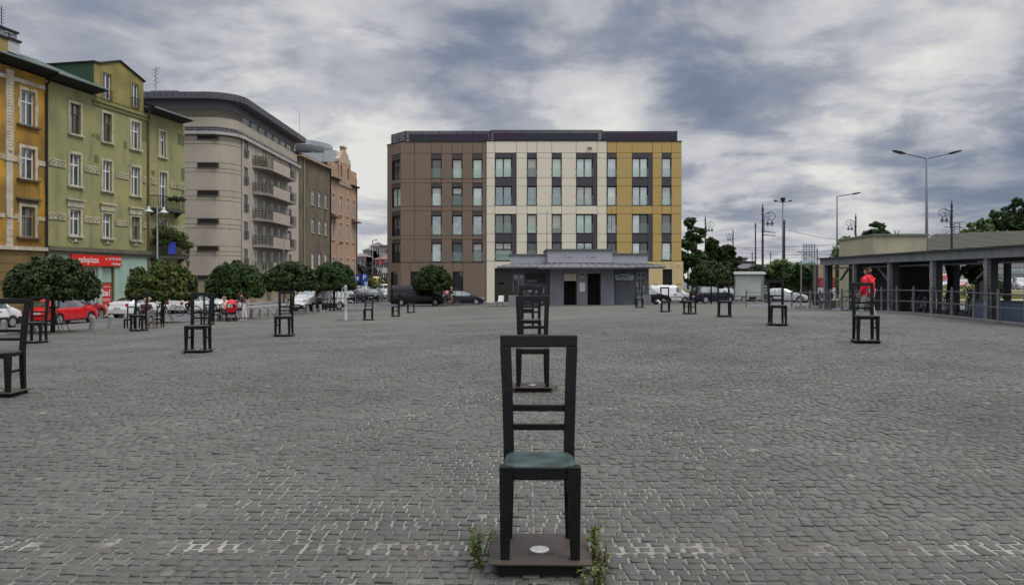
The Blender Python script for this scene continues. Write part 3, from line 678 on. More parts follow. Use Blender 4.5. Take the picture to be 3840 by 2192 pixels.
# small everyday chairs under the trees
def small_chair_row(x, y, n, rz, who, gap=.44):
    for i in range(n):
        c, s = math.cos(R(rz)), math.sin(R(rz)); px_, py_ = x+gap*i*c, y+gap*i*s
        t = thing('small_chair', SMALL[who][i], 'chair', (px_, py_, G(px_, py_)-.05), R(rz)+random.uniform(-.04, .04), 'small bronze chairs under the trees', scale=.70)
        for q in (-1, 1):
            put('leg', cm['front_leg', q], t); put('back_post', cm['back_post', q], t); put('stretcher', cm['stretcher', q], t)
        put('seat', cm['seat_dark'], t); put('top_rail', cm['top_rail'], t); put('apron', cm['apron'], t)
        for k in (0, 1): put('slat', cm['slat', k], t)
cm['seat_dark'] = cm['seat'].copy(); cm['seat_dark'].materials.clear(); cm['seat_dark'].materials.append(m_bronze)
SMALL = {'man': ['small dark chair to the left behind the reading man', 'small dark chair that the reading man sits on', 'small dark chair to the right of the reading man, nearest the trunk'],
         'old': ['small dark chair at the free left end of the old woman\'s row', 'small dark chair beside the old woman on her left', 'small dark chair that the beige-dressed old woman sits on', 'small dark chair behind the red pram'],
         'dark': ['small dark chair that the seated dark-haired person uses', 'small dark chair under the knees of the dark-haired person', 'small dark chair empty beside the dark-haired person']}
small_chair_row(-16.35, 31.9, 3, 3, 'man', .62)
small_chair_row(-16.55, 40.6, 4, 2, 'old', .44)
small_chair_row(-14.75, 56.6, 3, 2, 'dark', .55)
# weeds at the foot of the closest chair
m_weed = mat('weed_leaf', (.17,.23,.045), .55, (.09,.13,.03), 12, island=.4, trans=.3)
m_weed_dry = mat('weed_dry_leaf', (.14,.10,.055), .7, (.08,.075,.03), 12, island=.4, trans=.2)
def weed(x, y, h, spread, n_st, seed, label, dry=0.0, lean=(0,0), dens=26):
    rs = random.Random(seed); z = G(x, y)
    t = thing('weed_plant', label, 'weed', (x, y, z), 0, 'weeds round the foot of the closest chair')
    b = MB(); P = []; Nn = []
    for i in range(n_st):
        a = rs.uniform(0, 6.28); q = spread*rs.uniform(.2, 1); hh = h*rs.uniform(.5, 1)
        p0 = Vector((rs.uniform(-.02,.02), rs.uniform(-.04,.04), -.01)); p2 = Vector((q*math.cos(a)+lean[0], q*math.sin(a)+lean[1], hh)); p1 = (p0+p2)/2+Vector((rs.uniform(-.02,.02),0,.03))
        b.tube([p0, p1, p2], [.003,.0025,.0012], 4)
        for k in range(dens):
            f = rs.uniform(.12, 1.02); c = p0*(1-f)**2+p1*2*f*(1-f)+p2*f*f
            o = Vector((rs.gauss(0,1), rs.gauss(0,1), rs.gauss(0,.5)))*.016; P.append(c+o); nn = Vector((rs.gauss(0,.6), rs.gauss(0,.6), 1)).normalized(); Nn.append(nn)
    b.build('stem', mat('weed_stem', (.09,.10,.035), .7), t)
    P = np.array(P); Nn = np.array(Nn); k = int(len(P)*(1-dry))
    idx = rng.permutation(len(P))
    if k: put('foliage', leaf_quads(P[idx[:k]], Nn[idx[:k]], .0125, m_weed, 'foliage'), t)
    if k < len(P): put('foliage', leaf_quads(P[idx[k:]], Nn[idx[k:]], .011, m_weed_dry, 'foliage'), t)
weed(-.205, 4.62, .25, .06, 12, 1, 'green tufted weed left of the base plate', .12, (-.01,-.02), 22)
weed(-.175, 4.80, .30, .03, 3, 2, 'thin tall weed stalk behind the left tufted weed', .2, (.03,.0), 16)
weed(.515, 4.66, .29, .04, 10, 3, 'tall green weed right of the base plate', .1, (-.01,.02), 26)
weed(.530, 4.50, .20, .06, 9, 4, 'half-dry brown weed at the right edge of the base plate', .7, (.01,-.02), 22)
weed(.500, 4.36, .13, .06, 7, 5, 'low weed at the front right corner of the base plate', .3, (0,-.03), 16)
weed(.415, 4.365, .085, .025, 3, 6, 'tiny grey weed sprig under the front of the base plate', .3, (0,-.02), 10)
weed(.02, 5.0, .07, .015, 2, 7, 'single dark leaf sprig behind the base plate', .2, (0,0), 6)
weed(.30, 4.99, .05, .06, 5, 8, 'fringe of grass behind the base plate', .4, (0,0), 6)
weed(.655, 11.0, .10, .05, 5, 9, 'weed beside the base of the chair seen through the frame', .6, (0,0), 10)
# ------------------------------------------------------------------ building helpers (local frame: x along the front, y inwards, z up)
def grid_wall(parent, name, x0, x1, z0, z1, ops, m, y=0, depth=.22, extra=()):
    """front face with openings; each opening gets reveals"""
    X = sorted({x0, x1, *[v for o in ops for v in o[:2]]}); Z = sorted({z0, z1, *[v for o in ops for v in o[2:4]]})
    b = MB()
    for i in range(len(X)-1):
        for j in range(len(Z)-1):
            cx, cz = (X[i]+X[i+1])/2, (Z[j]+Z[j+1])/2
            if any(o[0] < cx < o[1] and o[2] < cz < o[3] for o in ops): continue
            b.add([(X[i],y,Z[j]),(X[i+1],y,Z[j]),(X[i+1],y,Z[j+1]),(X[i],y,Z[j+1])], [(0,1,2,3)])
    for a, c, d, e in [o[:4] for o in ops]:
        y1 = y+depth
        b.add([(a,y,d),(c,y,d),(c,y1,d),(a,y1,d),(a,y,e),(c,y,e),(c,y1,e),(a,y1,e)], [(0,1,2,3),(7,6,5,4),(4,0,3,7),(1,5,6,2)])
    return b.build(name, m, parent)
_wm = {}
def frame_mesh(w, h, fw, bars_x, bars_z, d, m, name='window'):
    k = (round(w,3), round(h,3), fw, tuple(bars_x), tuple(bars_z), d, m.name, name)
    if k not in _wm:
        b = MB(); b.box(0,fw,0,d,0,h).box(w-fw,w,0,d,0,h).box(fw,w-fw,.002,d-.002,0,fw).box(fw,w-fw,.002,d-.002,h-fw,h)
        for q in bars_x: b.box(q*w-fw*.6,q*w+fw*.6,-.004,d-.004,fw,h-fw)
        for q in bars_z: b.box(fw,w-fw,-.012,d-.006,q*h-fw*.65,q*h+fw*.65)
        _wm[k] = b.mesh(name, m)
    return _wm[k]
def pane_mesh(w, h, m):
    k = ('pane', round(w,3), round(h,3), m.name)
    if k not in _wm: _wm[k] = MB().box(0,w,0,.012,0,h).mesh('pane', m)
    return _wm[k]
def window(parent, a, c, d, e, y, fm, pm, fw=.06, bx=(.5,), bz=(.66,), dep=.06, label=None, name='window'):
    w, h = c-a, e-d
    o = put(name, frame_mesh(w, h, fw, bx, bz, dep, fm, name), parent, (a, y, d))
    if label: o['label'] = label
    X = [0, *bx, 1]; Z = [0, *bz, 1]
    for i in range(len(X)-1):
        for j in range(len(Z)-1):
            x0, x1, z0, z1 = X[i]*w+fw*.8, X[i+1]*w-fw*.8, Z[j]*h+fw*.8, Z[j+1]*h-fw*.8
            p = pm if not isinstance(pm, (list, tuple)) else pm[(i+j) % len(pm)]
            put('pane', pane_mesh(x1-x0, z1-z0, p), o, (x0, dep*.55, z0))
    return o
# ------------------------------------------------------------------ the old tenements on the left
m_green = mat('green_stucco', (.25,.255,.12), .9, (.31,.292,.125), .55, detail=7, lo=.38, hi=.66, bump=.15, bscale=30, dirt=(.135,.125,.07), dscale=1.1)
m_gable = mat('ochre_stucco', (.29,.235,.075), .9, (.17,.155,.055), .8, bump=.15)
m_olive = mat('old_mint_patch', (.115,.14,.06), .9)
m_trim = mat('cream_trim', (.50,.465,.33), .85, (.36,.33,.23), 1.5, detail=6, dirt=(.12,.11,.08), dscale=1.4)
m_yellow = mat('ochre_yellow_stucco', (.235,.135,.028), .9, (.50,.275,.03), .45, detail=7, lo=.47, hi=.66, bump=.15, dirt=(.12,.075,.025), dscale=.7)
m_ytrim = mat('off_white_trim', (.55,.50,.40), .85, (.38,.33,.24), 1.8, dirt=(.2,.16,.1), dscale=1.3)
m_ybase = mat('brown_rusticated_base', (.19,.13,.045), .9, (.13,.095,.04), .7, bump=.2)
m_wood_white = mat('white_window_frame', (.68,.69,.70), .45)
m_wood_brown = mat('brown_window_frame', (.10,.065,.04), .6)
m_wood_grey = mat('weathered_window_frame', (.22,.19,.15), .7)
m_roof = mat('dark_sheet_roof', (.022,.021,.02), .8, (.035,.032,.03), 1.2, spec=.2)
m_roof_green = mat('green_sheet_roof', (.03,.055,.048), .8, (.06,.09,.08), 1)
m_gutter = mat('grey_gutter', (.16,.20,.19), .5, metal=.3)
m_pipe = mat('rusty_brown_pipe', (.17,.085,.03), .6, (.10,.055,.025), 2)
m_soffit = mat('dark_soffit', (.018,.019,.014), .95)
m_mint = mat('mint_shopfront', (.33,.46,.37), .7, (.26,.38,.31), 1.2)
HROT = math.atan2(FU[1], FU[0])
ZB = -1.4
gh = thing('green_house', 'old green tenement with a pizza shop on its ground floor and a gabled attic', 'house', (FX, FY, 0), HROT)
COLS = ((1.78,3.05),(4.84,6.03),(7.78,9.02))
def casing(parent, a, c, d, e, m, w=.17, t=.05, name='surround'):
    b = MB(); b.box(a-w,a,-t,.0,d-.0,e+w).box(c,c+w,-t,0,d,e+w).box(a,c,-t+.003,0,e,e+w)
    return b.build(name, m, parent)
ops = []; wins = []
for zt, zb_ in ((13.85,11.48),(10.42,7.95),(6.62,4.55)):
    for k, (a, c) in enumerate(COLS):
        ops.append((a+.16, c-.16, zb_+.16, zt-.16)); wins.append((a+.16, c-.16, zb_+.16, zt-.16, zt, k))
W4 = (11.02, 12.1)
ops += [(11.18,11.94,11.62,13.58),(11.18,12.1,7.36,10.3),(11.25,12.02,5.74,6.5)]
ops += [(4.9,6.15,-.9,2.62),(2.0,4.5,-.2,2.4),(11.0,12.3,-1.0,3.2)]
grid_wall(gh, 'wall', -.05, 14.41, ZB, 14.7, ops, m_green)
MB().add([(14.41,0,ZB),(14.41,11,ZB),(14.41,11,14.7),(14.41,0,14.7)], [(0,1,2,3)]).build('side_wall', m_green, gh)
MB().add([(-.05,11,ZB),(14.41,11,ZB),(14.41,11,14.7),(-.05,11,14.7)], [(3,2,1,0)]).build('rear_wall', m_green, gh)
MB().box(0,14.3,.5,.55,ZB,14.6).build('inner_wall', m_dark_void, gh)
pm_old = [m_pane_mid, m_pane_dark]
for i, (a, c, d, e, zt, k) in enumerate(wins):
    fm = m_wood_white if (i % 3 or i == 3) and i not in (1,) else m_wood_brown
    fm = m_wood_brown if i in (0, 1) else (m_wood_grey if i == 8 else m_wood_white)
    w = window(gh, a, c, d, e, .13, fm, pm_old, .07, (.5,), (.66,), .07)
    x0, z0 = a, d
    bs = MB(); t = .06; W = c-a; H = e-d
    bs.box(-.17,0,-.13-t,-.13,-.02,H+.17).box(W,W+.17,-.13-t,-.13,-.02,H+.17).box(0,W,-.13-t+.003,-.13,H,H+.17)
    bs.build('surround', m_trim, w)
    MB().box(-.22,W+.22,-.30,-.02,-.13,-.02).build('sill', m_trim, w)
    dn = MB()
    for q in range(9): dn.box(-.15+q*(W+.22)/8, -.15+q*(W+.22)/8+.06, -.22, -.135, -.21, -.13)
    dn.build('dentil_row', m_trim, w)
    if i >= 6:
        MB().box(-.34,W+.34,-.36,-.13,H+.62,H+.74).box(-.24,W+.24,-.25,-.13,H+.18,H+.62).build('cornice', m_trim, w)
        g = MB(); g.lathe([(.14,-.2),(.09,-.24),(.02,-.26)], 8, (W/2,0,-.36), 'y'); g.tube([(-.1,-.17,-.3),(W*.2,-.17,-.47),(W/2,-.17,-.36),(W*.8,-.17,-.47),(W+.1,-.17,-.3)], .03, 5); g.build('garland', m_trim, w)
window(gh, 11.18, 11.94, 11.62, 13.58, .13, m_wood_white, pm_old, .07)
b = MB(); b.box(11.02,11.18,-.06,0,11.5,13.74).box(11.94,12.1,-.06,0,11.5,13.74).box(11.18,11.94,-.057,0,13.58,13.74).box(10.98,12.14,-.16,0,11.4,11.5); b.build('surround', m_trim, gh)
window(gh, 11.18, 12.1, 7.36, 10.3, .13, m_wood_white, pm_old, .08, (.5,), (.62,), .07, name='balcony_door')
b = MB(); b.box(11.02,11.18,-.06,0,7.3,10.46).box(12.1,12.26,-.06,0,7.3,10.46).box(11.18,12.1,-.057,0,10.3,10.46); b.build('surround', m_trim, gh)
window(gh, 11.25, 12.02, 5.74, 6.5, .13, m_wood_white, m_pane_dark, .09, (.5,), (), .07)
b = MB(); b.box(11.1,11.25,-.05,0,5.6,6.65).box(12.02,12.17,-.05,0,5.6,6.65).box(11.25,12.02,-.047,0,6.5,6.65).box(11.05,12.22,-.14,0,5.6,5.7); b.build('surround', m_trim, gh)
# friezes with their rings
ros = MB()
for k in range(12):
    a0, a1 = 2*math.pi*k/12, 2*math.pi*(k+1)/12
    for (r0, r1, y0, y1) in ((.085,.145,-.05,-.05),):
        q = [(r0*math.cos(a0),r0*math.sin(a0)),(r1*math.cos(a0),r1*math.sin(a0)),(r1*math.cos(a1),r1*math.sin(a1)),(r0*math.cos(a1),r0*math.sin(a1))]
        ros.hexa([(x,-.055,z) for x,z in q[::-1]], [(x,-.0,z) for x,z in q[::-1]])
ros = ros.mesh('rosette', m_trim)
m_fr = mat('frieze_ground', (.30,.305,.16), .9, (.34,.33,.19), 2)
for zc, hh in ((9.43,.22),(5.9,.2)):
    segs = ((.02,1.58),(3.22,4.66),(6.2,7.6),(9.18,9.62),(10.2,10.85),(12.4,14.41))
    for a, c in segs:
        f = MB().box(a,c,-.03,0,zc-hh,zc+hh).build('frieze', m_fr, gh)
        MB().box(a,c,-.07,-.03,zc+hh-.05,zc+hh+.02).box(a,c,-.07,-.03,zc-hh-.02,zc-hh+.05).build('moulding', m_trim, f)
        n = max(1, int((c-a)/.34))
        for q in range(n): put('rosette', ros, f, (a+(c-a)*(q+.5)/n, -.03, zc))
# repair patches on the stucco
for a, c, d, e in ((3.95,4.25,11.75,12.0),(4.35,4.75,11.6,12.05),(4.15,4.6,9.95,10.5),(7.15,7.5,11.5,12.0),(9.1,9.7,12.4,13.9),(13.95,14.4,10.0,11.0),(14.0,14.4,8.8,9.4),(10.25,10.6,9.9,10.3),(13.5,14.38,12.9,13.8)):
    MB().box(a,c,-.012,0,d,e).build('stucco_patch', m_olive, gh)
# ledge over the shop, shop front
MB().box(-.05,10.0,-.32,0,3.62,3.9).box(-.05,10.0,-.2,0,3.42,3.62).build('ledge', mat('dark_ledge', (.13,.12,.075), .9, (.09,.085,.06), 1), gh)
sb = MB()
for a, c, d, e in ((-.05,2.0,ZB,3.42),(4.5,4.9,ZB,2.62),(6.15,6.7,ZB,2.62),(6.7,10.0,ZB,3.42),(2.0,4.5,ZB,-.2)): sb.box(a,c,-.05,-.003,d,e)
sf = sb.build('shopfront', m_mint, gh)
for zz in (.1,.75,1.4,2.05):
    for a, c in ((-.05,2.0),(4.5,4.9),(6.15,10.0)): MB().box(a,c,-.056,-.05,zz,zz+.02).build('joint', mat('mint_joint', (.18,.26,.21), .8), sf)
window(gh, 2.0, 4.5, -.2, 2.4, .1, m_wood_white, m_pane_dark, .08, (.33,.66), (), .07, name='shop_window')
dr = window(gh, 4.9, 6.15, -.9, 2.62, .12, mat('brown_door_frame', (.08,.05,.035), .5), [m_pane_green, m_pane_green], .08, (), (.66,), .08, name='door')
MB().box(.1,1.05,-.03,-.01,.1,2.3).build('poster', mat('poster_red', (.52,.03,.03), .5), dr)
lettering('2za1', .58, m_white, dr, (.57,-.035,1.62), .78, .018)
lettering('Codziennie', .16, m_white, dr, (.57,-.035,2.08))
for z_ in (1.17,1.06): MB().box(.2,.95,-.035,-.03,z_,z_+.035).build('print_line', m_white, dr)
pz = MB(); pz.lathe([(.42,-.035),(.0005,-.04)], 20, (.55,0,.42), 'y'); pz.build('pizza_print', mat('pizza_print', (.62,.42,.28), .6, (.45,.08,.05), 9, lo=.45, hi=.55), dr)
MB().box(11.0,12.3,.1,.16,-1.0,3.2).build('house_door', m_wood_brown, gh)
MB().box(7.45,8.25,-.1,-.057,.75,1.95).build('notice_case', mat('olive_case', (.10,.10,.05), .5), gh)
MB().box(7.7,7.9,-.25,-.057,2.25,2.5).build('wall_lamp', m_iron, gh)
MB().box(3.0,3.6,-.02,0,.0,.01).build('door_step', m_concrete, gh)
sg = MB().box(1.9,6.68,-.2,-.055,2.66,3.44).build('shop_sign', m_red_sign, gh)
lettering('telepizza', .60, m_white, sg, (3.45,-.206,3.07), .88, .004)
lettering('12 656 57 54', .26, m_white, sg, (5.95,-.206,3.17), .9, .006)
lettering('telepizza.pl', .22, m_white, sg, (6.1,-.206,2.84), .9, .006)
MB().lathe([(.07,-.21),(.02,-.215)], 10, (5.12,0,3.17), 'y').build('telephone_mark', m_white, sg)
# eaves, gutters, roofs, attic gable
def eave(parent, s0, s1, z, m_r, rise=2.5, back=5.0, out=.9):
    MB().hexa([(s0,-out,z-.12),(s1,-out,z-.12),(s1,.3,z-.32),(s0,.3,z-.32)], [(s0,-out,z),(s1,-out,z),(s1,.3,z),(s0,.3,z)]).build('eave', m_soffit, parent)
    MB().hexa([(s0,-out-.04,z+.003),(s1,-out-.04,z+.003),(s1,back,z+rise-.1),(s0,back,z+rise-.1)], [(s0,-out-.04,z+.08),(s1,-out-.04,z+.08),(s1,back,z+rise),(s0,back,z+rise)]).build('roof', m_r, parent)
    MB().tube([(s0,-out-.1,z-.02),(s1,-out-.1,z-.02)], .075, 6).build('gutter', m_gutter, parent)
eave(gh, -.1, 4.35, 15.1, m_roof_green)
eave(gh, 9.32, 14.15, 15.0, m_roof, 2.0, 5.0, .95)
gp = [(4.15,14.55),(9.32,14.55),(9.32,17.0),(6.7,17.82),(4.7,17.05),(4.15,17.05)]
go = [(4.95,5.82,14.75,16.6),(7.98,8.72,14.85,16.6)]
b = MB()
X = [4.15,4.7,4.95,5.82,6.7,7.98,8.72,9.32]
def gtop(x): return float(np.interp(x, [4.15,4.7,6.7,9.32], [17.05,17.05,17.82,17.0]))
for i in range(len(X)-1):
    a, c = X[i], X[i+1]; o = [q for q in go if q[0] <= a+.001 and q[1] >= c-.001]
    if o:
        b.add([(a,0,14.55),(c,0,14.55),(c,0,o[0][2]),(a,0,o[0][2])], [(0,1,2,3)]); b.add([(a,0,o[0][3]),(c,0,o[0][3]),(c,0,gtop(c)),(a,0,gtop(a))], [(0,1,2,3)])
        d, e = o[0][2], o[0][3]; b.add([(a,0,d),(c,0,d),(c,.2,d),(a,.2,d),(a,0,e),(c,0,e),(c,.2,e),(a,.2,e)], [(0,1,2,3),(7,6,5,4),(4,0,3,7),(1,5,6,2)])
    else: b.add([(a,0,14.55),(c,0,14.55),(c,0,gtop(c)),(a,0,gtop(a))], [(0,1,2,3)])
gb = b.build('gable', m_gable, gh)
MB().add([(4.15,0,14.55),(4.15,4.5,14.55),(4.15,4.5,17.05),(4.15,0,17.05)], [(3,2,1,0)]).build('gable_side', mat('green_gable_side', (.03,.075,.042), .8), gh)
MB().add([(9.32,0,14.55),(9.32,4.5,14.55),(9.32,4.5,17.0),(9.32,0,17.0)], [(0,1,2,3)]).build('gable_side', MT['green_gable_side'], gh)
b = MB(); P = [(4.05,17.05),(4.7,17.06),(6.7,17.83),(9.45,16.98)]
for (a, za), (c, zc) in zip(P, P[1:]): b.hexa([(a,-.12,za+.003),(c,-.12,zc+.003),(c,4.6,zc+.003),(a,4.6,za+.003)], [(a,-.12,za+.1),(c,-.12,zc+.1),(c,4.6,zc+.1),(a,4.6,za+.1)])
b.build('gable_roof', m_roof, gh)
MB().box(5.3,9.2,4.2,8.5,16.9,17.5).build('rear_roof', mat('grey_sheet', (.14,.155,.15), .6), gh)
for (a, c, d, e) in go:
    w = window(gh, a, c, d, e, .1, m_wood_white, m_pane_dark, .07, (.5,), (), .06)
    W, H = c-a, e-d; MB().box(-.14,0,-.14,-.1,0,H+.14).box(W,W+.14,-.14,-.1,0,H+.14).box(0,W,-.137,-.1,H,H+.14).build('surround', m_gable, w)
    r = MB()
    for q in range(8): r.tube([(-.05+q*(W+.1)/7,-.2,-.1),(-.05+q*(W+.1)/7,-.2,.62)], .015, 4)
    r.box(-.1,W+.1,-.22,-.18,.6,.64).box(-.1,W+.1,-.22,-.18,-.1,-.06); r.build('window_rail', m_iron, w)
MB().box(4.0,9.7,-.2,-.003,14.3,14.42).box(4.0,9.7,-.1,-.003,14.05,14.3).build('cornice', mat('green_cornice', (.19,.20,.085), .9), gh)
MB().tube([(9.78,-.08,ZB),(9.78,-.08,14.2),(9.4,-.5,14.75)], .085, 8).build('drain_pipe', m_pipe, gh)
MB().tube([(-.08,-.1,ZB),(-.08,-.1,14.4),(0,-.6,14.9)], .075, 8).build('drain_pipe', m_roof, gh)
# balconies with their plants
def iron_balcony(z, a, c, dep, label):
    o = MB().box(a,c,-dep,0,z-.16,z).build('balcony', mat('balcony_slab', (.06,.065,.05), .8), gh); o['label'] = label
    r = MB(); r.box(a,c,-dep-.02,-dep+.02,z+.94,z+1.0).box(a,c,-dep-.01,-dep+.01,z+.06,z+.1)
    for xx in (a,c): r.box(xx-.02,xx+.02,-dep,0,z+.94,z+1.0)
    n = int((c-a)/.13)
    for k in range(n+1): xx = a+(c-a)*k/n; r.tube([(xx,-dep,z),(xx,-dep,z+.97)], .012, 4)
    for k in range(7):
        for xx in (a,c): r.tube([(xx,-dep*k/6,z),(xx,-dep*k/6,z+.97)], .012, 4)
    for k in range(int((c-a)/.4)):
        cx = a+.2+.4*k; r.tube([(cx+.13*math.cos(t*.5), -dep, z+.5+.3*math.sin(t*.5)) for t in range(14)], .012, 4)
    r.build('railing', m_iron, o)
    for xx in (a+.2, c-.2): MB().prismx([(0,z-.16),(0,z-.6),(-dep*.8,z-.16)], xx-.06, xx+.06).build('bracket', mat('balcony_slab', (.06,.065,.05)), o)
    return o
iron_balcony(7.3, 9.98, 13.4, .75, 'upper iron balcony with flower boxes')
iron_balcony(3.55, 9.98, 13.8, .85, 'lower balcony overgrown with vine')
P, Nn = clump_points([np.array([x,-.78,8.2+random.uniform(-.1,.15)]) for x in np.arange(11.4,13.3,.22)], [.22]*9, 1800, .8)
tag(put('balcony_flowers', leaf_quads(P, Nn, .06, m_leaf_dark, 'balcony_flowers'), gh.parent, (FX,FY,0), HROT), 'dark green flower boxes hanging on the upper iron balcony', 'plants')
cs = [np.array([9.9+random.uniform(0,1.2),-.85+random.uniform(-.1,.3),5.2+random.uniform(-.6,.6)]) for _ in range(18)]+[np.array([10.7+3.0*t,-.8+random.uniform(-.2,.3),5.6-.9*t+random.uniform(-.4,.4)]) for t in np.linspace(0,1,28)]+[np.array([13.9,-.5+random.uniform(-.2,.2),z]) for z in np.arange(-.5,5,.2)]
P, Nn = clump_points(cs, [.40]*46+[.17]*(len(cs)-46), 760, .85)
tag(put('climbing_vine', leaf_quads(P, Nn, .075, m_leaf_light, 'climbing_vine'), None, (FX,FY,0), HROT), 'yellow-green vine climbing over the lower balcony of the green house', 'vine')
b = MB()
for k in range(12):
    x = 11.0+k*.085; b.hexa([(x,-.92-.02*(k%2),3.72),(x+.085,-.92-.02*((k+1)%2),3.72),(x+.085,-.90-.02*((k+1)%2),3.72),(x,-.90-.02*(k%2),3.72)],
                             [(x,-.92-.02*(k%2),4.72),(x+.085,-.92-.02*((k+1)%2),4.72),(x+.085,-.90-.02*((k+1)%2),4.72),(x,-.90-.02*(k%2),4.72)])
tag(b.build('blue_towel', mat('blue_cloth', (.015,.03,.25), .8, (.03,.06,.38), 5), None, (FX,FY,0), HROT), 'blue towel hung over the vine-covered balcony rail', 'towel')
# yellow house
yh = thing('yellow_house', 'ochre yellow tenement with white ornamented pilaster at the left edge', 'house', (FX, FY, 0), HROT)
yops = []
YC = ((-2.0,-.95),(-5.6,-4.5),(-9.2,-8.1))
for a, c in YC:
    for zt, zb_ in ((13.6,11.45),(9.98,8.05),(6.3,4.4)): yops.append((a, c, zb_, zt))
grid_wall(yh, 'wall', -14, -.06, 3.7, 14.8, yops, m_yellow)
grid_wall(yh, 'base_wall', -14, -.06, ZB, 3.7, [(-5.6,-4.2,-.9,2.4)], m_ybase, -.04)
for zz in np.arange(-.6, 3.3, .55): MB().box(-14,-.06,-.052,-.041,zz,zz+.03).build('joint', mat('base_joint', (.09,.06,.025), .9), yh)
MB().box(-5.6,-4.2,.1,.2,-.9,2.4).build('door', m_wood_brown, yh)
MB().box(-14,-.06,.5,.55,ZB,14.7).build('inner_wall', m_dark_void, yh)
for i, (a, c, d, e) in enumerate(yops):
    w = window(yh, a, c, d, e, .14, m_wood_white if i % 3 < 2 else m_wood_grey, pm_old, .075, (.5,), (.68,), .07)
    W, H = c-a, e-d; y0 = -.14
    b = MB(); b.box(-.17,0,y0-.07,y0,-.02,H+.2).box(W,W+.17,y0-.07,y0,-.02,H+.2).box(0,W,y0-.067,y0,H,H+.2).box(-.26,-.17,y0-.05,y0,H*.45,H*.72).box(W+.17,W+.26,y0-.05,y0,H*.45,H*.72)
    b.build('surround', m_ytrim if i % 3 < 2 else m_trim, w)
    MB().box(-.34,W+.34,y0-.2,y0+.1,-.14,-.02).build('sill', mat('dark_sill', (.10,.07,.045), .8), w)
    if i % 3 == 2: MB().box(-.36,W+.36,y0-.22,y0,H+.42,H+.54).box(-.2,W+.2,y0-.1,y0,H+.2,H+.42).build('cornice', mat('dark_sill', (.10,.07,.045)), w)
scale_m = MB().lathe([(.21,0),(.16,-.06),(.08,-.1),(.005,-.115)], 10, (0,0,0), 'y').mesh('scale_ornament', m_ytrim)
for px_ in (-2.86, -6.6, -10.2):
    b = MB().box(px_-.27,px_+.27,-.09,0,9.35,14.6).box(px_-.24,px_+.24,-.06,0,3.7,9.0).box(px_-.34,px_+.34,-.12,0,9.0,9.35).box(px_-.24,px_+.24,-.14,-.06,5.5,5.62); p = b.build('pilaster', m_ytrim, yh)
    for z in np.arange(9.7, 14.0, .19): put('scale_ornament', scale_m, p, (px_, -.085, z))
    for z in np.arange(4.0, 5.5, .38): MB().box(px_-.22,px_+.22,-.085,-.06,z,z+.35).build('stone_block', m_ytrim, p)
for zc, hh in ((9.2,.16),(5.62,.13)):
    for a, c in ((-14,-10.5),(-9.9,-9.4),(-7.9,-6.95),(-6.3,-5.8),(-4.3,-3.2),(-2.5,-2.2),(-.72,-.06)): MB().box(a,c,-.05,0,zc-hh,zc+hh).build('string_band', m_ytrim, yh)
MB().box(-14,-.06,-.06,0,14.0,14.25).build('string_band', m_ytrim, yh)
MB().box(-14,-.06,-.2,0,3.55,3.78).build('ledge', m_ytrim, yh)
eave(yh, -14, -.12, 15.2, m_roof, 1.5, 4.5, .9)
def chimney(parent, a, c, y0, y1, z0, z1, m, pots=0):
    o = MB().box(a,c,y0,y1,z0,z1).build('chimney', m, parent); MB().box(a-.1,c+.1,y0-.1,y1+.1,z1,z1+.14).build('chimney_cap', m_roof, o)
    for k in range(pots): MB().lathe([(.11,z1+.14),(.11,z1+.5),(.17,z1+.5),(.17,z1+.58)], 10, (a+.25+.32*k,(y0+y1)/2,0)).build('chimney_pot', m_galv, o)
chimney(yh, -2.0, -.05, 2.9, 3.7, 15.5, 17.5, mat('ochre_chimney', (.30,.22,.08), .9))
chimney(yh, .35, 1.25, 3.3, 4.1, 15.6, 17.7, mat('white_chimney', (.45,.46,.47), .85), 2)
chimney(yh, 1.3, 2.75, 5.0, 6.0, 16, 18.9, mat('grey_chimney', (.20,.21,.24), .8))
b = MB(); b.tube([(2.0,5.5,19.0),(2.0,5.5,20.6)], .03, 5)
for k in range(5): b.tube([(1.75,5.5,19.5+.22*k),(2.25,5.5,19.5+.22*k)], .015, 4)
b.build('aerial', m_iron, yh)
b = MB(); b.tube([(-2.0+.55,-.16,14.4),(-1.5,-.16,-1)], .012, 4); b.build('hanging_cable', m_black, yh)

# ------------------------------------------------------------------ the beige block with the rounded corner
m_beige = mat('beige_render', (.43,.375,.31), .9, (.39,.34,.285), .5, bump=.1, dirt=(.33,.285,.24), dscale=.5)
m_beige2 = mat('tan_base_render', (.34,.275,.165), .9, (.30,.24,.15), .6)
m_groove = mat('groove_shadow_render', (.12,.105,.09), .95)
m_anth = mat('anthracite_cladding', (.06,.066,.078), .6, (.08,.086,.098), .8)
m_anth2 = mat('grey_cladding', (.15,.155,.165), .6, (.12,.125,.135), .6)
m_ledge = mat('pale_ledge', (.45,.42,.38), .85, (.33,.31,.28), 1.5)
bb = thing('apartment_block', 'beige apartment block with rounded corner, grooved walls and long balconies', 'apartment block', (0, 0, 0))
def corner_path(off=0, x_end=-46, y_end=99.4, x0=-46.0, n=9, R0=2.5):
    p = [(x0, 76-off), (-31, 76-off)]
    for k in range(1, n): a = math.pi/2*k/n; p.append((-31+(R0+off)*math.sin(a), 78.5-(R0+off)*math.cos(a)))
    return p+[(-28.5+off, 78.5), (-28.5+off, y_end)]
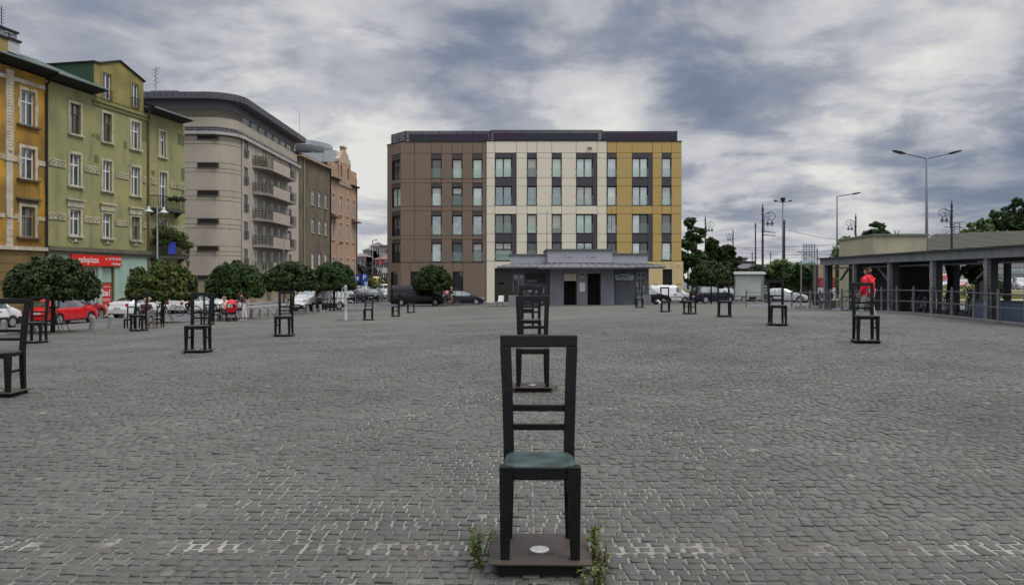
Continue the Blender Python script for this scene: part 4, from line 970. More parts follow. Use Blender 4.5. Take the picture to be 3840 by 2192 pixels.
def clip_path(p, t0, t1):
    """piece of a polyline between arc lengths t0 and t1"""
    L_ = [0]
    for a, c in zip(p, p[1:]): L_.append(L_[-1]+math.hypot(c[0]-a[0], c[1]-a[1]))
    def at(t):
        for i in range(len(p)-1):
            if t <= L_[i+1] or i == len(p)-2:
                f = (t-L_[i])/(L_[i+1]-L_[i]); return (p[i][0]+(p[i+1][0]-p[i][0])*f, p[i][1]+(p[i+1][1]-p[i][1])*f)
    return [at(t0)]+[q for q, l in zip(p, L_) if t0+.01 < l < t1-.01]+[at(t1)]
def ring_wall(outer, inner, z0, z1, b=None):
    b = b or MB(); n = len(outer)
    for i in range(n-1):
        o0, o1, i0, i1 = outer[i], outer[i+1], inner[i], inner[i+1]
        b.add([(*o0,z0),(*o1,z0),(*i1,z0),(*i0,z0),(*o0,z1),(*o1,z1),(*i1,z1),(*i0,z1)], [(3,2,1,0),(4,5,6,7),(0,1,5,4),(2,3,7,6)]+([(3,0,4,7)] if i == 0 else [])+([(1,2,6,5)] if i == n-2 else []))
    return b
P0, P1 = corner_path(0), corner_path(-.5)
ring_wall(P0, P1, -1.6, 16.4).build('wall', m_groove, bb)
PO = corner_path(.035)
T = lambda x: x+46.0      # arc length of a point on the straight front
Tend = 15+2.55*math.pi/2*.995; TS = (T(-32.0), T(-29.9)); 
slots = ((16.32,15.93),(13.56,13.04),(10.74,10.19),(7.87,7.35),(5.07,4.58),(2.08,1.66))
bands = [16.38]
for zt, zb_ in slots: bands += [zt, zb_-.05, zb_-.47]
bands.append(1.0)
SL = (T(-32.05), T(-29.85))
CE = 15+2.5*1.41
for zt, zc in zip(bands, bands[1:]):
    isl = any(abs(zt-s[0]) < .02 for s in slots) and zt > 1.2
    for t0, t1 in (((0, SL[0]), (SL[1], 18.92)) if isl else ((0, 18.92),)):
        q = clip_path(PO, t0, t1); r = clip_path(P0, t0*.999, t1*.998); r = [(a*.0+x, y) for x, y in [(p[0], p[1]) for p in q] for a in (0,)]
        inner = [(x-.0, y) for x, y in clip_path(corner_path(-.02), t0, t1)]
        m_ = min(len(q), len(inner)); ring_wall(q[:m_], inner[:m_], zc+.045, zt-.004).build('wall_band', m_beige, bb)
for zt, zb_ in slots:
    o = put('slot_window', frame_mesh(2.1, zt-zb_, .05, (), (), .06, m_wood_brown, 'slot_window'), bb, (-32.0, 75.93, zb_)); put('pane', pane_mesh(2.0, zt-zb_-.1, m_dark_void), o, (.05,.03,.05))
    MB().box(-.08,2.18,-.07,.0,-.06,-.01).build('sill', m_wood_brown, o)
ring_wall(corner_path(.037), corner_path(-.02), -1.6, 1.0).build('base_wall', m_beige2, bb)
# long right side: plain rendered face over the dark backing, with its windows
fy = lambda o: o
def side_window(y0, y1, z0, z1, fm=m_wood_brown, rail=True):
    o = bpy.data.objects.new('window', frame_mesh(y1-y0, z1-z0, .07, (.5,), (), .06, fm)); COL.objects.link(o); o.parent = bb
    o.location = (-28.44, y0, z0); o.rotation_euler = (0,0,R(90)); put('pane', pane_mesh(y1-y0-.12, z1-z0-.12, m_pane_dark), o, (.06,.03,.06))
    if rail:
        r = MB()
        for zz in (.12,.4,.68,.94): r.box(-.06,y1-y0+.06,-.16,-.135,zz,zz+.022)
        r.box(-.06,-.03,-.16,0,.1,.98).box(y1-y0+.03,y1-y0+.06,-.16,0,.1,.98); r.build('window_rail', m_galv, o)
    return o
FL = (14.25, 11.35, 8.45, 5.55, 2.65)
sops = []
yo = [(79.05,80.35)]
so = [(79.1,80.3,f+.35,f+2.3) for f in FL]+[(y, y+1.2, f+.05, f+2.25) for f in FL for y in (82.4,85.2,88.0,90.6)]+[(95.0,96.2,f+.3,f+2.2) for f in FL]
X = sorted({78.6,99.4,*[v for o in so for v in o[:2]]}); Z = sorted({-1.6,16.4,*[v for o in so for v in o[2:]]}); b = MB()
for i in range(len(X)-1):
    for j in range(len(Z)-1):
        cy, cz = (X[i]+X[i+1])/2, (Z[j]+Z[j+1])/2
        if Z[j+1] <= 2.61 and 81 < cy: continue
        if any(o[0] < cy < o[1] and o[2] < cz < o[3] for o in so): continue
        b.box(-28.49,-28.40,X[i],X[i+1],Z[j],Z[j+1])
b.build('side_wall', m_beige, bb)
for o in so: side_window(o[0], o[1], o[2], o[3], m_wood_white if 81 < o[0] < 94 else m_wood_brown, not (81 < o[0] < 94))
for y in (81.0, 86.5, 92.5, 98.2): MB().box(-28.49,-27.9,y,y+1.1,-1.6,2.3).build('pier', m_beige2, bb)
MB().box(-30.5,-29.6,81,99,-1.6,2.3).build('shop_wall', m_dark_void, bb)
for k, y in enumerate((82.6,84.6,88,90.2,94,96)): window(bb, 0, 1.6, 0, 2.6, 0, m_galv, m_pane_dark, .06, (), (), .05, name='shop_window').matrix_world = Matrix.Translation((-29.55,y,-.9))@Matrix.Rotation(R(90),4,'Z')
for f in FL:
    pl = [(-28.4,81.6),(-27.1,83.3),(-27.1,93.7),(-28.4,94.6)]
    o = MB().prism(pl, f-.32, f-.06).build('balcony', mat('balcony_concrete', (.24,.225,.205), .9), bb)
    MB().box(-27.16,-27.04,84.6,91.0,f-.30,f+.92).build('parapet', m_beige, o)
    r = MB()
    def rail_run(p0, p1, step=.42):
        L_ = math.hypot(p1[0]-p0[0], p1[1]-p0[1]); n = max(1, int(L_/step))
        for k in range(n+1): x, y = p0[0]+(p1[0]-p0[0])*k/n, p0[1]+(p1[1]-p0[1])*k/n; r.tube([(x,y,f-.1),(x,y,f+1.05)], .022, 4)
        for zz in (.02,.28,.54,.8,1.04): r.tube([(*p0,f+zz),(*p1,f+zz)], .018, 4)
    rail_run((-28.4,81.65),(-27.1,83.3)); rail_run((-27.1,83.3),(-27.1,84.6)); rail_run((-27.1,91.0),(-27.1,93.7)); rail_run((-27.1,93.7),(-28.4,94.55))
    r.tube([(-27.1,84.6,f+1.04),(-27.1,91,f+1.04)], .025, 4); r.build('railing', m_iron, o)
    if f > 5: MB().hexa([(-28.3,81.78,f),(-27.17,83.3,f),(-27.17,83.32,f),(-28.3,81.8,f)], [(-28.3,81.78,f+1),(-27.17,83.3,f+1),(-27.17,83.32,f+1),(-28.3,81.8,f+1)]).build('balcony_screen', glass_sheet('smoked_sheet', (.22,.20,.17), .55) if 'smoked_sheet' not in MT else MT['smoked_sheet'], o)
b = MB().hexa([(-28.2,82.2,14.3),(-27.3,83.35,14.3),(-27.4,84.4,14.3),(-28.2,84.4,14.3)], [(-28.1,82.3,15.2),(-27.4,83.4,15.2),(-27.5,84.3,15.2),(-28.1,84.3,15.2)])
tag(b.build('yellow_cover', mat('yellow_cloth', (.50,.42,.12), .8)), 'pale yellow cloth cover on the topmost balcony of the beige block', 'cloth')
# cornice ledge, gallery rail, set-back storeys, roof slab
ring_wall(corner_path(.42), corner_path(-.4), 16.42, 16.72).build('cornice', m_ledge, bb)
r = MB(); pr = corner_path(.25)
for zz in (16.95,17.2): r.tube([(*p,zz) for p in pr], .025, 5)
tot = sum(math.hypot(c[0]-a[0], c[1]-a[1]) for a, c in zip(pr, pr[1:]))
for k in range(int(tot/1.15)):
    p = clip_path(pr, k*1.15, k*1.15+.05)[0]; r.tube([(*p,16.7),(*p,17.22)], .03, 4)
r.build('railing', m_galv, bb)
ring_wall(corner_path(-.15), corner_path(-.9), 16.72, 17.22).build('gallery_wall', m_anth, bb)
ring_wall(corner_path(-.1), corner_path(-1.2), 17.22, 18.22).build('upper_parapet', m_beige, bb)
ring_wall(corner_path(-.5), corner_path(-1.5), 18.25, 19.12).build('attic_wall', mat('dark_beige', (.17,.145,.115), .9), bb)
ring_wall(corner_path(-.42), corner_path(-1.5), 19.12, 19.95).build('attic_cladding', m_anth2, bb)
r = MB(); r.tube([(*p,18.42) for p in corner_path(-.2)[3:]], .025, 5); r.build('railing', m_galv, bb)
for y in np.arange(80.5, 98, 2.6):
    o = put('window', frame_mesh(1.6, .75, .06, (.5,), (), .05, m_wood_white), bb, (-28.96, y, 18.3), R(90)); put('pane', pane_mesh(1.5, .65, m_pane_dark), o, (.05,.03,.05))
sl = [(-46,75.3)]+[(-31+3.3*math.sin(math.pi/2*k/10), 78.5-3.2*math.cos(math.pi/2*k/10)) for k in range(11)]+[(-27.7,100.4),(-46,100.4)]
MB().prism(sl, 19.95, 20.62).build('roof_slab', m_anth, bb)
sm = MB()
for t in np.arange(.6, 38, .62):
    pth = [(-46,75.3)]+[(-31+3.3*math.sin(math.pi/2*k/10), 78.5-3.2*math.cos(math.pi/2*k/10)) for k in range(11)]+[(-27.7,100.4)]
    a, c = clip_path(pth, t, t+.03)[0], clip_path(pth, t, t+.03)[-1]; ux, uy = c[0]-a[0], c[1]-a[1]; l = math.hypot(ux,uy); nx, ny = uy/l, -ux/l
    sm.hexa([(a[0]-nx*.01,a[1]-ny*.01,19.97),(a[0]+nx*.02,a[1]+ny*.02,19.97),(c[0]+nx*.02,c[1]+ny*.02,19.97),(c[0]-nx*.01,c[1]-ny*.01,19.97)],[(a[0]-nx*.01,a[1]-ny*.01,20.6),(a[0]+nx*.02,a[1]+ny*.02,20.6),(c[0]+nx*.02,c[1]+ny*.02,20.6),(c[0]-nx*.01,c[1]-ny*.01,20.6)])
sms = sm.build('roof_seam', mat('seam', (.03,.033,.04), .6), bb); sms['kind'] = 'stuff'
b = MB().box(-37.6,-35.0,78,79.2,20.62,20.9).box(-37.7,-34.9,77.9,79.3,21.25,21.4)
for k in range(5): b.box(-37.5+.58*k,-37.35+.58*k,78,79.2,20.9,21.25)
b.build('roof_vent', m_galv, bb)
b = MB().tube([(-37.4,78.4,21.3),(-37.4,78.4,24.0)], .05, 5)
for zz, l in ((23.7,.5),(23.4,.4),(23.1,.35),(22.6,.3),(22.2,.3)): b.tube([(-37.4-l,78.4,zz-.15),(-37.4+l,78.4,zz+.25)], .03, 4)
b.build('aerial', m_galv, bb)
MB().box(-46,-29.7,77.5,99.3,-1.6,19.9).build('core', m_groove, bb)
# ------------------------------------------------------------------ further houses on the side street
m_umber = mat('umber_render', (.155,.125,.078), .95, (.11,.09,.06), .4, detail=7, bump=.2, dirt=(.06,.052,.04), dscale=.5)
m_pink = mat('salmon_render', (.40,.255,.16), .9, (.33,.21,.135), .5, dirt=(.25,.18,.13), dscale=.6)
m_pink2 = mat('pale_salmon_trim', (.48,.36,.26), .85, (.40,.29,.21), 1)
m_redroof = mat('red_tin_roof', (.17,.04,.032), .6, (.12,.035,.03), 1)
DU = (.0867, .9962)
drot = math.atan2(DU[1], DU[0])
dh = thing('umber_house', 'dark brown rendered house with three storeys of white windows', 'house', (-28.4, 99.6, 0), drot)
# window rows measured along the front: three columns at 5.3, 7.9, 10.3 m
dops = []
for c in (5.2, 8.0, 10.7):
    for z0, z1 in ((3.2,5.4),(8.2,10.3),(12.1,14.3)): dops.append((c-.55, c+.55, z0, z1))
grid_wall(dh, 'wall', 0, 12.6, -1.7, 18.1, dops, m_umber)
MB().box(0,12.6,.5,.55,-1.7,18).build('inner_wall', m_dark_void, dh)
MB().add([(0,0,-1.7),(0,9,-1.7),(0,9,18.1),(0,0,18.1)], [(3,2,1,0)]).build('end_wall', m_umber, dh)
for i, (a, c, d, e) in enumerate(dops):
    w = window(dh, a, c, d, e, .12, m_wood_white, pm_old if d > 4 else [m_pane_grey], .09, (.5,), (.7,), .07)
    MB().box(-.1,c-a+.1,-.24,0,-.1,-.01).build('sill', m_pink2, w)
MB().box(0,12.6,-.1,0,2.8,2.95).build('ledge', m_umber, dh)
MB().box(-.2,12.6,-.55,.3,18.1,18.3).build('eave', m_pink2, dh)
MB().hexa([(-.2,-.5,18.3),(12.6,-.5,18.3),(12.6,8,20.9),(-.2,8,20.9)], [(-.2,-.55,18.38),(12.6,-.55,18.38),(12.6,8,21),(-.2,8,21)]).build('roof', m_redroof, dh)
MB().tube([(1.6,-.1,-1.5),(1.6,-.1,18.1)], .09, 6).build('drain_pipe', mat('pale_pipe', (.30,.25,.18), .7), dh)
MB().tube([(12.5,-.1,-1.5),(12.5,-.1,18.1)], .09, 6).build('drain_pipe', m_roof, dh)
ch = MB().box(.2,3.8,2.0,3.2,18.5,20.3).build('chimney', mat('pale_chimney', (.46,.43,.37), .9, (.35,.33,.29), 2), dh)
for k in range(4): MB().box(.4+.85*k,.95+.85*k,2.05,3.15,20.3,21.0).build('chimney_pot', MT['pale_chimney'], ch)
ph = thing('salmon_house', 'salmon pink tenement with stepped gables and bay ledges', 'house', (-28.4+DU[0]*12.62, 99.6+DU[1]*12.62, 0), drot)
pops = []
for c in (1.3, 5.0, 8.4, 11.8):
    for z0, z1 in ((3.0,5.6),(8.4,11.1),(12.5,15.3)): pops.append((c-.55, c+.55, z0-.6, z1-.6))
pops += [(4.5,5.3,17.7,19.5),(8.0,8.8,17.7,19.5)]
grid_wall(ph, 'wall', 0, 13.4, -1.7, 16.9, pops, m_pink)
MB().box(0,13.4,.5,.55,-1.7,16.8).build('inner_wall', m_dark_void, ph)
MB().add([(13.4,0,-1.7),(13.4,9,-1.7),(13.4,9,17),(13.4,0,17)], [(0,1,2,3)]).build('end_wall', m_pink, ph)
for a, c, d, e in pops:
    w = window(ph, a, c, d, e, .12, m_wood_white, pm_old, .1, (.5,), (.7,), .07)
    W, H = c-a, e-d; b = MB(); b.box(-.2,0,-.18,-.12,-.1,H+.25).box(W,W+.2,-.18,-.12,-.1,H+.25).box(0,W,-.177,-.12,H,H+.25).box(-.28,W+.28,-.26,-.12,-.22,-.1); b.build('surround', m_pink2, w)
def stepped(a, c, z0, prof, name):
    pts = [(a, z0)]+[(c, z0)]+prof[::-1]
    MB().prismy([(x,z) for x,z in pts], -.12, .5).build(name, m_pink, ph)
grid_wall(ph, 'gable', 3.6, 9.8, 16.9, 20.0, [o for o in pops if o[2] > 17], m_pink, -.12, .24)
MB().prismy([(3.6,20.0),(9.8,20.0),(9.8,20.4),(8.8,20.9),(8.3,21.6),(7.4,21.9),(7.2,22.5),(6.2,22.5),(6.0,21.9),(5.1,21.6),(4.6,20.9),(3.6,20.4)][::1], -.15, .5).build('gable_top', m_pink2, ph)
MB().box(5.9,7.5,-.25,.55,22.5,22.75).build('gable_cap', m_pink2, ph)
for a, c in ((0,3.5),(9.9,13.4)):
    MB().box(a-.05,c+.1,-.6,0,16.9,17.1).build('eave', m_roof, ph)
    MB().box(a,c,-.1,.4,17.1,18.4).build('attic_wall', m_pink, ph)
    for k in range(4): MB().box(a+.1+k*.85,a+.6+k*.85,-.14,.44,18.4,18.4+.3+.22*(k if a > 5 else 3-k)).build('merlon', m_pink2, ph)
MB().box(3.4,10,-.25,-.12,16.5,16.75).build('string_band', m_pink2, ph)
MB().prismx([(0,11.6),(-.9,11.2),(-.9,11.0),(0,11.0)], .1, 2.6).build('bay_roof', mat('rusty_bay_roof', (.15,.08,.06), .8), ph)
MB().prismx([(0,11.6),(-.9,11.2),(-.9,11.0),(0,11.0)], 10.6, 13.2).build('bay_roof', mat('rusty_bay_roof', (.15,.08,.06), .8), ph)
for z in (11.2, 7.0):
    b = MB().box(13.4,14.2,.5,2.5,z-.2,z)
    b.tube([(14.2,.5,z),(14.2,.5,z+1),(14.2,2.5,z+1),(14.2,2.5,z)], .04, 4); b.build('end_balcony', m_iron, ph)
MB().tube([(13.3,-.1,-1.5),(13.3,-.1,16.9)], .09, 6).build('drain_pipe', m_redroof, ph)
MB().hexa([(0,.4,17),(13.4,.4,17),(13.4,8,20),(0,8,20)], [(0,.4,17.1),(13.4,.4,17.1),(13.4,8,20.1),(0,8,20.1)]).build('roof', m_redroof, ph)
# office block with the round roof
ob = thing('office_block', 'red and grey office block with a round saucer roof behind the umber house', 'office building', (0, 140, 0))
m_rbrick = mat('brick_red_cladding', (.24,.06,.045), .8, (.19,.05,.04), 1); m_pale_grey = mat('pale_grey_panel', (.44,.46,.48), .6, (.38,.40,.42), .3)
MB().box(-46,-38.5,0,12,-2,23.6).box(-35.05,-33.0,-.2,12,-2,23.6).build('wall', m_rbrick, ob)
MB().box(-38.5,-35.05,.3,12,-2,23.6).build('core', m_dark_void, ob)
for k in range(3):
    for z in (14.8, 18.0, 21.2):
        window(ob, -38.4+1.12*k, -37.32+1.12*k, z, z+2.3, 0, m_pale_grey, m_pane_sky if k else m_pane_grey, .1, (), (.55,), .1)
    MB().box(-38.45,-35.05,0,.3,23.5,23.6).build('head', m_pale_grey, ob)
MB().box(-48,-33.0,-.3,12,23.6,25.3).build('parapet', m_pale_grey, ob)
MB().box(-35.1,-32.9,-.45,12,23.6,25.75).build('corner_pier', m_pale_grey, ob)
MB().lathe([(4.3,25.3),(4.3,26.9)], 28, (-42.4,6,0)).build('drum', mat('drum_grey', (.22,.25,.25), .6), ob)
MB().box(-38.8,-37.6,2.4,9,25.4,26.4).build('drum_window', m_pane_dark, ob)
d_ = MB().lathe([(3.5,25.35),(5.2,25.7),(7.2,26.5),(7.7,26.9),(7.7,27.8),(7.4,28.0),(1,28.5)], 40, (-43.0,6,0)).build('saucer_roof', mat('saucer_metal', (.36,.385,.40), .45, (.30,.325,.34), .4, metal=.2), ob, smooth=False)
b = MB()
for a in (-50, -35, -15, 5): x, y = -43.0+7.7*math.cos(R(a)), 6+7.7*math.sin(R(a)); b.tube([(x,y,27.0),(x+.9*math.cos(R(a)),y+.9*math.sin(R(a)),26.7)], .06, 4).cbox((x+1*math.cos(R(a)),y+1*math.sin(R(a)),26.7), (.3,.3,.2))
b.build('spotlights', m_galv, ob)['kind'] = 'stuff'
MB().tube([(-41.6,6,28.2),(-41.6,6,34.5)], .04, 4).build('mast', m_galv, ob)

# ------------------------------------------------------------------ the three-coloured block facing the viewer
m_brown = mat('brown_cladding', (.205,.15,.11), .75, (.19,.138,.10), .35)
m_cream = mat('cream_cladding', (.78,.71,.56), .75, (.74,.67,.53), .3)
m_gold = mat('mustard_cladding', (.50,.355,.125), .75, (.47,.33,.115), .3)
m_palegold = mat('pale_yellow_render', (.62,.49,.25), .85, (.57,.45,.235), .4)
m_ink = mat('aubergine_panel', (.062,.054,.066), .6, (.055,.05,.06), .5)
m_ink2 = mat('umber_panel', (.065,.052,.047), .6)
m_back = mat('joint_backing', (.03,.026,.022), .9)
m_winf = mat('anthracite_window_frame', (.016,.016,.018), .45)
m_louvre = mat('dark_louvre', (.012,.042,.040), .45, (.042,.016,.048), .09, lo=.42, hi=.58, metal=.2)
cb = thing('panel_block', 'modern four-storey block clad in brown, cream and mustard panels', 'apartment block', (0, 80, 0))
JG = .018
def panel(a, c, z0, z1, m, y=0.0, t=.05, name='facade_panel'):
    return MB().box(a+JG, c-JG, y, y+t, z0+JG, z1-JG).build(name, m, cb)
prnd = random.Random(21)
def modern_window(a, c, z0, z1, pm, double=False, rail=True, split=None):
    if prnd.random() < .22 and not isinstance(pm, list): pm = prnd.choice((m_pane_mid, m_pane_sky, m_pane_grey, m_pane_dark))
    o = window(cb, a, c, z0, z1, .16, m_winf, pm, .085, (.5,) if double else (), (), .08)
    MB().box(-.02,c-a+.02,-.14,0,-.05,-.002).build('sill', m_winf, o)
    if prnd.random() < .3:
        hb_ = (z1-z0)*prnd.choice((.3,.45,.7)); nb = int(hb_/.09); b = MB()
        for q in range(nb): b.box(.09,c-a-.09,.03,.037,z1-z0-.10-.09*(q+1),z1-z0-.10-.09*q-.012)
        b.build('blind', mat('pale_blind', (.55,.56,.52), .7), o)['kind'] = 'stuff'
    if rail:
        MB().box(-.06,c-a+.06,-.19,-.178,.05,1.06).build('glass_balustrade', m_rail_glass, o)
        b = MB()
        for xx in (-.07, c-a+.07):
            for zz in (.2,.95): b.cbox((xx,-.185,zz), (.07,.06,.07))
        b.build('glass_clamp', m_galv, o)['kind'] = 'stuff'
    return o
# brown wing
MB().box(-11.96,-2.77,.16+.1,14,-1.6,16.4).build('core', m_back, cb)
MB().box(-2.74,10.16,.16+.1,14,-1.6,16.48).build('core', m_back, cb)
MB().box(10.18,18.15,.16+.1,14,-1.6,16.46).build('core', m_back, cb)
bw = ((-8.64,-7.55),(-6.42,-5.32),(-4.23,-3.16)); bp_ = ((-11.96,-10.45),(-10.45,-8.64),(-7.55,-6.42),(-5.32,-4.23),(-3.16,-2.77))
fl = ((15.17,14.57,12.45,12.03),(12.03,11.56,9.49,9.02),(9.02,8.54,6.38,6.0),(6.0,5.57,3.52,3.48))
panes_b = ([m_pane_green,m_pane_green,m_pane_green],[m_pane_pale,m_pane_grey,m_pane_pale],[m_pane_sky,m_pane_sky,m_pane_sky],[m_pane_grey,m_pane_dark,m_pane_grey])
xs_top = (-11.96,-10.45,-8.64,-7.55,-6.42,-5.32,-4.23,-3.16,-2.77)
for a, c in zip(xs_top, xs_top[1:]): panel(a, c, 15.17, 16.41, m_brown)
for r_, (t0, t1, t2, t3) in enumerate(fl):
    for a, c in bp_: panel(a, c, t2, t0, m_brown)
    for k, (a, c) in enumerate(bw):
        panel(a, c, t1, t0, m_ink2, .03)
        modern_window(a+.03, c-.03, t2+.03, t1-.02, panes_b[r_][k])
        if r_ < 3: panel(a, c, t3, t2, m_brown)
    if r_ < 3:
        for a, c in bp_: panel(a, c, t3, t2, m_brown)
MB().box(-2.8,-2.745,-.02,.2,-1.5,16.45).build('edge_strip', m_ink, cb)
gf = ((-11.96,-10.9),(-9.7,-5.32-1.1),(-5.25,-2.77))
for a, c in ((-11.96,-10.85),(-9.9,-8.6),(-7.4,-6.36),(-5.25,-2.77)): panel(a, c, -1.5, 3.48, m_brown)
for a, c in ((-10.85,-9.9),(-8.6,-7.4),(-6.36,-5.25)):
    panel(a, c, 2.5, 3.48, m_brown); panel(a, c, -1.5, .55 if a > -7 else -1.2, m_brown)
    window(cb, a+.02, c-.02, .55 if a > -7 else -1.0, 2.48, .18, m_winf, m_pane_dark, .07, (), (), .07, name='shop_window')
# chamfered left corner
cf = Vector((-11.98, 0)); ce = Vector((-13.75, 2.3)); L_ = (cf-ce).length; ca_ = math.atan2(cf.y-ce.y, cf.x-ce.x)
def chm(me_or_mb, name, m=None):
    me = me_or_mb.mesh(name, m) if isinstance(me_or_mb, MB) else me_or_mb
    o = put(name, me, cb, (ce.x, ce.y, 0), ca_); return o
chm(MB().box(0,L_-.05,.26,2.5,-1.6,16.35), 'core', m_back)
chm(MB().box(JG,L_-JG,0,.05,15.19,16.39), 'facade_panel', m_brown)
for r_, (t0, t1, t2, t3) in enumerate(fl):
    chm(MB().box(JG,1.05,0,.05,t3+.01,t0-JG), 'facade_panel', m_brown); chm(MB().box(1.07,L_-JG,.03,.08,t1,t0-JG), 'facade_panel', m_ink2); chm(MB().box(1.07,L_-JG,0,.05,t3+.01,t2-JG), 'facade_panel', m_brown)
    o = window(cb, 0, L_-1.12, t2+.02, t1-.02, 0, m_winf, [m_pane_dark,m_pane_green][r_ == 1], .085, (.5,), (), .08); dx = Vector((1.08,.16)); c_, s_ = math.cos(ca_), math.sin(ca_)
    o.location = (ce.x+dx.x*c_-dx.y*s_, ce.y+dx.x*s_+dx.y*c_, t2+.02); o.rotation_euler = (0,0,ca_)
chm(MB().box(JG,.8,0,.05,-1.5,3.46).box(2.35,L_-JG,0,.05,-1.5,3.46).box(.8,2.35,.001,.05,2.5,3.46), 'facade_panel', m_brown)
chm(MB().box(.8,2.35,.2,.24,-1.5,2.5), 'entrance', m_pane_dark)
MB().add([(-13.75,2.3,-1.6),(-13.75,14,-1.6),(-13.75,14,16.4),(-13.75,2.3,16.4)], [(3,2,1,0)]).build('end_wall', m_brown, cb)
# cream and mustard wings
rows = ((15.22,14.67,12.6,12.55),(11.68,11.64,9.59,9.56),(8.69,8.64,6.6,6.57),(5.68,5.63,3.7,3.63))
def wing(panels, bays, m, top, pane_rows, x_end, joints_top):
    for a, c in zip(joints_top, joints_top[1:]): panel(a, c, 15.24, top, m)
    zs = (15.24,14.67,12.55,11.68,9.56,8.69,6.57,5.68,3.65)
    for a, c in panels:
        for z1, z0 in zip(zs, zs[1:]): panel(a, c, z0, z1, m)
    for a, c in [(b_[0], b_[-1]) for b_ in bays]: panel(a, c, 8.69, 9.56, m)
    for bi, b_ in enumerate(bays):
        a, c = b_[0], b_[1]; e = b_[-1]
        if e > c: panel(c, e, 9.58, 15.24, m_ink, .03); panel(c, e, 3.65, 8.67, m_ink, .03)
        for k, (t0, t1, t2, t3) in enumerate(rows):
            if k == 0: panel(a, c, 14.67, 15.24, m_ink, .03)
            if k == 1: panel(a, c, 11.68, 12.58, m_ink, .03)
            if k == 3: panel(a, c, 5.66, 6.58, m_ink, .03)
            modern_window(a+.02, c-.02, t2, t1, pane_rows[k][bi], c-a > 1.4)
S, Pp, Gn, Gy, Dk = m_pane_sky, m_pane_pale, m_pane_green, m_pane_grey, m_pane_dark
wing(((-2.74,-1.83),(.48,1.61),(2.66,4.26),(5.32,6.87),(9.13,10.15)), ((-1.83,-.02,.48),(1.61,2.66,2.66),(4.26,5.32,5.32),(6.87,8.64,9.13)), m_cream, 16.48,
     ([Gn,Gn,Gn,Pp],[S,S,S,S],[Dk,Gn,Gn,Gn],[Dk,Dk,Dk,Dk]), 10.15, (-2.74,-1.83,.48,1.61,2.66,4.26,6.87,9.13,10.15))
wing(((11.21,12.87),(15.06,16.05),(17.08,18.17)), ((10.19,11.21,11.21),(12.87,14.57,15.06),(16.05,17.08,17.08)), m_gold, 16.42,
     ([Gy,Pp,Gy],[Pp,Gy,Gy],[S,[Pp,Dk],Dk],[Dk,[Pp,Dk],Pp]), 18.17, (10.19,11.21,12.87,15.06,16.05,17.08,18.17))
for a, c in ((-2.74,-1.85),(12.2,16.15),(17.14,18.36)): panel(a, c, -1.5, 3.63, m_cream if a < 0 else m_palegold, -.02 if a > 0 else 0, .07)
panel(16.15, 17.14, 2.77, 3.63, m_palegold, -.02, .07)
MB().box(16.15,17.14,.15,.2,-1.5,2.75).build('doorway', m_dark_void, cb)
MB().box(-1.85,12.2,.04,.09,2.9,3.62).build('facade_panel', m_cream, cb)
window(cb, -1.8, -.1, -.9, 2.85, .3, m_winf, m_pane_dark, .08, (.55,), (), .07, name='shop_door')
for a in (.2, 2.6, 5.0, 7.4, 9.8): window(cb, a, a+2.2, -.6, 2.8, .3, m_winf, m_pane_dark, .08, (), (), .07, name='shop_window')
MB().box(-1.5,-.85,.26,.27,1.2,1.35).build('door_notice', m_white, cb)
MB().box(-1.7,-.05,.1,.115,3.75,4.75).build('sign_glass', mat('green_sign_glass', (.27,.36,.31), .3), cb)
lettering('@ MORIN', .36, mat('sign_teal', (.06,.13,.12), .5), cb, (-.88,.09,4.25), .9)
MB().box(8.1,8.4,-.2,0,15.7,15.85).lathe([(.09,-.28),(.09,-.02)], 8, (8.5,0,15.72), 'y').build('security_camera', m_galv, cb)
MB().lathe([(.1,-.2),(.1,0)], 8, (17.9,-.02,3.3), 'y').build('wall_lamp', m_white, cb)
MB().add([(18.17,.05,3.63),(18.17,14,3.63),(18.17,14,16.44),(18.17,.05,16.44)], [(0,1,2,3)]).build('end_wall', m_gold, cb)
MB().add([(18.36,.05,-1.6),(18.36,14,-1.6),(18.36,14,3.63),(18.36,.05,3.63)], [(0,1,2,3)]).build('end_wall', m_palegold, cb)
b = MB().box(-13.9,-2.76,-.06,14,16.43,16.52) if False else MB()
b.box(-12.0,-2.76,-.06,14,16.42,16.5).box(-2.74,10.17,-.06,14,16.5,16.58).box(10.19,18.24,-.06,14,16.44,16.52); b.build('coping', m_winf, cb)
chm(MB().box(-.1,L_,-.06,3,16.41,16.5), 'coping', m_winf)
# roof screens of horizontal louvres
def louvres(p0, p1, z0, z1, n, posts):
    L2 = math.hypot(p1[0]-p0[0], p1[1]-p0[1]); a = math.atan2(p1[1]-p0[1], p1[0]-p0[0])
    lm = MB().hexa([(0,-.05,0),(L2,-.05,0),(L2,.03,.05),(0,.03,.05)], [(0,-.05,.120),(L2,-.05,.120),(L2,.03,.132),(0,.03,.132)]).mesh('louvre_slat', m_louvre)
    for k in range(n): put('louvre_slat', lm, cb, (p0[0], p0[1], z0+(z1-z0)*(k+.3)/n), a)
    pm_ = MB().box(-.035,.035,.06,.13,0,z1-z0+.05).mesh('screen_post', m_winf)
    for k in range(posts+1): put('screen_post', pm_, cb, (p0[0]+(p1[0]-p0[0])*k/posts, p0[1]+(p1[1]-p0[1])*k/posts, z0), a)
louvres((-13.3,2.4), (-11.5,.35), 16.55, 17.6, 8, 2)
louvres((-11.5,.35), (-2.35,.35), 16.55, 17.62, 8, 5)
louvres((-2.3,.3), (9.7,.3), 16.62, 17.72, 8, 7)
louvres((9.75,.4), (17.75,.4), 16.58, 17.6, 8, 5)
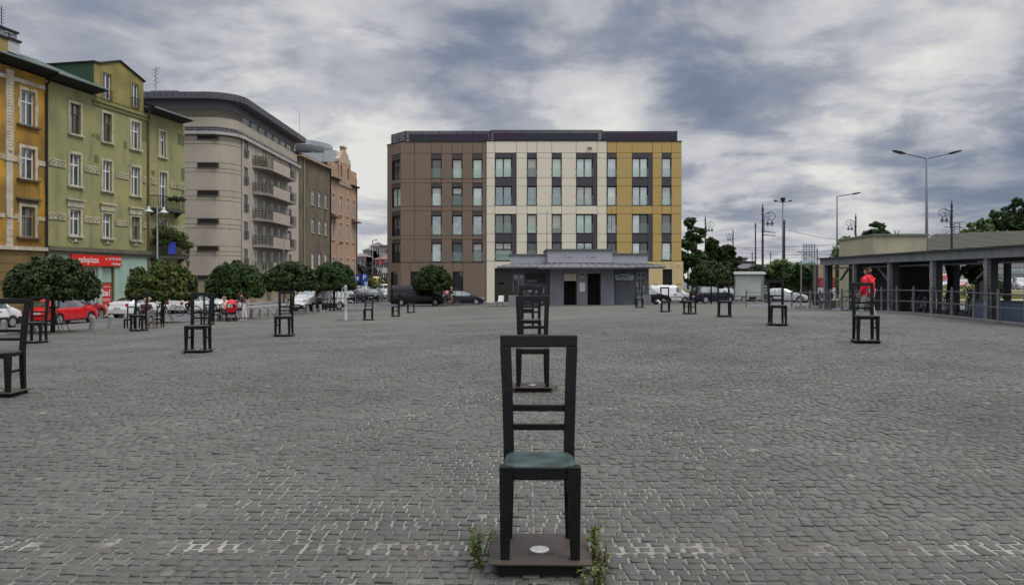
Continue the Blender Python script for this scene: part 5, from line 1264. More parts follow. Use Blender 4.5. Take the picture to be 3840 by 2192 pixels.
for a, c, zz in ((-11.5,-2.35,16.55),(-2.3,9.7,16.62),(9.75,17.75,16.58)): MB().box(a+.3,c-.3,1.2,6,zz-.05,zz+.98).build('roof_plant', mat('roof_plant_grey', (.035,.04,.042), .6), cb)  # dark boxes added behind the louvres to shut out the sky
louvres((17.75,.4), (17.75,8), 16.58, 17.6, 8, 4)

# ------------------------------------------------------------------ the grey pavilion in front of it
m_kio = mat('lavender_grey_render', (.215,.22,.255), .85, (.19,.195,.225), .6, dirt=(.11,.115,.135), dscale=.8)
m_kio2 = mat('slate_grey_render', (.115,.125,.148), .85, (.07,.078,.10), .6)
m_kiop = mat('pale_lavender_parapet', (.40,.41,.455), .85, (.36,.37,.41), .6)
m_tin = mat('grey_tin_sheet', (.24,.245,.25), .55, (.18,.185,.19), .9, metal=.2)
m_cap = mat('dark_coping', (.10,.105,.10), .7)
kz = -.55
kb = thing('pavilion', 'low grey pavilion with two dark doorways and a projecting tin canopy', 'pavilion', (0, 63, 0))
grid_wall(kb, 'wall', 3.21, 8.62, kz-.3, 2.75, [(4.36,5.47,kz+.1,2.2),(6.36,7.5,kz+.1,2.2)], m_kio, 0, .5)
MB().box(3.21,8.62,1.2,6,kz-.3,2.75).build('core', m_dark_void, kb)
MB().add([(3.21,0,kz-.3),(3.21,1.25,kz-.3),(3.21,1.25,2.75),(3.21,0,2.75)], [(3,2,1,0)]).build('return_wall', m_kio, kb)
for a, c in ((4.36,5.47),(6.36,7.5)):
    MB().box(a+.03,c-.03,-.02,.5,kz-.2,kz+.1).build('step', m_concrete, kb); MB().box(a,c,.5,1.19,kz-.2,kz+.08).build('door_floor', m_black, kb)
    MB().box(a,a+.08,.3,.4,kz+.1,2.2).box(c-.08,c,.3,.4,kz+.1,2.2).build('door_frame', m_winf, kb)
# lattice over the first doorway
lt = MB().box(4.4,5.43,.09,.13,1.58,2.2).build('lattice_panel', mat('lattice_cream', (.60,.57,.44), .7), kb)
b = MB()
for j in range(6):
    for i in range(10):
        x, z = 4.43+i*.104+(.052 if j % 2 else 0), 1.62+j*.105
        if x+.07 < 5.42: b.hexa([(x,.085,z+.03),(x+.035,.085,z),(x+.07,.085,z+.03),(x+.035,.085,z+.045)][::-1], [(x,.09,z+.03),(x+.035,.09,z),(x+.07,.09,z+.03),(x+.035,.09,z+.045)][::-1])
b.box(5.06,5.085,.07,.09,1.58,2.2); b.build('lattice_hole', m_black, lt)['kind'] = 'stuff'
MB().box(5.68,6.16,-.07,0,.67,1.44).build('meter_cabinet', mat('white_cabinet', (.62,.62,.60), .5), kb)
for z0, z1, m in ((2.02,2.2,mat('blue_plate', (.03,.04,.08), .4)),(1.9,1.98,m_white)): MB().box(5.8,6.02,-.03,0,z0,z1).build('number_plate', m, kb)
# wings
grid_wall(kb, 'left_wing', -.05, 3.2, kz-.3, 2.75, [(.06,1.08,.55,2.15)], m_kio2, .75, .2)
MB().box(-.05,3.2,1.2,6,kz-.3,2.75).build('core', m_dark_void, kb)
window(kb, .06, 1.08, .55, 2.15, .85, mat('grey_window_frame', (.20,.21,.23), .6), m_pane_dark, .09, (.5,), (.72,), .08)
MB().add([(-.05,.75,kz-.3),(-.05,6,kz-.3),(-.05,6,2.75),(-.05,.75,2.75)], [(3,2,1,0)]).build('end_wall', m_kio2, kb)
s_ = MB().box(1.15,2.85,.66,.74,1.42,2.22).build('sign_board', mat('blackboard', (.012,.01,.012), .6), kb)
lettering('GALLERY', .23, mat('chalk', (.42,.40,.36), .9), s_, (1.72,.65,1.56), .95)
for x, z, w, h, c in ((1.35,.6,.42,.36,(.5,.33,.35)),(2.0,.55,.14,.42,(.45,.44,.41)),(2.3,.5,.16,.5,(.46,.45,.42)),(2.62,.5,.14,.46,(.44,.43,.40)),(1.2,.1,.35,.3,(.22,.2,.2)),(2.35,-.35,.3,.7,(.30,.29,.26)),(1.75,-.1,.42,.34,(.18,.17,.17))):
    MB().box(x,x+w,.6,.66,z,z+h).build('display_picture', mat('picture_%d' % int(x*100+z*10+50), c, .7, tuple(v*.45 for v in c), 7), kb)
grid_wall(kb, 'right_wing', 8.63, 11.6, kz-.3, 2.75, [(10.52,11.35,.62,2.3)], m_kio2, .3, .2)
MB().box(8.63,11.6,.9,6,kz-.3,2.75).build('core', m_dark_void, kb)
MB().add([(11.6,.3,kz-.3),(11.6,6,kz-.3),(11.6,6,2.75),(11.6,.3,2.75)], [(0,1,2,3)]).build('end_wall', m_kio, kb)
MB().box(10.5,11.75,.1,.29,kz-.3,.4).build('plinth_wall', m_kio, kb)
window(kb, 10.52, 11.35, .62, 2.3, .38, MT['grey_window_frame'], m_pane_dark, .09, (.5,), (.72,), .08)
for k, (dx, w, h, c) in enumerate(((.1,.13,.7,(.4,.35,.3)),(.55,.2,.5,(.45,.42,.38)),(.52,.22,.25,(.3,.12,.1)))): MB().box(10.52+dx,10.52+dx+w,.37,.375,.75+.45*(k == 2),.75+.45*(k == 2)+h).build('window_poster', mat('poster_%d' % k, c, .6, tuple(v*.3 for v in c), 9), kb)
sp = [(0,.08),(.12,0),(1.5,0),(1.62,.08),(1.64,.42),(1.4,.52),(1.1,.56),(.5,.56),(.2,.52),(-.02,.42)]
ks = MB().prismy(sp, -.05, 0).build('flower_shop_sign', mat('sign_pale_blue', (.40,.46,.52), .6, (.3,.35,.42), 4), kb, (8.72,.3,1.62))
b = MB()
for (a, c) in zip(sp, sp[1:]+sp[:1]): b.tube([(a[0],-.055,a[1]),(c[0],-.055,c[1])], .018, 4)
b.build('sign_border', mat('sign_navy', (.02,.025,.05), .5), ks)
lettering('KWIATY', .30, MT['sign_navy'], ks, (.81,-.056,.34), 1.0, .012)
MB().box(.3,1.3,-.054,-.05,.11,.15).build('print_line', MT['sign_navy'], ks)
for x in (.16,1.46): MB().lathe([(.05,-.055),(.001,-.057)], 6, (x,0,.28), 'y').build('flower_mark', MT['sign_navy'], ks)
# canopy: sloping tin sheets with standing seams, three sections
def canopy(a, c, y_out, ze, zw, al, cl, rl=0, rr=0):
    o = MB().hexa([(a,y_out,ze),(c,y_out,ze),(cl,.3,zw),(al,.3,zw)], [(a,y_out,ze+.05),(c,y_out,ze+.05),(cl,.3,zw+.05),(al,.3,zw+.05)]).build('canopy_sheet', m_tin, kb)
    b = MB().box(a,c,y_out-.05,y_out,ze-.16,ze+.06); b.tube([(a,y_out-.09,ze-.03),(c,y_out-.09,ze-.03)], .055, 6); b.build('canopy_edge', mat('edge_tin', (.20,.205,.21), .5), o)
    MB().box(a+.02,c-.02,y_out+.01,1.0,ze-.16,ze-.08).build('canopy_soffit', mat('grey_soffit', (.22,.22,.23), .8), o)
    n = int((c-a)/.63)
    for k in range(1, n+1):
        f = k/n-.5/n; x0, x1 = a+(c-a)*f, al+(cl-al)*f
        MB().hexa([(x0-.012,y_out,ze+.052),(x0+.012,y_out,ze+.052),(x1+.012,.3,zw+.052),(x1-.012,.3,zw+.052)], [(x0-.012,y_out,ze+.1),(x0+.012,y_out,ze+.1),(x1+.012,.3,zw+.1),(x1-.012,.3,zw+.1)]).build('seam', m_cap, o)
canopy(-1.25, 2.4, -.4, 2.785, 2.98, -.1, 3.2)
canopy(2.15, 10.1, -1.25, 2.74, 3.03, 3.2, 8.65)
canopy(9.6, 12.85, -.55, 2.79, 2.97, 8.65, 11.6)
for (a, c, y0, z0, z1, ov) in ((-.13,3.18,.5,2.98,3.72,.1),(2.98,8.46,.1,3.1,4.13,.12),(8.47,11.5,.4,3.0,3.78,.1)):
    MB().box(a,c,y0,5.9,z0,z1).build('parapet', m_kiop, kb); MB().box(a-ov,c+ov,y0-ov,6,z1+.002,z1+.14).build('parapet_cap', m_cap, kb)
m_faded = mat('faded_lettering', (.215,.22,.25), .9)
for x in (4.75, 6.72):      # two rubbed-out marks, no longer readable
    b = MB(); b.tube([(x-.28+.1*math.cos(t*.6), .095, 3.62+.14*math.sin(t*.6)) for t in range(9)], .012, 4)
    for q in range(5): b.tube([(x-.1+.1*q,.095,3.5),(x-.07+.1*q,.095,3.62+.05*((q*7)%3)),(x-.04+.1*q,.095,3.5)], .012, 4)
    b.build('faded_mark', m_faded, kb)['kind'] = 'stuff'
pole_m = MB().tube([(0,0,-1.3),(0,0,3.5)], [.035,.02], 6).mesh('flag_pole', mat('weathered_pole', (.12,.10,.085), .7))
tag(put('flag_pole', pole_m, None, (2.98,63.6,4.1)), 'bare flag pole on the left edge of the pavilion\'s raised parapet', 'flag pole', 'bare flag poles on the pavilion')
tag(put('flag_pole', pole_m, None, (8.48,63.6,4.1)), 'bare flag pole on the right edge of the pavilion\'s raised parapet', 'flag pole', 'bare flag poles on the pavilion')
MB().tube([(2.9,.05,3.0),(2.9,.05,3.9)], .05, 5).build('rain_pipe', m_cap, kb)
# things that stand about the pavilion
pz_ = G(-.1, 62.6)
t = thing('planter', 'concrete planter with a green shrub at the left end of the pavilion', 'planter', (.0, 62.7, pz_))
MB().box(-.3,.5,-.25,.3,0,.95).build('tub', mat('planter_grey', (.22,.225,.23), .9), t)
P, Nn = clump_points([np.array([x,0,1.05]) for x in (-.2,0,.2,.4)]+[np.array([-.5,0,.9])], [.22]*5, 1500); put('foliage', leaf_quads(P, Nn, .05, m_leaf_dark, 'foliage'), t)
t = thing('sling_chair', 'white sling chair left of the concrete planter', 'chair', (-1.0, 62.4, G(-1, 62.4)))
MB().hexa([(-.28,-.2,.4),(.22,-.2,.4),(.22,.2,.34),(-.28,.2,.34)], [(-.28,-.2,.44),(.22,-.2,.44),(.22,.2,.38),(-.28,.2,.38)]).build('seat', m_white, t); MB().hexa([(-.18,.2,.36),(.28,.2,.36),(.28,.24,.36),(-.18,.24,.36)], [(-.12,.42,.92),(.36,.42,.92),(.36,.46,.92),(-.12,.46,.92)]).build('backrest', m_white, t)
for x in (-.27,.24):
    for y in (-.2,.24): MB().tube([(x,y,0),(x,y,.42)], .018, 5).build('leg', m_iron, t)
t = thing('rubbish_heap', 'white and black bin bags at the right corner of the pavilion', 'bin bags', (12.2, 63.4, G(12.2, 63.4)))
for (x, y, z, r, m) in ((0,0,.18,.25,m_black),(.35,-.1,.12,.18,m_white),(.15,-.2,.3,.14,m_white)): MB().lathe([(.02,-r*.8),(r*.9,-r*.4),(r,0),(r*.6,r*.6),(.05,r*.9)], 8, (x,y,z)).build('bag', m, t, smooth=True)
# ------------------------------------------------------------------ vehicles
m_tyre = mat('tyre_rubber', (.014,.014,.014), .85)
m_rim = mat('alloy_rim', (.42,.43,.44), .35, metal=.6)
m_trim_blk = mat('black_plastic_trim', (.018,.018,.019), .6)
m_cglass = pane_mat('car_glass', (.012,.014,.016), .16)
m_head = mat('headlamp_glass', (.62,.64,.66), .12, coat=1)
m_tail = mat('tail_lamp_red', (.38,.012,.015), .2, coat=.6)
m_numplate = mat('number_plate_white', (.62,.62,.60), .5)
m_chrome = mat('chrome', (.6,.6,.62), .2, metal=.9)
def paint(name, col, rough=.28): return mat(name, col, rough, coat=.6, spec=.5)
W_ = paint('white_car_paint', (.70,.71,.71)); RD = paint('red_car_paint', (.62,.014,.02)); RD2 = paint('dark_red_car_paint', (.36,.016,.026)); BK = mat('black_car_paint', (.006,.007,.009), .3, coat=.25, spec=.3); NV = mat('navy_car_paint', (.010,.013,.024), .3, coat=.35, spec=.35); SV = paint('silver_car_paint', (.42,.43,.44)); GR = paint('grey_car_paint', (.22,.23,.24)); YL = paint('yellow_car_paint', (.60,.45,.06)); PK = paint('faded_red_car_paint', (.42,.10,.10)); DG = mat('dark_grey_car_paint', (.016,.018,.024), .3, coat=.35, spec=.35)
# profile: (x, roof z) fractions along the car from tail (0) to nose (1) and the belt line
PROF = {
 'hatch': dict(L=3.95, W=1.66, top=[(0,.62),(.008,.80),(.02,.92),(.085,1.30),(.16,1.42),(.32,1.46),(.50,1.44),(.60,1.33),(.735,.98),(.78,.945),(.93,.80),(.985,.68),(1,.52)], belt=[(0,.88),(.5,.90),(.74,.93),(.8,.92),(1,.62)], rear=(.02,.085), wind=(.575,.735), side=[(.13,.30),(.315,.46),(.475,.675)], wh=.31, ax=(.175,.815)),
 'sedan': dict(L=4.55, W=1.74, top=[(0,.60),(.006,.86),(.015,1.0),(.10,1.05),(.235,1.34),(.33,1.42),(.46,1.44),(.56,1.39),(.70,1.02),(.75,.97),(.93,.82),(.985,.70),(1,.5)], belt=[(0,.95),(.4,.94),(.7,.94),(.78,.93),(1,.62)], rear=(.115,.235), wind=(.56,.70), side=[(.2,.33),(.345,.47),(.485,.65)], wh=.32, ax=(.19,.82)),
 'suv': dict(L=4.4, W=1.82, top=[(0,.66),(.008,.90),(.018,1.05),(.07,1.45),(.13,1.60),(.3,1.65),(.5,1.62),(.59,1.50),(.72,1.13),(.77,1.09),(.93,.97),(.985,.80),(1,.6)], belt=[(0,1.02),(.5,1.02),(.72,1.06),(.8,1.05),(1,.75)], rear=(.02,.07), wind=(.565,.72), side=[(.1,.27),(.285,.44),(.455,.665)], wh=.36, ax=(.185,.815)),
 'van': dict(L=5.2, W=1.92, top=[(0,.60),(.004,1.5),(.012,1.86),(.03,1.95),(.4,1.98),(.62,1.95),(.69,1.86),(.81,1.26),(.85,1.17),(.95,1.02),(.99,.8),(1,.55)], belt=[(0,1.05),(.62,1.08),(.8,1.12),(.86,1.1),(1,.72)], rear=(.006,.011), wind=(.685,.81), side=[(.64,.76)], wh=.33, ax=(.2,.83)),
 'smallvan': dict(L=4.2, W=1.74, top=[(0,.60),(.004,1.3),(.012,1.68),(.035,1.78),(.35,1.82),(.58,1.80),(.66,1.70),(.80,1.15),(.845,1.08),(.95,.93),(.99,.74),(1,.52)], belt=[(0,.98),(.6,1.0),(.8,1.05),(.86,1.02),(1,.70)], rear=(.006,.011), wind=(.655,.80), side=[(.615,.745)], wh=.31, ax=(.19,.82)),
}
_wheelc = {}
def wheel_meshes(r):
    if r in _wheelc: return _wheelc[r]
    w = .19
    ty = MB().lathe([(r*.62,-w/2),(r*.9,-w/2-.005),(r,-w/2+.03),(r,w/2-.03),(r*.9,w/2+.005),(r*.62,w/2)], 22, (0,0,0), 'y').mesh('tyre', m_tyre)
    b = MB().lathe([(r*.63,-w/2+.03),(r*.63,w/2-.03)], 18, (0,0,0), 'y'); b = MB()
    for sgn in (-1, 1):
        y = sgn*(w/2-.004)
        for k in range(5):
            a = 2*math.pi*k/5
            q = []
            for (rr, da) in ((.07,-.5),(r*.6,-.2),(r*.6,.2),(.07,.5)): q.append((rr*math.cos(a+da), rr*math.sin(a+da)))
            lo = [(x, y-.012*sgn, z) for x, z in q]; hi = [(x, y, z) for x, z in q]
            b.hexa(lo, hi) if sgn < 0 else b.hexa(hi, lo)
    b.lathe([(r*.64,-w/2-.001),(r*.57,-w/2-.004),(r*.57,w/2+.004),(r*.64,w/2+.001)], 20, (0,0,0), 'y')
    rm = b.mesh('rim', m_rim)
    hub = MB().lathe([(r*.6,-w/2+.02),(r*.6,w/2-.02)], 14, (0,0,0), 'y').mesh('brake_disc', m_trim_blk)
    _wheelc[r] = (ty, rm, hub); return _wheelc[r]
def car(kind, pm, label, cat, x, y, hx, hy, z=None, group='parked cars', name='parked_car', scale=1.0, lower=None, rearwin=True, sidewin=True, L=None, detail=True, drop=0.0):
    p = PROF[kind]; Ln = L or p['L']; W = p['W']; r = p['wh']
    z = (G(x, y)-.05) if z is None else z
    t = thing(name, label, cat, (x, y, z), math.atan2(hy, hx), group, scale=scale)
    tf = [a for a, _ in p['top']]; tz = [b for _, b in p['top']]; bf = [a for a, _ in p['belt']]; bz = [b for _, b in p['belt']]
    axx = [a*Ln for a in p['ax']]
    st = sorted(set([round(f*Ln, 3) for f in tf]+[round(v, 3) for v in np.linspace(0, Ln, 40)]+[round(a+dx, 3) for a in axx for dx in np.linspace(-r-.06, r+.06, 13)])); st = [s for s in st if 0 <= s <= Ln]
    def sect(s):
        f = s/Ln; zt = float(np.interp(f, tf, tz)); zb = float(np.interp(f, bf, bz)); zb = min(zb, zt-.02)
        e = min(f, 1-f)*Ln; tp = 1-.16*max(0, 1-e/.45)**2.2
        w = W/2*tp
        z0 = .22+.10*max(0, 1-e/.3)
        for a in axx:
            d = abs(s-a)
            if d < r+.055: z0 = max(z0, r+math.sqrt(max(0, (r+.055)**2-d*d))*.98)
        g = zt-zb; k = min(1, g/.42); ins = (.235 if kind not in ('van','smallvan') else .15)*k*W/1.7
        z0m = min(z0, zb-.06)
        pts = [(w*.955, z0m), (w*.995, max(z0m+.02, .36)), (w, max(z0m+.03, .60)), (w*.99, max(z0m+.04, zb-.06)), (w*.965, zb), (w*.965-ins*.55, zb+g*.52), (w*.965-ins, zb+g*.90), (w*.965-ins-.10*k-.03, zb+g*.985), ((w*.965-ins)*.5, zt+.012), (0, zt+.022)]
        return pts
    S = [sect(s) for s in st]; n = len(S[0]); X = [s-Ln/2 for s in st]
    V = []; F = []
    for i, q in enumerate(S):
        V += [(X[i], a, b_) for a, b_ in q]+[(X[i], -a, b_) for a, b_ in q[-2::-1]]
    m2 = 2*n-1
    for i in range(len(S)-1):
        for k in range(m2-1): a = i*m2+k; F.append((a, a+1, a+1+m2, a+m2))
        F.append((i*m2+m2-1, i*m2, (i+1)*m2, (i+1)*m2+m2-1))
    F.append(tuple(range(m2))); F.append(tuple(range((len(S)-1)*m2+m2-1, (len(S)-1)*m2-1, -1)))
    me = bpy.data.meshes.new('body'); me.from_pydata(V, [], F); me.materials.append(pm)
    if lower:
        me.materials.append(lower)
        me.polygons.foreach_set('material_index', [1 if sum(V[i][2] for i in f)/len(f) < .52 and len(f) == 4 else 0 for f in F])
    sm = [len(f) == 4 for f in F]; me.polygons.foreach_set('use_smooth', sm); me.update()
    bod = put('body', me, t)
    def interp(s, k, u):
        q = sect(s); return (q[k][0]*(1-u)+q[k+1][0]*u, q[k][1]*(1-u)+q[k+1][1]*u)
    # side glass
    if sidewin:
        for (f0, f1) in p['side']:
            for sg in (-1, 1):
                ss = np.linspace(f0*Ln, f1*Ln, 7); V = []
                for s in ss:
                    for (k, u) in ((4,.16),(5,.0),(5,.5),(5,.97)):
                        a, b_ = interp(s, k, u); V.append((s-Ln/2, sg*(a+.007), b_))
                F = [(i*4+k, i*4+k+1, i*4+k+5, i*4+k+4) for i in range(6) for k in range(3)]
                if sg < 0: F = [f[::-1] for f in F]
                me = bpy.data.meshes.new('side_window'); me.from_pydata(V, [], F); me.materials.append(m_cglass); me.polygons.foreach_set('use_smooth', [True]*len(F)); put('side_window', me, bod)
    def top_patch(f0, f1, name, fr=.88):
        V = []; N_ = 7; ss = np.linspace(f0*Ln, f1*Ln, N_)
        for s in ss:
            q = sect(s); hw = q[7][0]*fr+.04; 
            s2 = s+.01; dz = (sect(min(s2, Ln))[9][1]-sect(max(s-.01, 0))[9][1])/.02; nl = math.hypot(1, dz); nx, nz = -dz/nl, 1/nl
            for u in (-1,-.5,0,.5,1): V.append((s-Ln/2+nx*.016, u*hw, q[9][1]-(.022*u*u)+nz*.016-abs(u)**3*.012))
        F = [(i*5+k, i*5+5+k, i*5+6+k, i*5+1+k) for i in range(N_-1) for k in range(4)]
        me = bpy.data.meshes.new(name); me.from_pydata(V, [], F); me.materials.append(m_cglass); me.polygons.foreach_set('use_smooth', [True]*len(F)); return put(name, me, bod)
    w0, w1 = p['wind']; top_patch(w0+.012, w1-.01, 'windscreen')
    xr, xf = -Ln/2, Ln/2
    if rearwin:
        if kind in ('van','smallvan'):
            for sg in (-1,1): MB().box(xr-.012,xr-.004,min(sg*.08,sg*.68),max(sg*.08,sg*.68),1.12,1.6).build('rear_window', m_cglass, bod)
        else: r0, r1 = p['rear']; top_patch(r0+.012, r1, 'rear_window', .9)
    # lights, plates, bumpers, mirrors
    hb = float(np.interp(.93, tf, tz)); bh = float(np.interp(.05, bf, bz))
    for sg in (-1, 1):
        y0 = sg*W*.36
        hl = MB().hexa([(xf-.30,y0-.15,hb-.20),(xf-.03,y0-.15,hb-.22),(xf-.10,y0+.15 if sg > 0 else y0-.15,hb-.22),(xf-.30,y0+.15,hb-.2)], [(xf-.34,y0-.15,hb-.03),(xf-.12,y0-.15,hb-.06),(xf-.20,y0+.15 if sg > 0 else y0-.15,hb-.05),(xf-.36,y0+.15,hb-.03)]) if False else MB().lathe([(.001,-.17),(.075,-.12),(.10,0),(.075,.12),(.001,.17)], 10, (0,0,0), 'y')
        o = hl.build('headlight', m_head, t, (xf-.16, sg*W*.345, hb-.14), -sg*.45, smooth=True); o.scale = (1.3, 1, .85)
        o = MB().box(-.05,.05,-.085,.085,-.10,.10).build('tail_light', m_tail, t, (xr+.06, sg*W*.395, bh-.07), 0)
        if kind in ('van','smallvan'): o.scale = (.8,.6,1.6)
        MB().cbox((0,0,0),(.09,.16,.11)).build('mirror', pm if kind != 'van' else m_trim_blk, t, ((w1-.03)*Ln-Ln/2-.12, sg*(W/2+.06), float(np.interp(w1-.03, bf, bz))+.07))
        for ri, a in enumerate(axx):
            ty, rm, hu = wheel_meshes(r)
            o = put('wheel', hu, t, (a-Ln/2, sg*(W/2-.115), r)); put('tyre', ty, o); put('rim', rm, o)
        if detail:
            for f in ((.47,.30) if kind not in ('van','smallvan') else (.62,)):
                MB().cbox((0,0,0),(.17,.03,.035)).build('door_handle', m_trim_blk if kind in ('van','smallvan') else pm, t, (f*Ln-Ln/2+.02, sg*(W/2+.004), float(np.interp(f, bf, bz))-.10))
            # door gaps
            for f in ((.485,.33,.66) if kind not in ('van','smallvan') else (.60,.77)):
                s = f*Ln; q = sect(s); b = MB(); 
                for k in range(1, 4): b.hexa([(s-Ln/2-.006,sg*(q[k][0]+.001),q[k][1]),(s-Ln/2+.006,sg*(q[k][0]+.001),q[k][1]),(s-Ln/2+.006,sg*(q[k][0]+.004),q[k][1]),(s-Ln/2-.006,sg*(q[k][0]+.004),q[k][1])], [(s-Ln/2-.006,sg*(q[k+1][0]+.001),q[k+1][1]),(s-Ln/2+.006,sg*(q[k+1][0]+.001),q[k+1][1]),(s-Ln/2+.006,sg*(q[k+1][0]+.004),q[k+1][1]),(s-Ln/2-.006,sg*(q[k+1][0]+.004),q[k+1][1])])
                b.build('door_gap', m_black, bod)
    bump_m = lower if lower else (pm if kind != 'van' else m_trim_blk)
    MB().box(xf-.10,xf+.03,-W*.36,W*.36,.27,.50).build('bumper', bump_m, t); MB().box(xr-.04,xr+.1,-W*.40,W*.40,.30,.55).build('bumper', bump_m, t)
    MB().box(xf+.0,xf+.035,-.36,.36,.44,.60).build('grille', m_trim_blk, t)
    for xx in (xf+.036, xr-.05): MB().box(xx-.006,xx+.006,-.26,.26,.40,.51).build('number_plate', m_numplate, t) if xx > 0 else MB().box(xx-.006,xx+.006,-.26,.26,.62 if kind not in ('sedan',) else .62,.73).build('number_plate', m_numplate, t)
    MB().box(xr+.1,xf-.1,-W*.44,W*.44,.19,.30).build('underbody', m_black, t)
    return t
rd = (.13, .99)
v = car('smallvan', W_, 'white van with dark lower bumper, cut by the left edge of the photo', 'van', -26.9, 37.6, .17, .985, lower=m_trim_blk, scale=.95)
car('hatch', RD, 'bright red hatchback behind the nearest ball tree', 'car', -25.6, 42.6, .13, .99)
car('hatch', RD2, 'darker red car half hidden behind the bright red hatchback', 'car', -28.3, 48.6, .10, .995)
car('sedan', W_, 'white fastback car with dark red tail lamps beside the dark red car', 'car', -25.6, 51.3, .16, .985, scale=.98)
car('hatch', W_, 'white car behind the parked bicycle and the trunk of the yellow-green tree', 'car', -24.6, 57.8, .35, .93)
car('hatch', GR, 'grey car showing through the frame of a chair beside the cyclist', 'car', -24.6, 64.0, .15, .98)
car('hatch', W_, 'white hatchback with its front to the viewer behind the red pram', 'car', -23.6, 61.5, -.25, -.97)
car('hatch', NV, 'dark navy hatchback seen from behind at the mouth of the side street', 'car', -18.0, 85, .10, .99)
car('hatch', BK, 'black car in front of the navy hatchback in the side street', 'car', -17.0, 92, -.02, -1)
car('sedan', SV, 'silver car in the row in the side street, bonnet towards the viewer', 'car', -16.0, 100, -.06, -1)
car('hatch', W_, 'white car cut off by the left corner of the brown facade', 'car', -15.9, 110, -.05, -1, detail=False)
car('sedan', SV, 'pale car far down the side street under the parking sign', 'car', -25.2, 128, .1, 1, detail=False)
car('hatch', GR, 'grey car far down the side street left of the parking sign', 'car', -27.5, 134, .1, 1, detail=False)
car('smallvan', W_, 'small white van far down the side street', 'van', -22, 131, .1, 1, detail=False)
car('smallvan', YL, 'yellow van parked on the lawn edge at the end of the side street', 'van', -30.5, 168, 1, .1, z=G(-30, 160)+1.0, detail=False, scale=1.2)
car('van', BK, 'long black van parked before the brown facade', 'van', -9.3, 74.0, 1, .02, scale=1.02)
car('hatch', DG, 'dark car with white headlamp right of the black van', 'car', -4.9, 75.8, 1, .0, L=4.15)
car('hatch', BK, 'small black car half hidden by the right corner of the pavilion', 'car', 12.9, 70.3, 1, -.05)
sv = car('smallvan', W_, 'white delivery van with roof bars in front of the mustard facade', 'van', 15.9, 75.2, 1, 0, rearwin=False)
for f in (-1.45, -.2, .9): MB().box(f-.025,f+.025,-.72,.72,1.9,1.95).box(f-.02,f+.02,-.70,-.66,1.78,1.9).box(f-.02,f+.02,.66,.70,1.78,1.9).build('roof_bar', m_trim_blk, sv)
for sg in (-1,1): MB().box(-1.0,1.05,sg*.872-.004,sg*.872+.004,.62,.68).build('rub_strip', m_trim_blk, sv); MB().box(.2,.42,sg*.875-.01,sg*.875+.01,.86,.97).build('door_handle', m_trim_blk, sv)
car('suv', NV, 'navy off-road car under the round-headed tree beside the notice board', 'car', 19.9, 74.2, .93, .36)
car('sedan', SV, 'silver estate car right of the white notice board', 'car', 26.6, 73.6, 1, -.02)
car('hatch', SV, 'pale car behind the navy off-road car', 'car', 23.6, 81, .9, .3)
# parked cars on the high ground beyond the canopy
car('hatch', W_, 'white car on the high ground seen between the canopy posts', 'car', 64.5, 110, -1, -.1, z=GB(64, 100)+.0, detail=False)
car('sedan', PK, 'faded red car on the high ground right of the dark tree trunk', 'car', 63.5, 105, -.5, -1, z=GB(64, 100), detail=False)
car('suv', BK, 'black boxy car on the high ground near the right edge', 'car', 66.8, 101, -.1, -1, z=GB(66, 95), detail=False)
car('suv', SV, 'silver off-road car at the right edge seen under the canopy', 'car', 65.3, 95.5, -.45, -1, z=GB(66, 95), detail=False)
car('smallvan', PK, 'red-roofed van behind the white car beyond the canopy', 'van', 66, 117, -1, -.1, z=GB(64, 100)+.3, detail=False, scale=1.1)
# white flatbed van facing the square
fv = car('van', W_, 'old white box van with its bonnet towards the square', 'van', -15.7, 60.6, -.42, -.91, scale=1.0, lower=m_trim_blk)
MB().box(-2.6,.55,-1.02,1.02,1.0,2.55).build('box_body', W_, fv)
MB().box(2.2,2.3,-.55,.55,.98,1.02).build('bonnet_vent', m_trim_blk, fv)

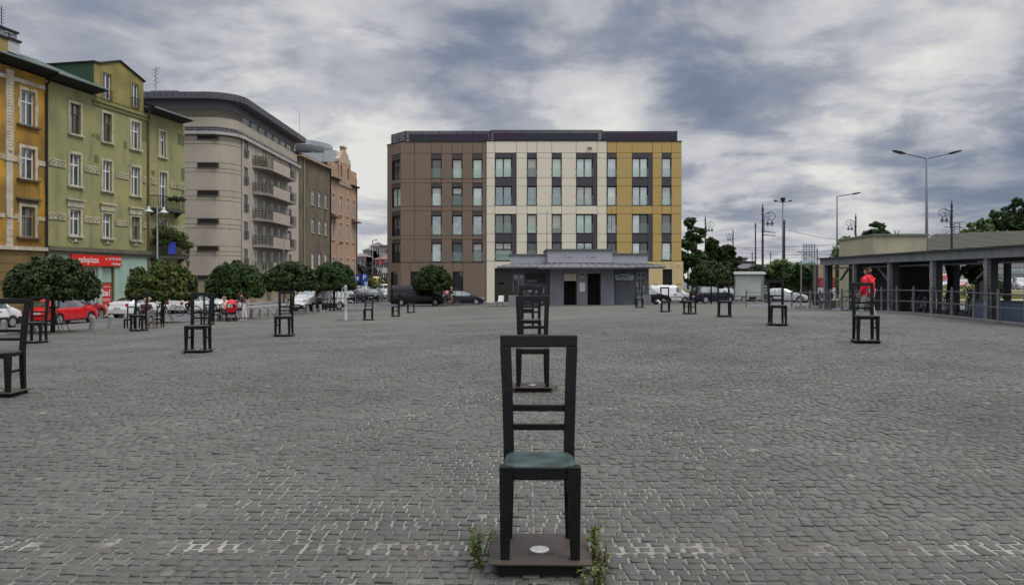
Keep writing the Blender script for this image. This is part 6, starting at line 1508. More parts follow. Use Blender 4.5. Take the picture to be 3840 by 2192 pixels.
# ------------------------------------------------------------------ bicycles
_bk = {}
def bicycle_meshes(m, key):
    if key in _bk: return _bk[key]
    d = {}; rw = .335
    ty = MB(); ty.tube([(rw*math.cos(2*math.pi*k/24),0,rw*math.sin(2*math.pi*k/24)) for k in range(25)], .02, 6, False); d['tyre'] = ty.mesh('tyre', m_tyre)
    rm = MB(); rm.tube([(.31*math.cos(2*math.pi*k/24),0,.31*math.sin(2*math.pi*k/24)) for k in range(25)], .010, 5, False)
    for k in range(14): a = 2*math.pi*k/14; rm.tube([(0,.02*(-1)**k,0),(.31*math.cos(a),0,.31*math.sin(a))], .0025, 3)
    rm.tube([(0,-.05,0),(0,.05,0)], .02, 6); d['rim'] = rm.mesh('rim', m_galv)
    f = MB(); R_, F_ = (-.52,0,.34), (.52,0,.34); BB, ST, HT, HB = (-.07,0,.29), (-.22,0,.78), (.33,0,.82), (.37,0,.66)
    for a, c, r in ((BB,ST,.018),(BB,HB,.02),(ST,HT,.017),(HT,HB,.02)): f.tube([a,c], r, 6)
    for s in (-.05,.05):
        f.tube([(R_[0],s,R_[2]),(BB[0],s*.6,BB[2])], .011, 5).tube([(R_[0],s,R_[2]),(ST[0],s*.4,ST[2]-.05)], .010, 5).tube([(F_[0],s,F_[2]),(HB[0],s*.8,HB[2])], .013, 5)
    d['frame'] = f.mesh('frame', m)
    d['saddle'] = MB().tube([(-.25,0,.78),(-.27,0,.92)], .014, 5).hexa([(-.40,-.07,.92),(-.12,-.02,.93),(-.12,.02,.93),(-.40,.07,.92)], [(-.40,-.08,.97),(-.12,-.02,.96),(-.12,.02,.96),(-.40,.08,.97)]).mesh('saddle', m_black)
    d['handlebar'] = MB().tube([(.32,0,.82),(.30,0,.98)], .014, 5).tube([(.18,-.29,1.0),(.30,-.2,1.0),(.33,0,.99),(.30,.2,1.0),(.18,.29,1.0)], .013, 5).mesh('handlebar', m_black)
    d['crank'] = MB().lathe([(.09,.03),(.09,.04)], 14, (-.07,0,.29), 'y').tube([(-.07,.06,.29),(.05,.06,.18)], .01, 4).tube([(-.07,-.06,.29),(-.19,-.06,.40)], .01, 4).cbox((.05,.1,.18),(.08,.08,.02)).cbox((-.19,-.1,.40),(.08,.08,.02)).mesh('crank', m_galv)
    d['mudguard'] = MB().tube([(-.52+.37*math.cos(a), 0, .34+.37*math.sin(a)) for a in np.linspace(.35, 2.9, 9)], .012, 4).mesh('mudguard', m_black)
    _bk[key] = d; return d
def bicycle(label, x, y, hx, hy, m, key, z=None, lean=0, group='bicycles', extra=None):
    d = bicycle_meshes(m, key); t = thing('bicycle', label, 'bicycle', (x, y, G(x, y) if z is None else z), 0, group)
    t.rotation_euler = (lean, 0, math.atan2(hy, hx)); t.rotation_mode = 'XYZ'
    for wx in (-.52,.52): o = put('wheel', d['rim'], t, (wx,0,.355)); put('tyre', d['tyre'], o)
    for k in ('frame','saddle','handlebar','crank','mudguard'): put(k, d[k], t)
    if extra: MB().box(-.75,-.35,-.16,.16,.72,.98).build('basket', m_trim_blk, t)
    return t
m_bsilver = mat('bicycle_silver', (.30,.30,.31), .35, metal=.5); m_bblack = mat('bicycle_black', (.02,.02,.022), .4); m_bred = mat('bicycle_red', (.25,.03,.03), .4)
bicycle('silver bicycle leaning on the railing left of the woman in red', 16.72, 36.4, -.55, .83, m_bsilver, 's')
bicycle('white-tyred bicycle ridden by the cyclist before the white car', -21.8, 50.2, -1, -.15, m_bsilver, 's', z=G(-21.8, 50.2)-.05)
bicycle('dark bicycle under the rider with the pink bag', -5.7, 70.4, .96, .25, m_bred, 'r', z=G(-5.7, 70.4)-.05, extra=True)
for i, (x, y, lb) in enumerate(((17.85,32.6,'black bicycle behind the rail beside the fourth canopy post'),(17.9,30.6,'black bicycle under the foot of the dark tree trunk behind the rail'),(18.2,29.8,'black bicycle behind the rail next to the slate panels'),(18.35,31.2,'black bicycle furthest back in the rack behind the rail'),(18.6,30.2,'black bicycle in the rack with its handlebar highest'),(18.0,33.5,'black bicycle with its wheel against the dark cabin'))):
    bicycle(lb, x, y, .25+.1*(i%3), 1, m_bblack, 'b', lean=.06*(-1)**i, group='black bicycles in the rack behind the rail')

# ------------------------------------------------------------------ people
m_skin = mat('skin', (.42,.24,.17), .55, (.36,.20,.14), 9)
def skin_mesh(name, joints, edges, radii, m, sub=1, root=0):
    me = bpy.data.meshes.new(name+'_src'); me.from_pydata([joints[k] for k in joints], [(list(joints).index(a), list(joints).index(b)) for a, b in edges], [])
    o = bpy.data.objects.new('src', me); COL.objects.link(o)
    md = o.modifiers.new('skin', 'SKIN'); md.use_smooth_shade = True; md.branch_smoothing = .4
    for i, k in enumerate(joints):
        sv_ = me.skin_vertices[0].data[i]; r = radii[k]; sv_.radius = r if isinstance(r, tuple) else (r, r); sv_.use_root = (i == root)
    if sub: s = o.modifiers.new('sub', 'SUBSURF'); s.levels = sub; s.render_levels = sub
    out = bpy.data.meshes.new_from_object(o.evaluated_get(bpy.context.evaluated_depsgraph_get()))
    bpy.data.objects.remove(o); bpy.data.meshes.remove(me); out.name = name
    out.materials.clear(); out.materials.append(m); out.polygons.foreach_set('use_smooth', [True]*len(out.polygons)); return out
def hand(j, e, r, side, wrist, elbow, curl):
    w = Vector(wrist); d = (w-Vector(elbow)).normalized(); up = Vector((0,0,1)); s_ = d.cross(up)
    if s_.length < .2: s_ = Vector((1,0,0))
    s_.normalize(); pn = s_.cross(d).normalized()
    pc = w+d*.055; j['palm'+side] = tuple(pc); r['palm'+side] = (.036,.017); e.append(('wrist'+side, 'palm'+side))
    for i, (off, ln) in enumerate(((-.026,.068),(-.009,.080),(.009,.076),(.026,.060))):
        k0 = pc+d*.032+s_*off; k1 = k0+d*ln*.55-pn*ln*.3*curl; k2 = k1+d*ln*.3*(1-curl)-pn*ln*.55*curl
        for q, (nm, p_, rr) in enumerate((('k',k0,.0095),('m',k1,.0085),('t',k2,.0075))):
            j[f'f{nm}{i}{side}'] = tuple(p_); r[f'f{nm}{i}{side}'] = rr
        e += [('palm'+side, f'fk{i}{side}'), (f'fk{i}{side}', f'fm{i}{side}'), (f'fm{i}{side}', f'ft{i}{side}')]
    t0 = w+d*.03-s_*.034; t1 = t0+d*.035-s_*.018-pn*.012; j['th0'+side] = tuple(t0); j['th1'+side] = tuple(t1); r['th0'+side] = .012; r['th1'+side] = .0095
    e += [('palm'+side, 'th0'+side), ('th0'+side, 'th1'+side)]
def person(label, loc, rz, pose, hair_m, top_m, leg_m, shoe_m, hair='short', sc=1.0, dress=False, curl=.6, sleeve=True, cat='person', hood=False, extra=None, loose=1.0):
    """figure faces +x; pose gives joint positions in metres"""
    P = {k: Vector(v) for k, v in pose.items()}
    t = thing('person', label, cat, loc, rz, None, scale=sc)
    j = {}; e = []; r = {}
    def add(k, p, rad): j[k] = tuple(p); r[k] = rad
    nk = P['neck']; hd = P['head']; u = (hd-nk).normalized(); fw = P.get('face', Vector((1,0,0))).normalized(); fw = (fw-u*fw.dot(u)).normalized(); sd = u.cross(fw)
    add('pelvis', P['pelvis'], (.125,.15)); add('waist', P['pelvis']*.55+P['chest']*.45, (.105,.13)); add('chest', P['chest'], (.12,.165)); add('neck0', P['chest']*.35+nk*.65, (.085,.11)); add('neck', nk, .054)
    add('jaw', nk+u*.075+fw*.035, (.062,.058)); add('skull', nk+u*.165+fw*.008, (.092,.078)); add('crown', nk+u*.225-fw*.01, (.062,.056)); add('nose', nk+u*.125+fw*.105, .014)
    e += [('pelvis','waist'),('waist','chest'),('chest','neck0'),('neck0','neck'),('neck','jaw'),('jaw','skull'),('skull','crown'),('skull','nose')]
    for s in ('L','R'):
        add('sh'+s, P['sh'+s], .056); add('elbow'+s, P['el'+s], .041); add('wrist'+s, P['wr'+s], .028); add('hip'+s, P['hip'+s], .088); add('knee'+s, P['kn'+s], .058); add('ankle'+s, P['an'+s], .038); add('toe'+s, P['toe'+s], .032)
        e += [('neck0','sh'+s),('sh'+s,'elbow'+s),('elbow'+s,'wrist'+s),('pelvis','hip'+s),('hip'+s,'knee'+s),('knee'+s,'ankle'+s),('ankle'+s,'toe'+s)]
        hand(j, e, r, s, P['wr'+s], P['el'+s], curl)
    body = put('body', skin_mesh('body', j, e, r, m_skin), t)
    for s in (-1, 1):
        MB().lathe([(.001,-.012),(.011,0),(.001,.012)], 6).build('eye', m_black, t, tuple(nk+u*.15+fw*.094+sd*.03*s)); MB().lathe([(.004,-.03),(.017,0),(.004,.03)], 6).build('ear', m_skin, t, tuple(nk+u*.135+sd*.078*s-fw*.01))
    MB().cbox((0,0,0),(.012,.045,.01)).build('mouth', mat('lips', (.28,.09,.08), .5), t, tuple(nk+u*.085+fw*.092), math.atan2(fw.y, fw.x))
    # hair
    hj = {'a': nk+u*.185-fw*.02, 'b': nk+u*.235-fw*.012, 'c': nk+u*.13-fw*.055}; hr = {'a': (.098,.088), 'b': (.066,.062), 'c': (.075,.078)}; he = [('a','b'),('a','c')]
    if hair == 'long': hj['d'] = nk+u*.03-fw*.07; hr['d'] = (.07,.085); hj['g'] = nk-u*.06-fw*.08; hr['g'] = (.05,.075); he += [('c','d'),('d','g')]
    if hair == 'bob': hj['d'] = nk+u*.045-fw*.05; hr['d'] = (.075,.09); he += [('c','d')]
    put('hair', skin_mesh('hair', {k: tuple(v) for k, v in hj.items()}, he, hr, hair_m), t)
    # clothes grown over the same joints, a little wider
    cj = {}; cr = {}; ce_ = []
    def cadd(k, p, rad): cj[k] = tuple(p); cr[k] = rad
    cadd('pelvis', P['pelvis']+Vector((0,0,.04-(loose-1)*.75)), (.155*loose,.185*loose) if loose == 1 else (.25,.25)); cadd('waist', P['pelvis']*.5+P['chest']*.5, (.145*loose,.17*loose) if loose == 1 else (.235,.235)); cadd('chest', P['chest'], (.15*loose,.20*loose)); cadd('neck0', P['chest']*.3+nk*.7, (.10,.13)); ce_ += [('pelvis','waist'),('waist','chest'),('chest','neck0')]
    if hood: cadd('hood', P['chest']*.25+nk*.75-fw*.10, (.10,.13)); ce_.append(('neck0','hood'))
    for s in ('L','R'):
        cadd('sh'+s, P['sh'+s], .078*loose); cadd('el'+s, P['el'+s], .062*loose); ce_ += [('neck0','sh'+s),('sh'+s,'el'+s)]
        if sleeve: cadd('wr'+s, P['el'+s]*.12+P['wr'+s]*.88, .047); ce_.append(('el'+s,'wr'+s))
    put('jacket' if sleeve else 'shirt', skin_mesh('jacket', cj, ce_, cr, top_m), t)
    cj = {}; cr = {}; ce_ = []
    cadd('pelvis', P['pelvis'], (.15,.18))
    for s in ('L','R'):
        cadd('hip'+s, P['hip'+s], .098); cadd('kn'+s, P['kn'+s], .074 if not dress else .11); ce_ += [('pelvis','hip'+s),('hip'+s,'kn'+s)]
        cadd('an'+s, P['kn'+s]*.1+P['an'+s]*.9, .056 if not dress else .1); ce_.append(('kn'+s,'an'+s))
    put('trousers' if not dress else 'dress', skin_mesh('trousers', cj, ce_, cr, leg_m), t)
    for s in ('L','R'):
        f = (P['toe'+s]-P['an'+s]); f.z = 0; f.normalize(); a = P['an'+s]
        sj = {'h': tuple(a+Vector((0,0,-.03))-f*.03), 'm': tuple(a+Vector((0,0,-.045))+f*.07), 't': tuple(P['toe'+s]+f*.03)}
        put('shoe', skin_mesh('shoe', sj, [('h','m'),('m','t')], {'h': (.045,.05), 'm': (.042,.048), 't': (.03,.04)}, shoe_m), t)
    return t
m_h_brown = mat('brown_hair', (.07,.035,.02), .6, (.11,.055,.03), 20); m_h_grey = mat('grey_hair', (.42,.38,.32), .6, (.32,.28,.22), 20); m_h_blond = mat('fair_hair', (.48,.37,.20), .6, (.38,.28,.14), 20); m_h_black = mat('black_hair', (.018,.014,.012), .5)
m_red_cloth = mat('bright_red_fabric', (.75,.012,.03), .75, (.62,.01,.025), 4, bump=.3, bscale=12); m_grey_cloth = mat('pale_grey_cloth', (.34,.36,.36), .85, (.27,.29,.29), 5, bump=.2); m_black_cloth = mat('black_cloth', (.014,.012,.013), .9); m_beige_cloth = mat('beige_cloth', (.50,.40,.28), .9, (.42,.33,.23), 6); m_white_cloth = mat('white_cloth', (.66,.64,.64), .85); m_taupe = mat('taupe_cloth', (.16,.14,.12), .9); m_pink_cloth = mat('pink_cloth', (.58,.24,.25), .8); m_brown_cloth = mat('dark_brown_cloth', (.06,.025,.022), .85)
def standing(step=.12, lean=0, el=None, wr=None, face=(1,0,0)):
    p = dict(pelvis=(0,0,.93), chest=(lean*.6,0,1.26), neck=(lean,0,1.45), head=(lean*1.3,0,1.6), face=face)
    for s, q in (('L',1),('R',-1)):
        p['sh'+s] = (lean*.9,q*.185,1.385); p['el'+s] = (lean*.9-.06,q*.235,1.12); p['wr'+s] = (lean*.9+.12,q*.22,.92); p['hip'+s] = (0,q*.095,.9); p['kn'+s] = (q*step*.55+.03,q*.1,.5); p['an'+s] = (q*step,q*.1,.085); p['toe'+s] = (q*step+.15,q*.12,.03)
    for k, v_ in (el or {}).items(): p['el'+k] = v_
    for k, v_ in (wr or {}).items(): p['wr'+k] = v_
    return p
def sitting(seat=.45, lean=.05, head=.0, wr=None, el=None, face=(1,0,0), foot=.0, dz=0):
    p = dict(pelvis=(0,0,seat+.10), chest=(lean*.6,0,seat+.43), neck=(lean,0,seat+.62), head=(lean+head,0,seat+.77), face=face)
    for s, q in (('L',1),('R',-1)):
        p['sh'+s] = (lean*.9,q*.18,seat+.56); p['el'+s] = (lean+.08,q*.24,seat+.30); p['wr'+s] = (lean+.30,q*.12,seat+.25); p['hip'+s] = (.04,q*.095,seat+.09); p['kn'+s] = (.46,q*.12,seat+.08); p['an'+s] = (.44+foot+.05*q,q*.12,.085); p['toe'+s] = (.59+foot+.05*q,q*.14,.03)
    for k, v_ in (el or {}).items(): p['el'+k] = v_
    for k, v_ in (wr or {}).items(): p['wr'+k] = v_
    return p
# woman in red: walks away to the left, head turned left
person('woman in a red hooded jacket and pale grey trousers walking behind a chair', (11.72, 24.6, G(11.72, 24.6)), R(128), standing(.2, .02, face=(.9,.45,0)), m_h_brown, m_red_cloth, m_grey_cloth, mat('pale_shoe', (.5,.5,.5), .6), 'bob', 1.07, hood=True, loose=1.3)
# man reading on a small chair
zc = G(-15.75, 31.9)-.02
person('fair-haired man in dark clothes reading on a small chair under a tree', (-15.75, 31.95, zc), R(-28), sitting(.45, .16, .10, face=(.6,0,-.8)), m_h_blond, m_brown_cloth, m_taupe, m_black, 'short', 1.0)
t = thing('open_book', 'open book held by the reading man', 'book', (-15.75+.52*math.cos(R(-28)), 31.95+.52*math.sin(R(-28)), zc+.74), R(-28))
MB().hexa([(-.02,-.16,.0),(.18,-.16,.1),(.18,0,.05),(-.02,0,-.05)], [(-.02,-.16,.02),(.18,-.16,.12),(.18,0,.07),(-.02,0,-.03)]).build('page', m_white, t); MB().hexa([(-.02,0,-.05),(.18,0,.05),(.18,.16,.1),(-.02,.16,.0)], [(-.02,0,-.03),(.18,0,.07),(.18,.16,.12),(-.02,.16,.02)]).build('page', m_white, t)
# old woman, pram, young woman
zc = G(-15.7, 40.6)-.02
person('grey-haired woman in beige seated beside the red pram', (-15.68, 40.6, zc), R(-12), sitting(.44, .02, .02, wr={'L':(.42,.14,.72),'R':(.40,-.16,.66)}), m_h_grey, m_beige_cloth, m_taupe, m_black, 'short', 1.0)
person('dark-haired woman in white trousers bending over the red pram', (-14.72, 41.1, G(-14.72, 41.1)), R(200), standing(.1, .20, wr={'L':(.42,.12,1.15),'R':(.30,-.15,1.34)}, el={'L':(.20,.26,1.12),'R':(.2,-.26,1.12)}, face=(.8,0,-.5)), m_h_black, m_brown_cloth, m_white_cloth, mat('pale_shoe', (.5,.5,.5)), 'long', .96)
t = thing('pram', 'red pram with its hood up between the two women', 'pram', (-15.12, 40.25, G(-15.12, 40.25)), R(108))
def pram_hood():
    V = []; F = []; n, m_ = 8, 9
    for i in range(n+1):
        a = math.pi*.52*i/n-.05
        for k in range(m_+1):
            b_ = math.pi*k/m_; x = .05-.42*math.sin(a); V.append((x-.05, .27*math.cos(b_)*(1-.12*math.sin(a)**4), .72+.0+(.46*math.sin(b_)**.7)*math.cos(a*.62)))
    for i in range(n):
        for k in range(m_): q = i*(m_+1)+k; F.append((q, q+1, q+m_+2, q+m_+1))
    me = bpy.data.meshes.new('hood'); me.from_pydata(V, [], F); me.materials.append(m_red_cloth); me.polygons.foreach_set('use_smooth', [True]*len(F)); return me
put('hood', pram_hood(), t)
MB().hexa([(-.36,-.2,.5),(.40,-.2,.5),(.40,.2,.5),(-.36,.2,.5)], [(-.46,-.27,.76),(.48,-.27,.72),(.48,.27,.72),(-.46,.27,.76)]).build('bassinet', m_red_cloth, t)
MB().hexa([(-.25,-.18,.2),(.30,-.18,.2),(.30,.18,.2),(-.25,.18,.2)], [(-.28,-.2,.36),(.33,-.2,.36),(.33,.2,.36),(-.28,.2,.36)]).build('basket', mat('grey_basket', (.30,.27,.25), .9), t)
b = MB()
for s in (-.24,.24): b.tube([(-.36,s,.13),(.25,s,.55)], .014, 5).tube([(-.36,s,.12),(.3,s,.55),(.66,s,.98)], .014, 5)
b.tube([(.66,-.24,.98),(.66,.24,.98)], .018, 5); b.build('chassis', m_iron, t)
wm = MB().lathe([(.05,-.02),(.125,-.025),(.13,0),(.125,.025),(.05,.02)], 16, (0,0,0), 'y').mesh('wheel', m_tyre)
for x in (-.36,.36):
    for y in (-.26,.26): put('wheel', wm, t, (x, y, .13))
# dark-haired person seated further back
zc = G(-14.4, 56.5)-.03
person('dark-haired person in black seated on a small chair by the box van', (-14.6, 56.55, zc), R(-15), sitting(.45, .0, .03, wr={'L':(.38,.14,.70),'R':(.36,-.12,.72)}), m_h_brown, m_black_cloth, m_black_cloth, m_white, 'long', 1.05)
def rider(): 
    p = sitting(.86, .22, .06); 
    for s, q in (('L',1),('R',-1)): p['kn'+s] = (.34+.04*q, q*.11, .72+.1*q); p['an'+s] = (.22+.08*q, q*.11, .32+.12*q); p['toe'+s] = (.36+.08*q, q*.12, .28+.12*q); p['wr'+s] = (.50,q*.24,1.10); p['el'+s] = (.32,q*.26,1.18)
    return p
a = math.atan2(-.15, -1)
person('cyclist in a pink top riding in front of the white car', (-21.8-.26*math.cos(a), 50.2-.26*math.sin(a), G(-21.8, 50.2)-.05), a, rider(), m_h_brown, m_pink_cloth, m_brown_cloth, m_black, 'short', 1.0)
a = math.atan2(.25, .96)
person('cyclist with grey hair riding between the black van and the dark car', (-5.7-.26*math.cos(a), 70.4-.26*math.sin(a), G(-5.7, 70.4)-.05), a, rider(), m_h_grey, m_brown_cloth, m_taupe, m_black, 'short', 1.05)
bg_ = MB().lathe([(.06,0),(.16,.05),(.18,.25),(.12,.42),(.03,.46)], 10, (0,0,0)); o = bg_.build('backpack', m_pink_cloth, None, (-5.7-.42, 70.3, G(-5.7, 70.4)+.98), smooth=True); tag(o, 'pink bag on the back of the grey-haired cyclist', 'bag')
# ------------------------------------------------------------------ bollards along the left edge
m_boll = mat('bollard_stone', (.30,.29,.265), .85, (.20,.195,.18), 5, bump=.3)
boll = MB().lathe([(.15,-.2),(.145,0),(.115,.44),(.11,.50),(.07,.56),(.001,.58)], 14).mesh('bollard', m_boll)
BOL = [(-19.25,28.3,'stone bollard behind the seat of the chair cut by the left edge'),(-18.8,29.2,'stone bollard between the left-edge chair and its neighbour'),(-17.75,31.6,'stone bollard under the front wheel of the red hatchback'),(-17.5,32.6,'stone bollard in front of the white fastback\'s bumper'),(-17.35,33.6,'stone bollard beside the chair in front of the reading man'),
 (-16.05,46.1,'dark-sided stone bollard first to the right of the white trousers'),(-15.75,46.8,'stone bollard second to the right of the white trousers'),(-15.45,47.5,'stone bollard third to the right of the white trousers'),(-15.1,48.2,'stone bollard half behind the chair before the flatbed bonnet'),
 (-14.35,52.3,'stone bollard below the bonnet of the old white box van'),(-14.05,53.0,'stone bollard at the front wheel of the old white box van'),(-13.8,53.7,'stone bollard left of the seated dark-haired person')]
for x, y, lb in BOL: tag(put('bollard', boll, None, (x, y, G(x, y))), lb, 'bollard', 'stone bollards along the left edge')
# ------------------------------------------------------------------ water pump
m_pump = mat('pale_pump_paint', (.38,.43,.43), .5, (.31,.35,.35), 3)
pd = 40.5; px_ = (1296-1920)/2800*pd
t = thing('water_pump', 'pale grey cast-iron street pump with long handle', 'water pump', (px_, pd, G(px_, pd)))
MB().lathe([(.13,0),(.12,.05),(.085,.10),(.075,.9),(.075,.95)], 16).build('column', m_pump, t, smooth=True)
MB().lathe([(.10,.86),(.10,.92),(.072,.96),(.072,1.42),(.105,1.44),(.105,1.52),(.08,1.55),(.085,1.80),(.065,1.88),(.02,1.92),(.001,1.92)], 16).build('upper_column', m_pump, t)
MB().tube([(.08,0,1.0),(.22,0,1.06),(.34,0,1.04),(.40,0,.94)], [.038,.034,.032,.036], 8).build('spout', m_pump, t, smooth=True)
MB().tube([(-.06,0,1.80),(-.16,0,1.72),(-.24,0,1.3),(-.38,0,.78)], [.03,.03,.025,.022], 6).lathe([(.001,-.08),(.05,-.03),(.05,.03),(.001,.08)], 8, (-.40,0,.74)).build('pump_handle', mat('worn_handle', (.40,.36,.32), .5), t, smooth=True)
MB().box(-.5,.5,-.45,.45,.012,.02).build('drain_grate', m_iron, t)
# ------------------------------------------------------------------ parking signs
m_bsign = mat('blue_sign', (.018,.045,.26), .35)
t = thing('parking_sign', 'blue parking sign with white P on a grey post', 'road sign', (-14.2, 72, G(-14.2, 72)))
MB().tube([(0,0,0),(0,0,3.2)], .035, 6).build('post', m_galv, t)
o = MB().box(-.31,.31,-.06,-.04,2.4,3.12).build('sign_plate', m_bsign, t); lettering('P', .62, m_white, o, (-.02,-.065,2.76), 1, .01); MB().box(-.02,.30,-.065,-.06,1.95,2.39).build('lower_plate', mat('pale_blue_sign', (.30,.44,.60), .4), t); MB().box(-.31,-.03,-.065,-.06,1.95,2.39).build('lower_plate', m_bsign, t)
t = thing('direction_sign', 'blue direction sign with white arrow left of the parking sign', 'road sign', (-14.82, 71.5, G(-14.82, 71.5)))
MB().tube([(-.15,0,0),(-.15,0,3.1)], .035, 6).build('post', m_galv, t)
o = MB().box(-.36,.29,-.06,-.04,2.38,3.02).build('sign_plate', m_bsign, t)
MB().prismy([(.0,2.5),(.1,2.5),(.1,2.68),(.2,2.68),(.05,2.9),(-.1,2.68),(.0,2.68)][::-1], -.066, -.061).build('arrow', m_white, o); MB().box(-.30,-.15,-.066,-.061,2.68,2.88).box(-.30,-.1,-.066,-.061,2.52,2.58).build('print_line', m_white, o)
t = thing('sign_post', 'thin tall bare post at the left corner of the brown facade', 'post', (-12.45, 71.0, G(-12.45, 71)))
MB().tube([(0,0,0),(0,0,5.6)], .035, 6).build('post', mat('greenish_post', (.12,.14,.09), .6), t)
# ------------------------------------------------------------------ street lamps
def mast_lamp(label, x, y, h, arms, rise, bases=.11, extra=False):
    t = thing('street_lamp', label, 'street lamp', (x, y, GB(x, y)), 0, 'tall plain street lamps')
    MB().tube([(0,0,-.2),(0,0,h*.5),(0,0,h)], [bases,bases*.8,bases*.6], 8).build('pole', mat('lamp_pole_grey', (.15,.16,.18), .5, metal=.3), t, smooth=True)
    for a in arms:
        sg = 1 if a > 0 else -1
        MB().tube([(0,0,h-.02),(a*.72,0,h+rise*.72)], [.06,.045], 6).build('arm', MT['lamp_pole_grey'], t)
        x0, x1 = a*.62, a; z0, z1 = h+rise*.62, h+rise
        q = lambda x, z, w, d: [(x,-w,z-d),(x,w,z-d),(x,w,z+d),(x,-w,z+d)]
        b = MB(); secs = [q(x0,z0,.05,.05), q(x0+(x1-x0)*.35,z0+(z1-z0)*.35-.02,.15,.10), q(x0+(x1-x0)*.8,z0+(z1-z0)*.8,.15,.07), q(x1,z1,.07,.03)]
        for s_ in secs: b.v += s_
        b.f.append((0,1,2,3))
        for k in range(3):
            for e in range(4): b.f.append((k*4+e, k*4+4+e, k*4+4+(e+1)%4, k*4+(e+1)%4))
        b.f.append((15,14,13,12)); b.m = [0]*len(b.f); b.build('lamp_head', m_iron, t)
    if extra: MB().lathe([(.1,h),(.3,h+.25),(.3,h+.55),(.05,h+.6)], 8).build('camera_dome', m_iron, t)
    return t
def lamp_at(px, py, d): return (px-1920)/2800*d, CAMZ+(1045-py)/2800*d
x, z = lamp_at(3475, 594, 60); mast_lamp('tall two-armed street lamp behind the pale concrete building', x, 60, z-GB(x, 60), (-2.75, 2.8), .62, .14)
x, z = lamp_at(3139, 736, 87); mast_lamp('tall street lamp with a single slanting arm', x, 87, z-GB(x, 87), (2.75,), .42, .13)
x, z = lamp_at(2936, 758, 93); mast_lamp('distant two-armed street lamp with a camera box on top', x, 93, z-GB(x, 93), (-1.15, 1.15), .22, .15, True)
x, z = lamp_at(1064, 876, 84); mast_lamp('small street lamp before the balconies of the beige block', x, 84, z-GB(x, 84), (.75,), .25, .08)
x, z = lamp_at(1263, 915, 104); mast_lamp('small street lamp before the salmon house', x, 104, z-GB(x, 104), (.9,), .15, .08)
x, z = lamp_at(1397, 902, 118); mast_lamp('dark street lamp standing in the side street', x, 118, z-GB(x, 118), (.7,), .1, .13)
x, z = lamp_at(1424, 927, 140); mast_lamp('dark thin pole lamp at the end of the side street', x, 140, z-GB(x, 140), (-.5,), .1, .12)
m_orn = mat('blue_black_iron', (.030,.038,.048), .5, metal=.2)
_orn = {}
def ornate_mesh():
    b = MB(); b.tube([(0,0,2.1),(0,0,7),(0,0,9.4)], [.13,.11,.085], 10).lathe([(.21,-.2),(.21,1.9),(.24,1.95),(.24,2.05),(.14,2.2)], 12)
    for z in (4.6,6.2,7.2,8.3,9.0): b.lathe([(.10,z),(.15,z+.04),(.15,z+.12),(.10,z+.16)], 10)
    b.lathe([(.09,9.35),(.15,9.45),(.10,9.55),(.12,9.7),(.05,9.9),(.07,10.05),(.001,10.25)], 8); p = b.mesh('pole', m_orn)
    s = MB(); arc = lambda cx, cz, rx, rz, a0, a1, n: [(cx+rx*math.cos(q),0,cz+rz*math.sin(q)) for q in np.linspace(a0, a1, n)]
    s.tube([(.16,0,7.3),(.16,0,8.5)]+arc(.60,8.62,.44,.62,math.pi*.97,math.pi*.5,8), .038, 6)
    s.tube(arc(.86,8.86,.50,.40,math.pi*.72,-math.pi*.62,16)+arc(.90,8.72,.22,.20,-math.pi*.75,-math.pi*1.7,9), .034, 6)
    s.tube([(.66,0,9.25),(.60,0,9.0),(.50,0,8.75)]+arc(.55,8.68,.16,.17,math.pi*.9,math.pi*2.2,10), .03, 6)
    s.tube([(.70,0,9.24),(.78,0,9.42),(.90,0,9.36)], .024, 5).tube([(0,0,7.3),(.16,0,7.3)], .03, 5).tube([(0,0,8.5),(.16,0,8.5)], .04, 5)
    s.tube([(.54,0,8.52),(.54,0,8.25)], .025, 5).tube([(1.0,0,8.47),(1.0,0,8.25)], .025, 5).tube([(.3,0,8.04),(1.24,0,8.04)], .018, 4); s = s.mesh('scroll_arm', m_orn)
    l = MB().lathe([(.05,.30),(.14,.2),(.16,.02),(.34,-.10),(.34,-.16)], 12).mesh('lantern', m_orn); g = MB().lathe([(.20,-.16),(.20,-.26),(.12,-.40),(.001,-.46)], 10).mesh('lamp_glass', m_lamp_glass)
    return p, s, l, g
def ornate_lamp(label, px, pytop, d, side, h=10.25):
    x, z = lamp_at(px, pytop, d); z0 = z-h
    if 'm' not in _orn: _orn['m'] = ornate_mesh()
    p, s, l, g = _orn['m']
    t = thing('ornate_lamp', label, 'street lamp', (x, d, z0), 0 if side > 0 else math.pi, 'old-fashioned scroll lamps along the tram line')
    put('pole', p, t); put('scroll_arm', s, t)
    for lx in (.54, 1.0): o = put('lantern', l, t, (lx,0,8.12), scale=.72); put('lamp_glass', g, o)
    put('footing', MB().lathe([(.3,-3),(.25,0)], 8).mesh('footing', m_orn), t)
    return t
ornate_lamp('largest scroll lamp, rising behind the ivy wall with its arm to the right', 2860, 762, 80, 1)
ornate_lamp('scroll lamp above the far leafy tree right of the mustard facade', 2645, 808, 112, 1)
ornate_lamp('scroll lamp with its pair of lanterns on the left, over the long hall', 3569, 748, 78, -1)
ornate_lamp('scroll lamp with its pair of lanterns on the left, by the pale concrete building', 3209, 799, 104, -1)
ornate_lamp('small distant scroll lamp beside the round-headed tree, arm to the left', 2749, 858, 150, -1)
def plain_pole(label, px, pytop, d, r=.11):
    x, z = lamp_at(px, pytop, d); z0 = GB(x, d)-.2
    t = thing('tram_pole', label, 'pole', (x, d, z0), 0, 'plain tram poles'); h = z-z0
    MB().tube([(0,0,0),(0,0,2.2),(0,0,2.25),(0,0,h)], [r*1.6,r*1.6,r,r*.7], 8).lathe([(r*.9,h-.5),(r*1.3,h-.42),(r*.7,h-.2),(.001,h)], 8).build('pole', m_orn, t); return t
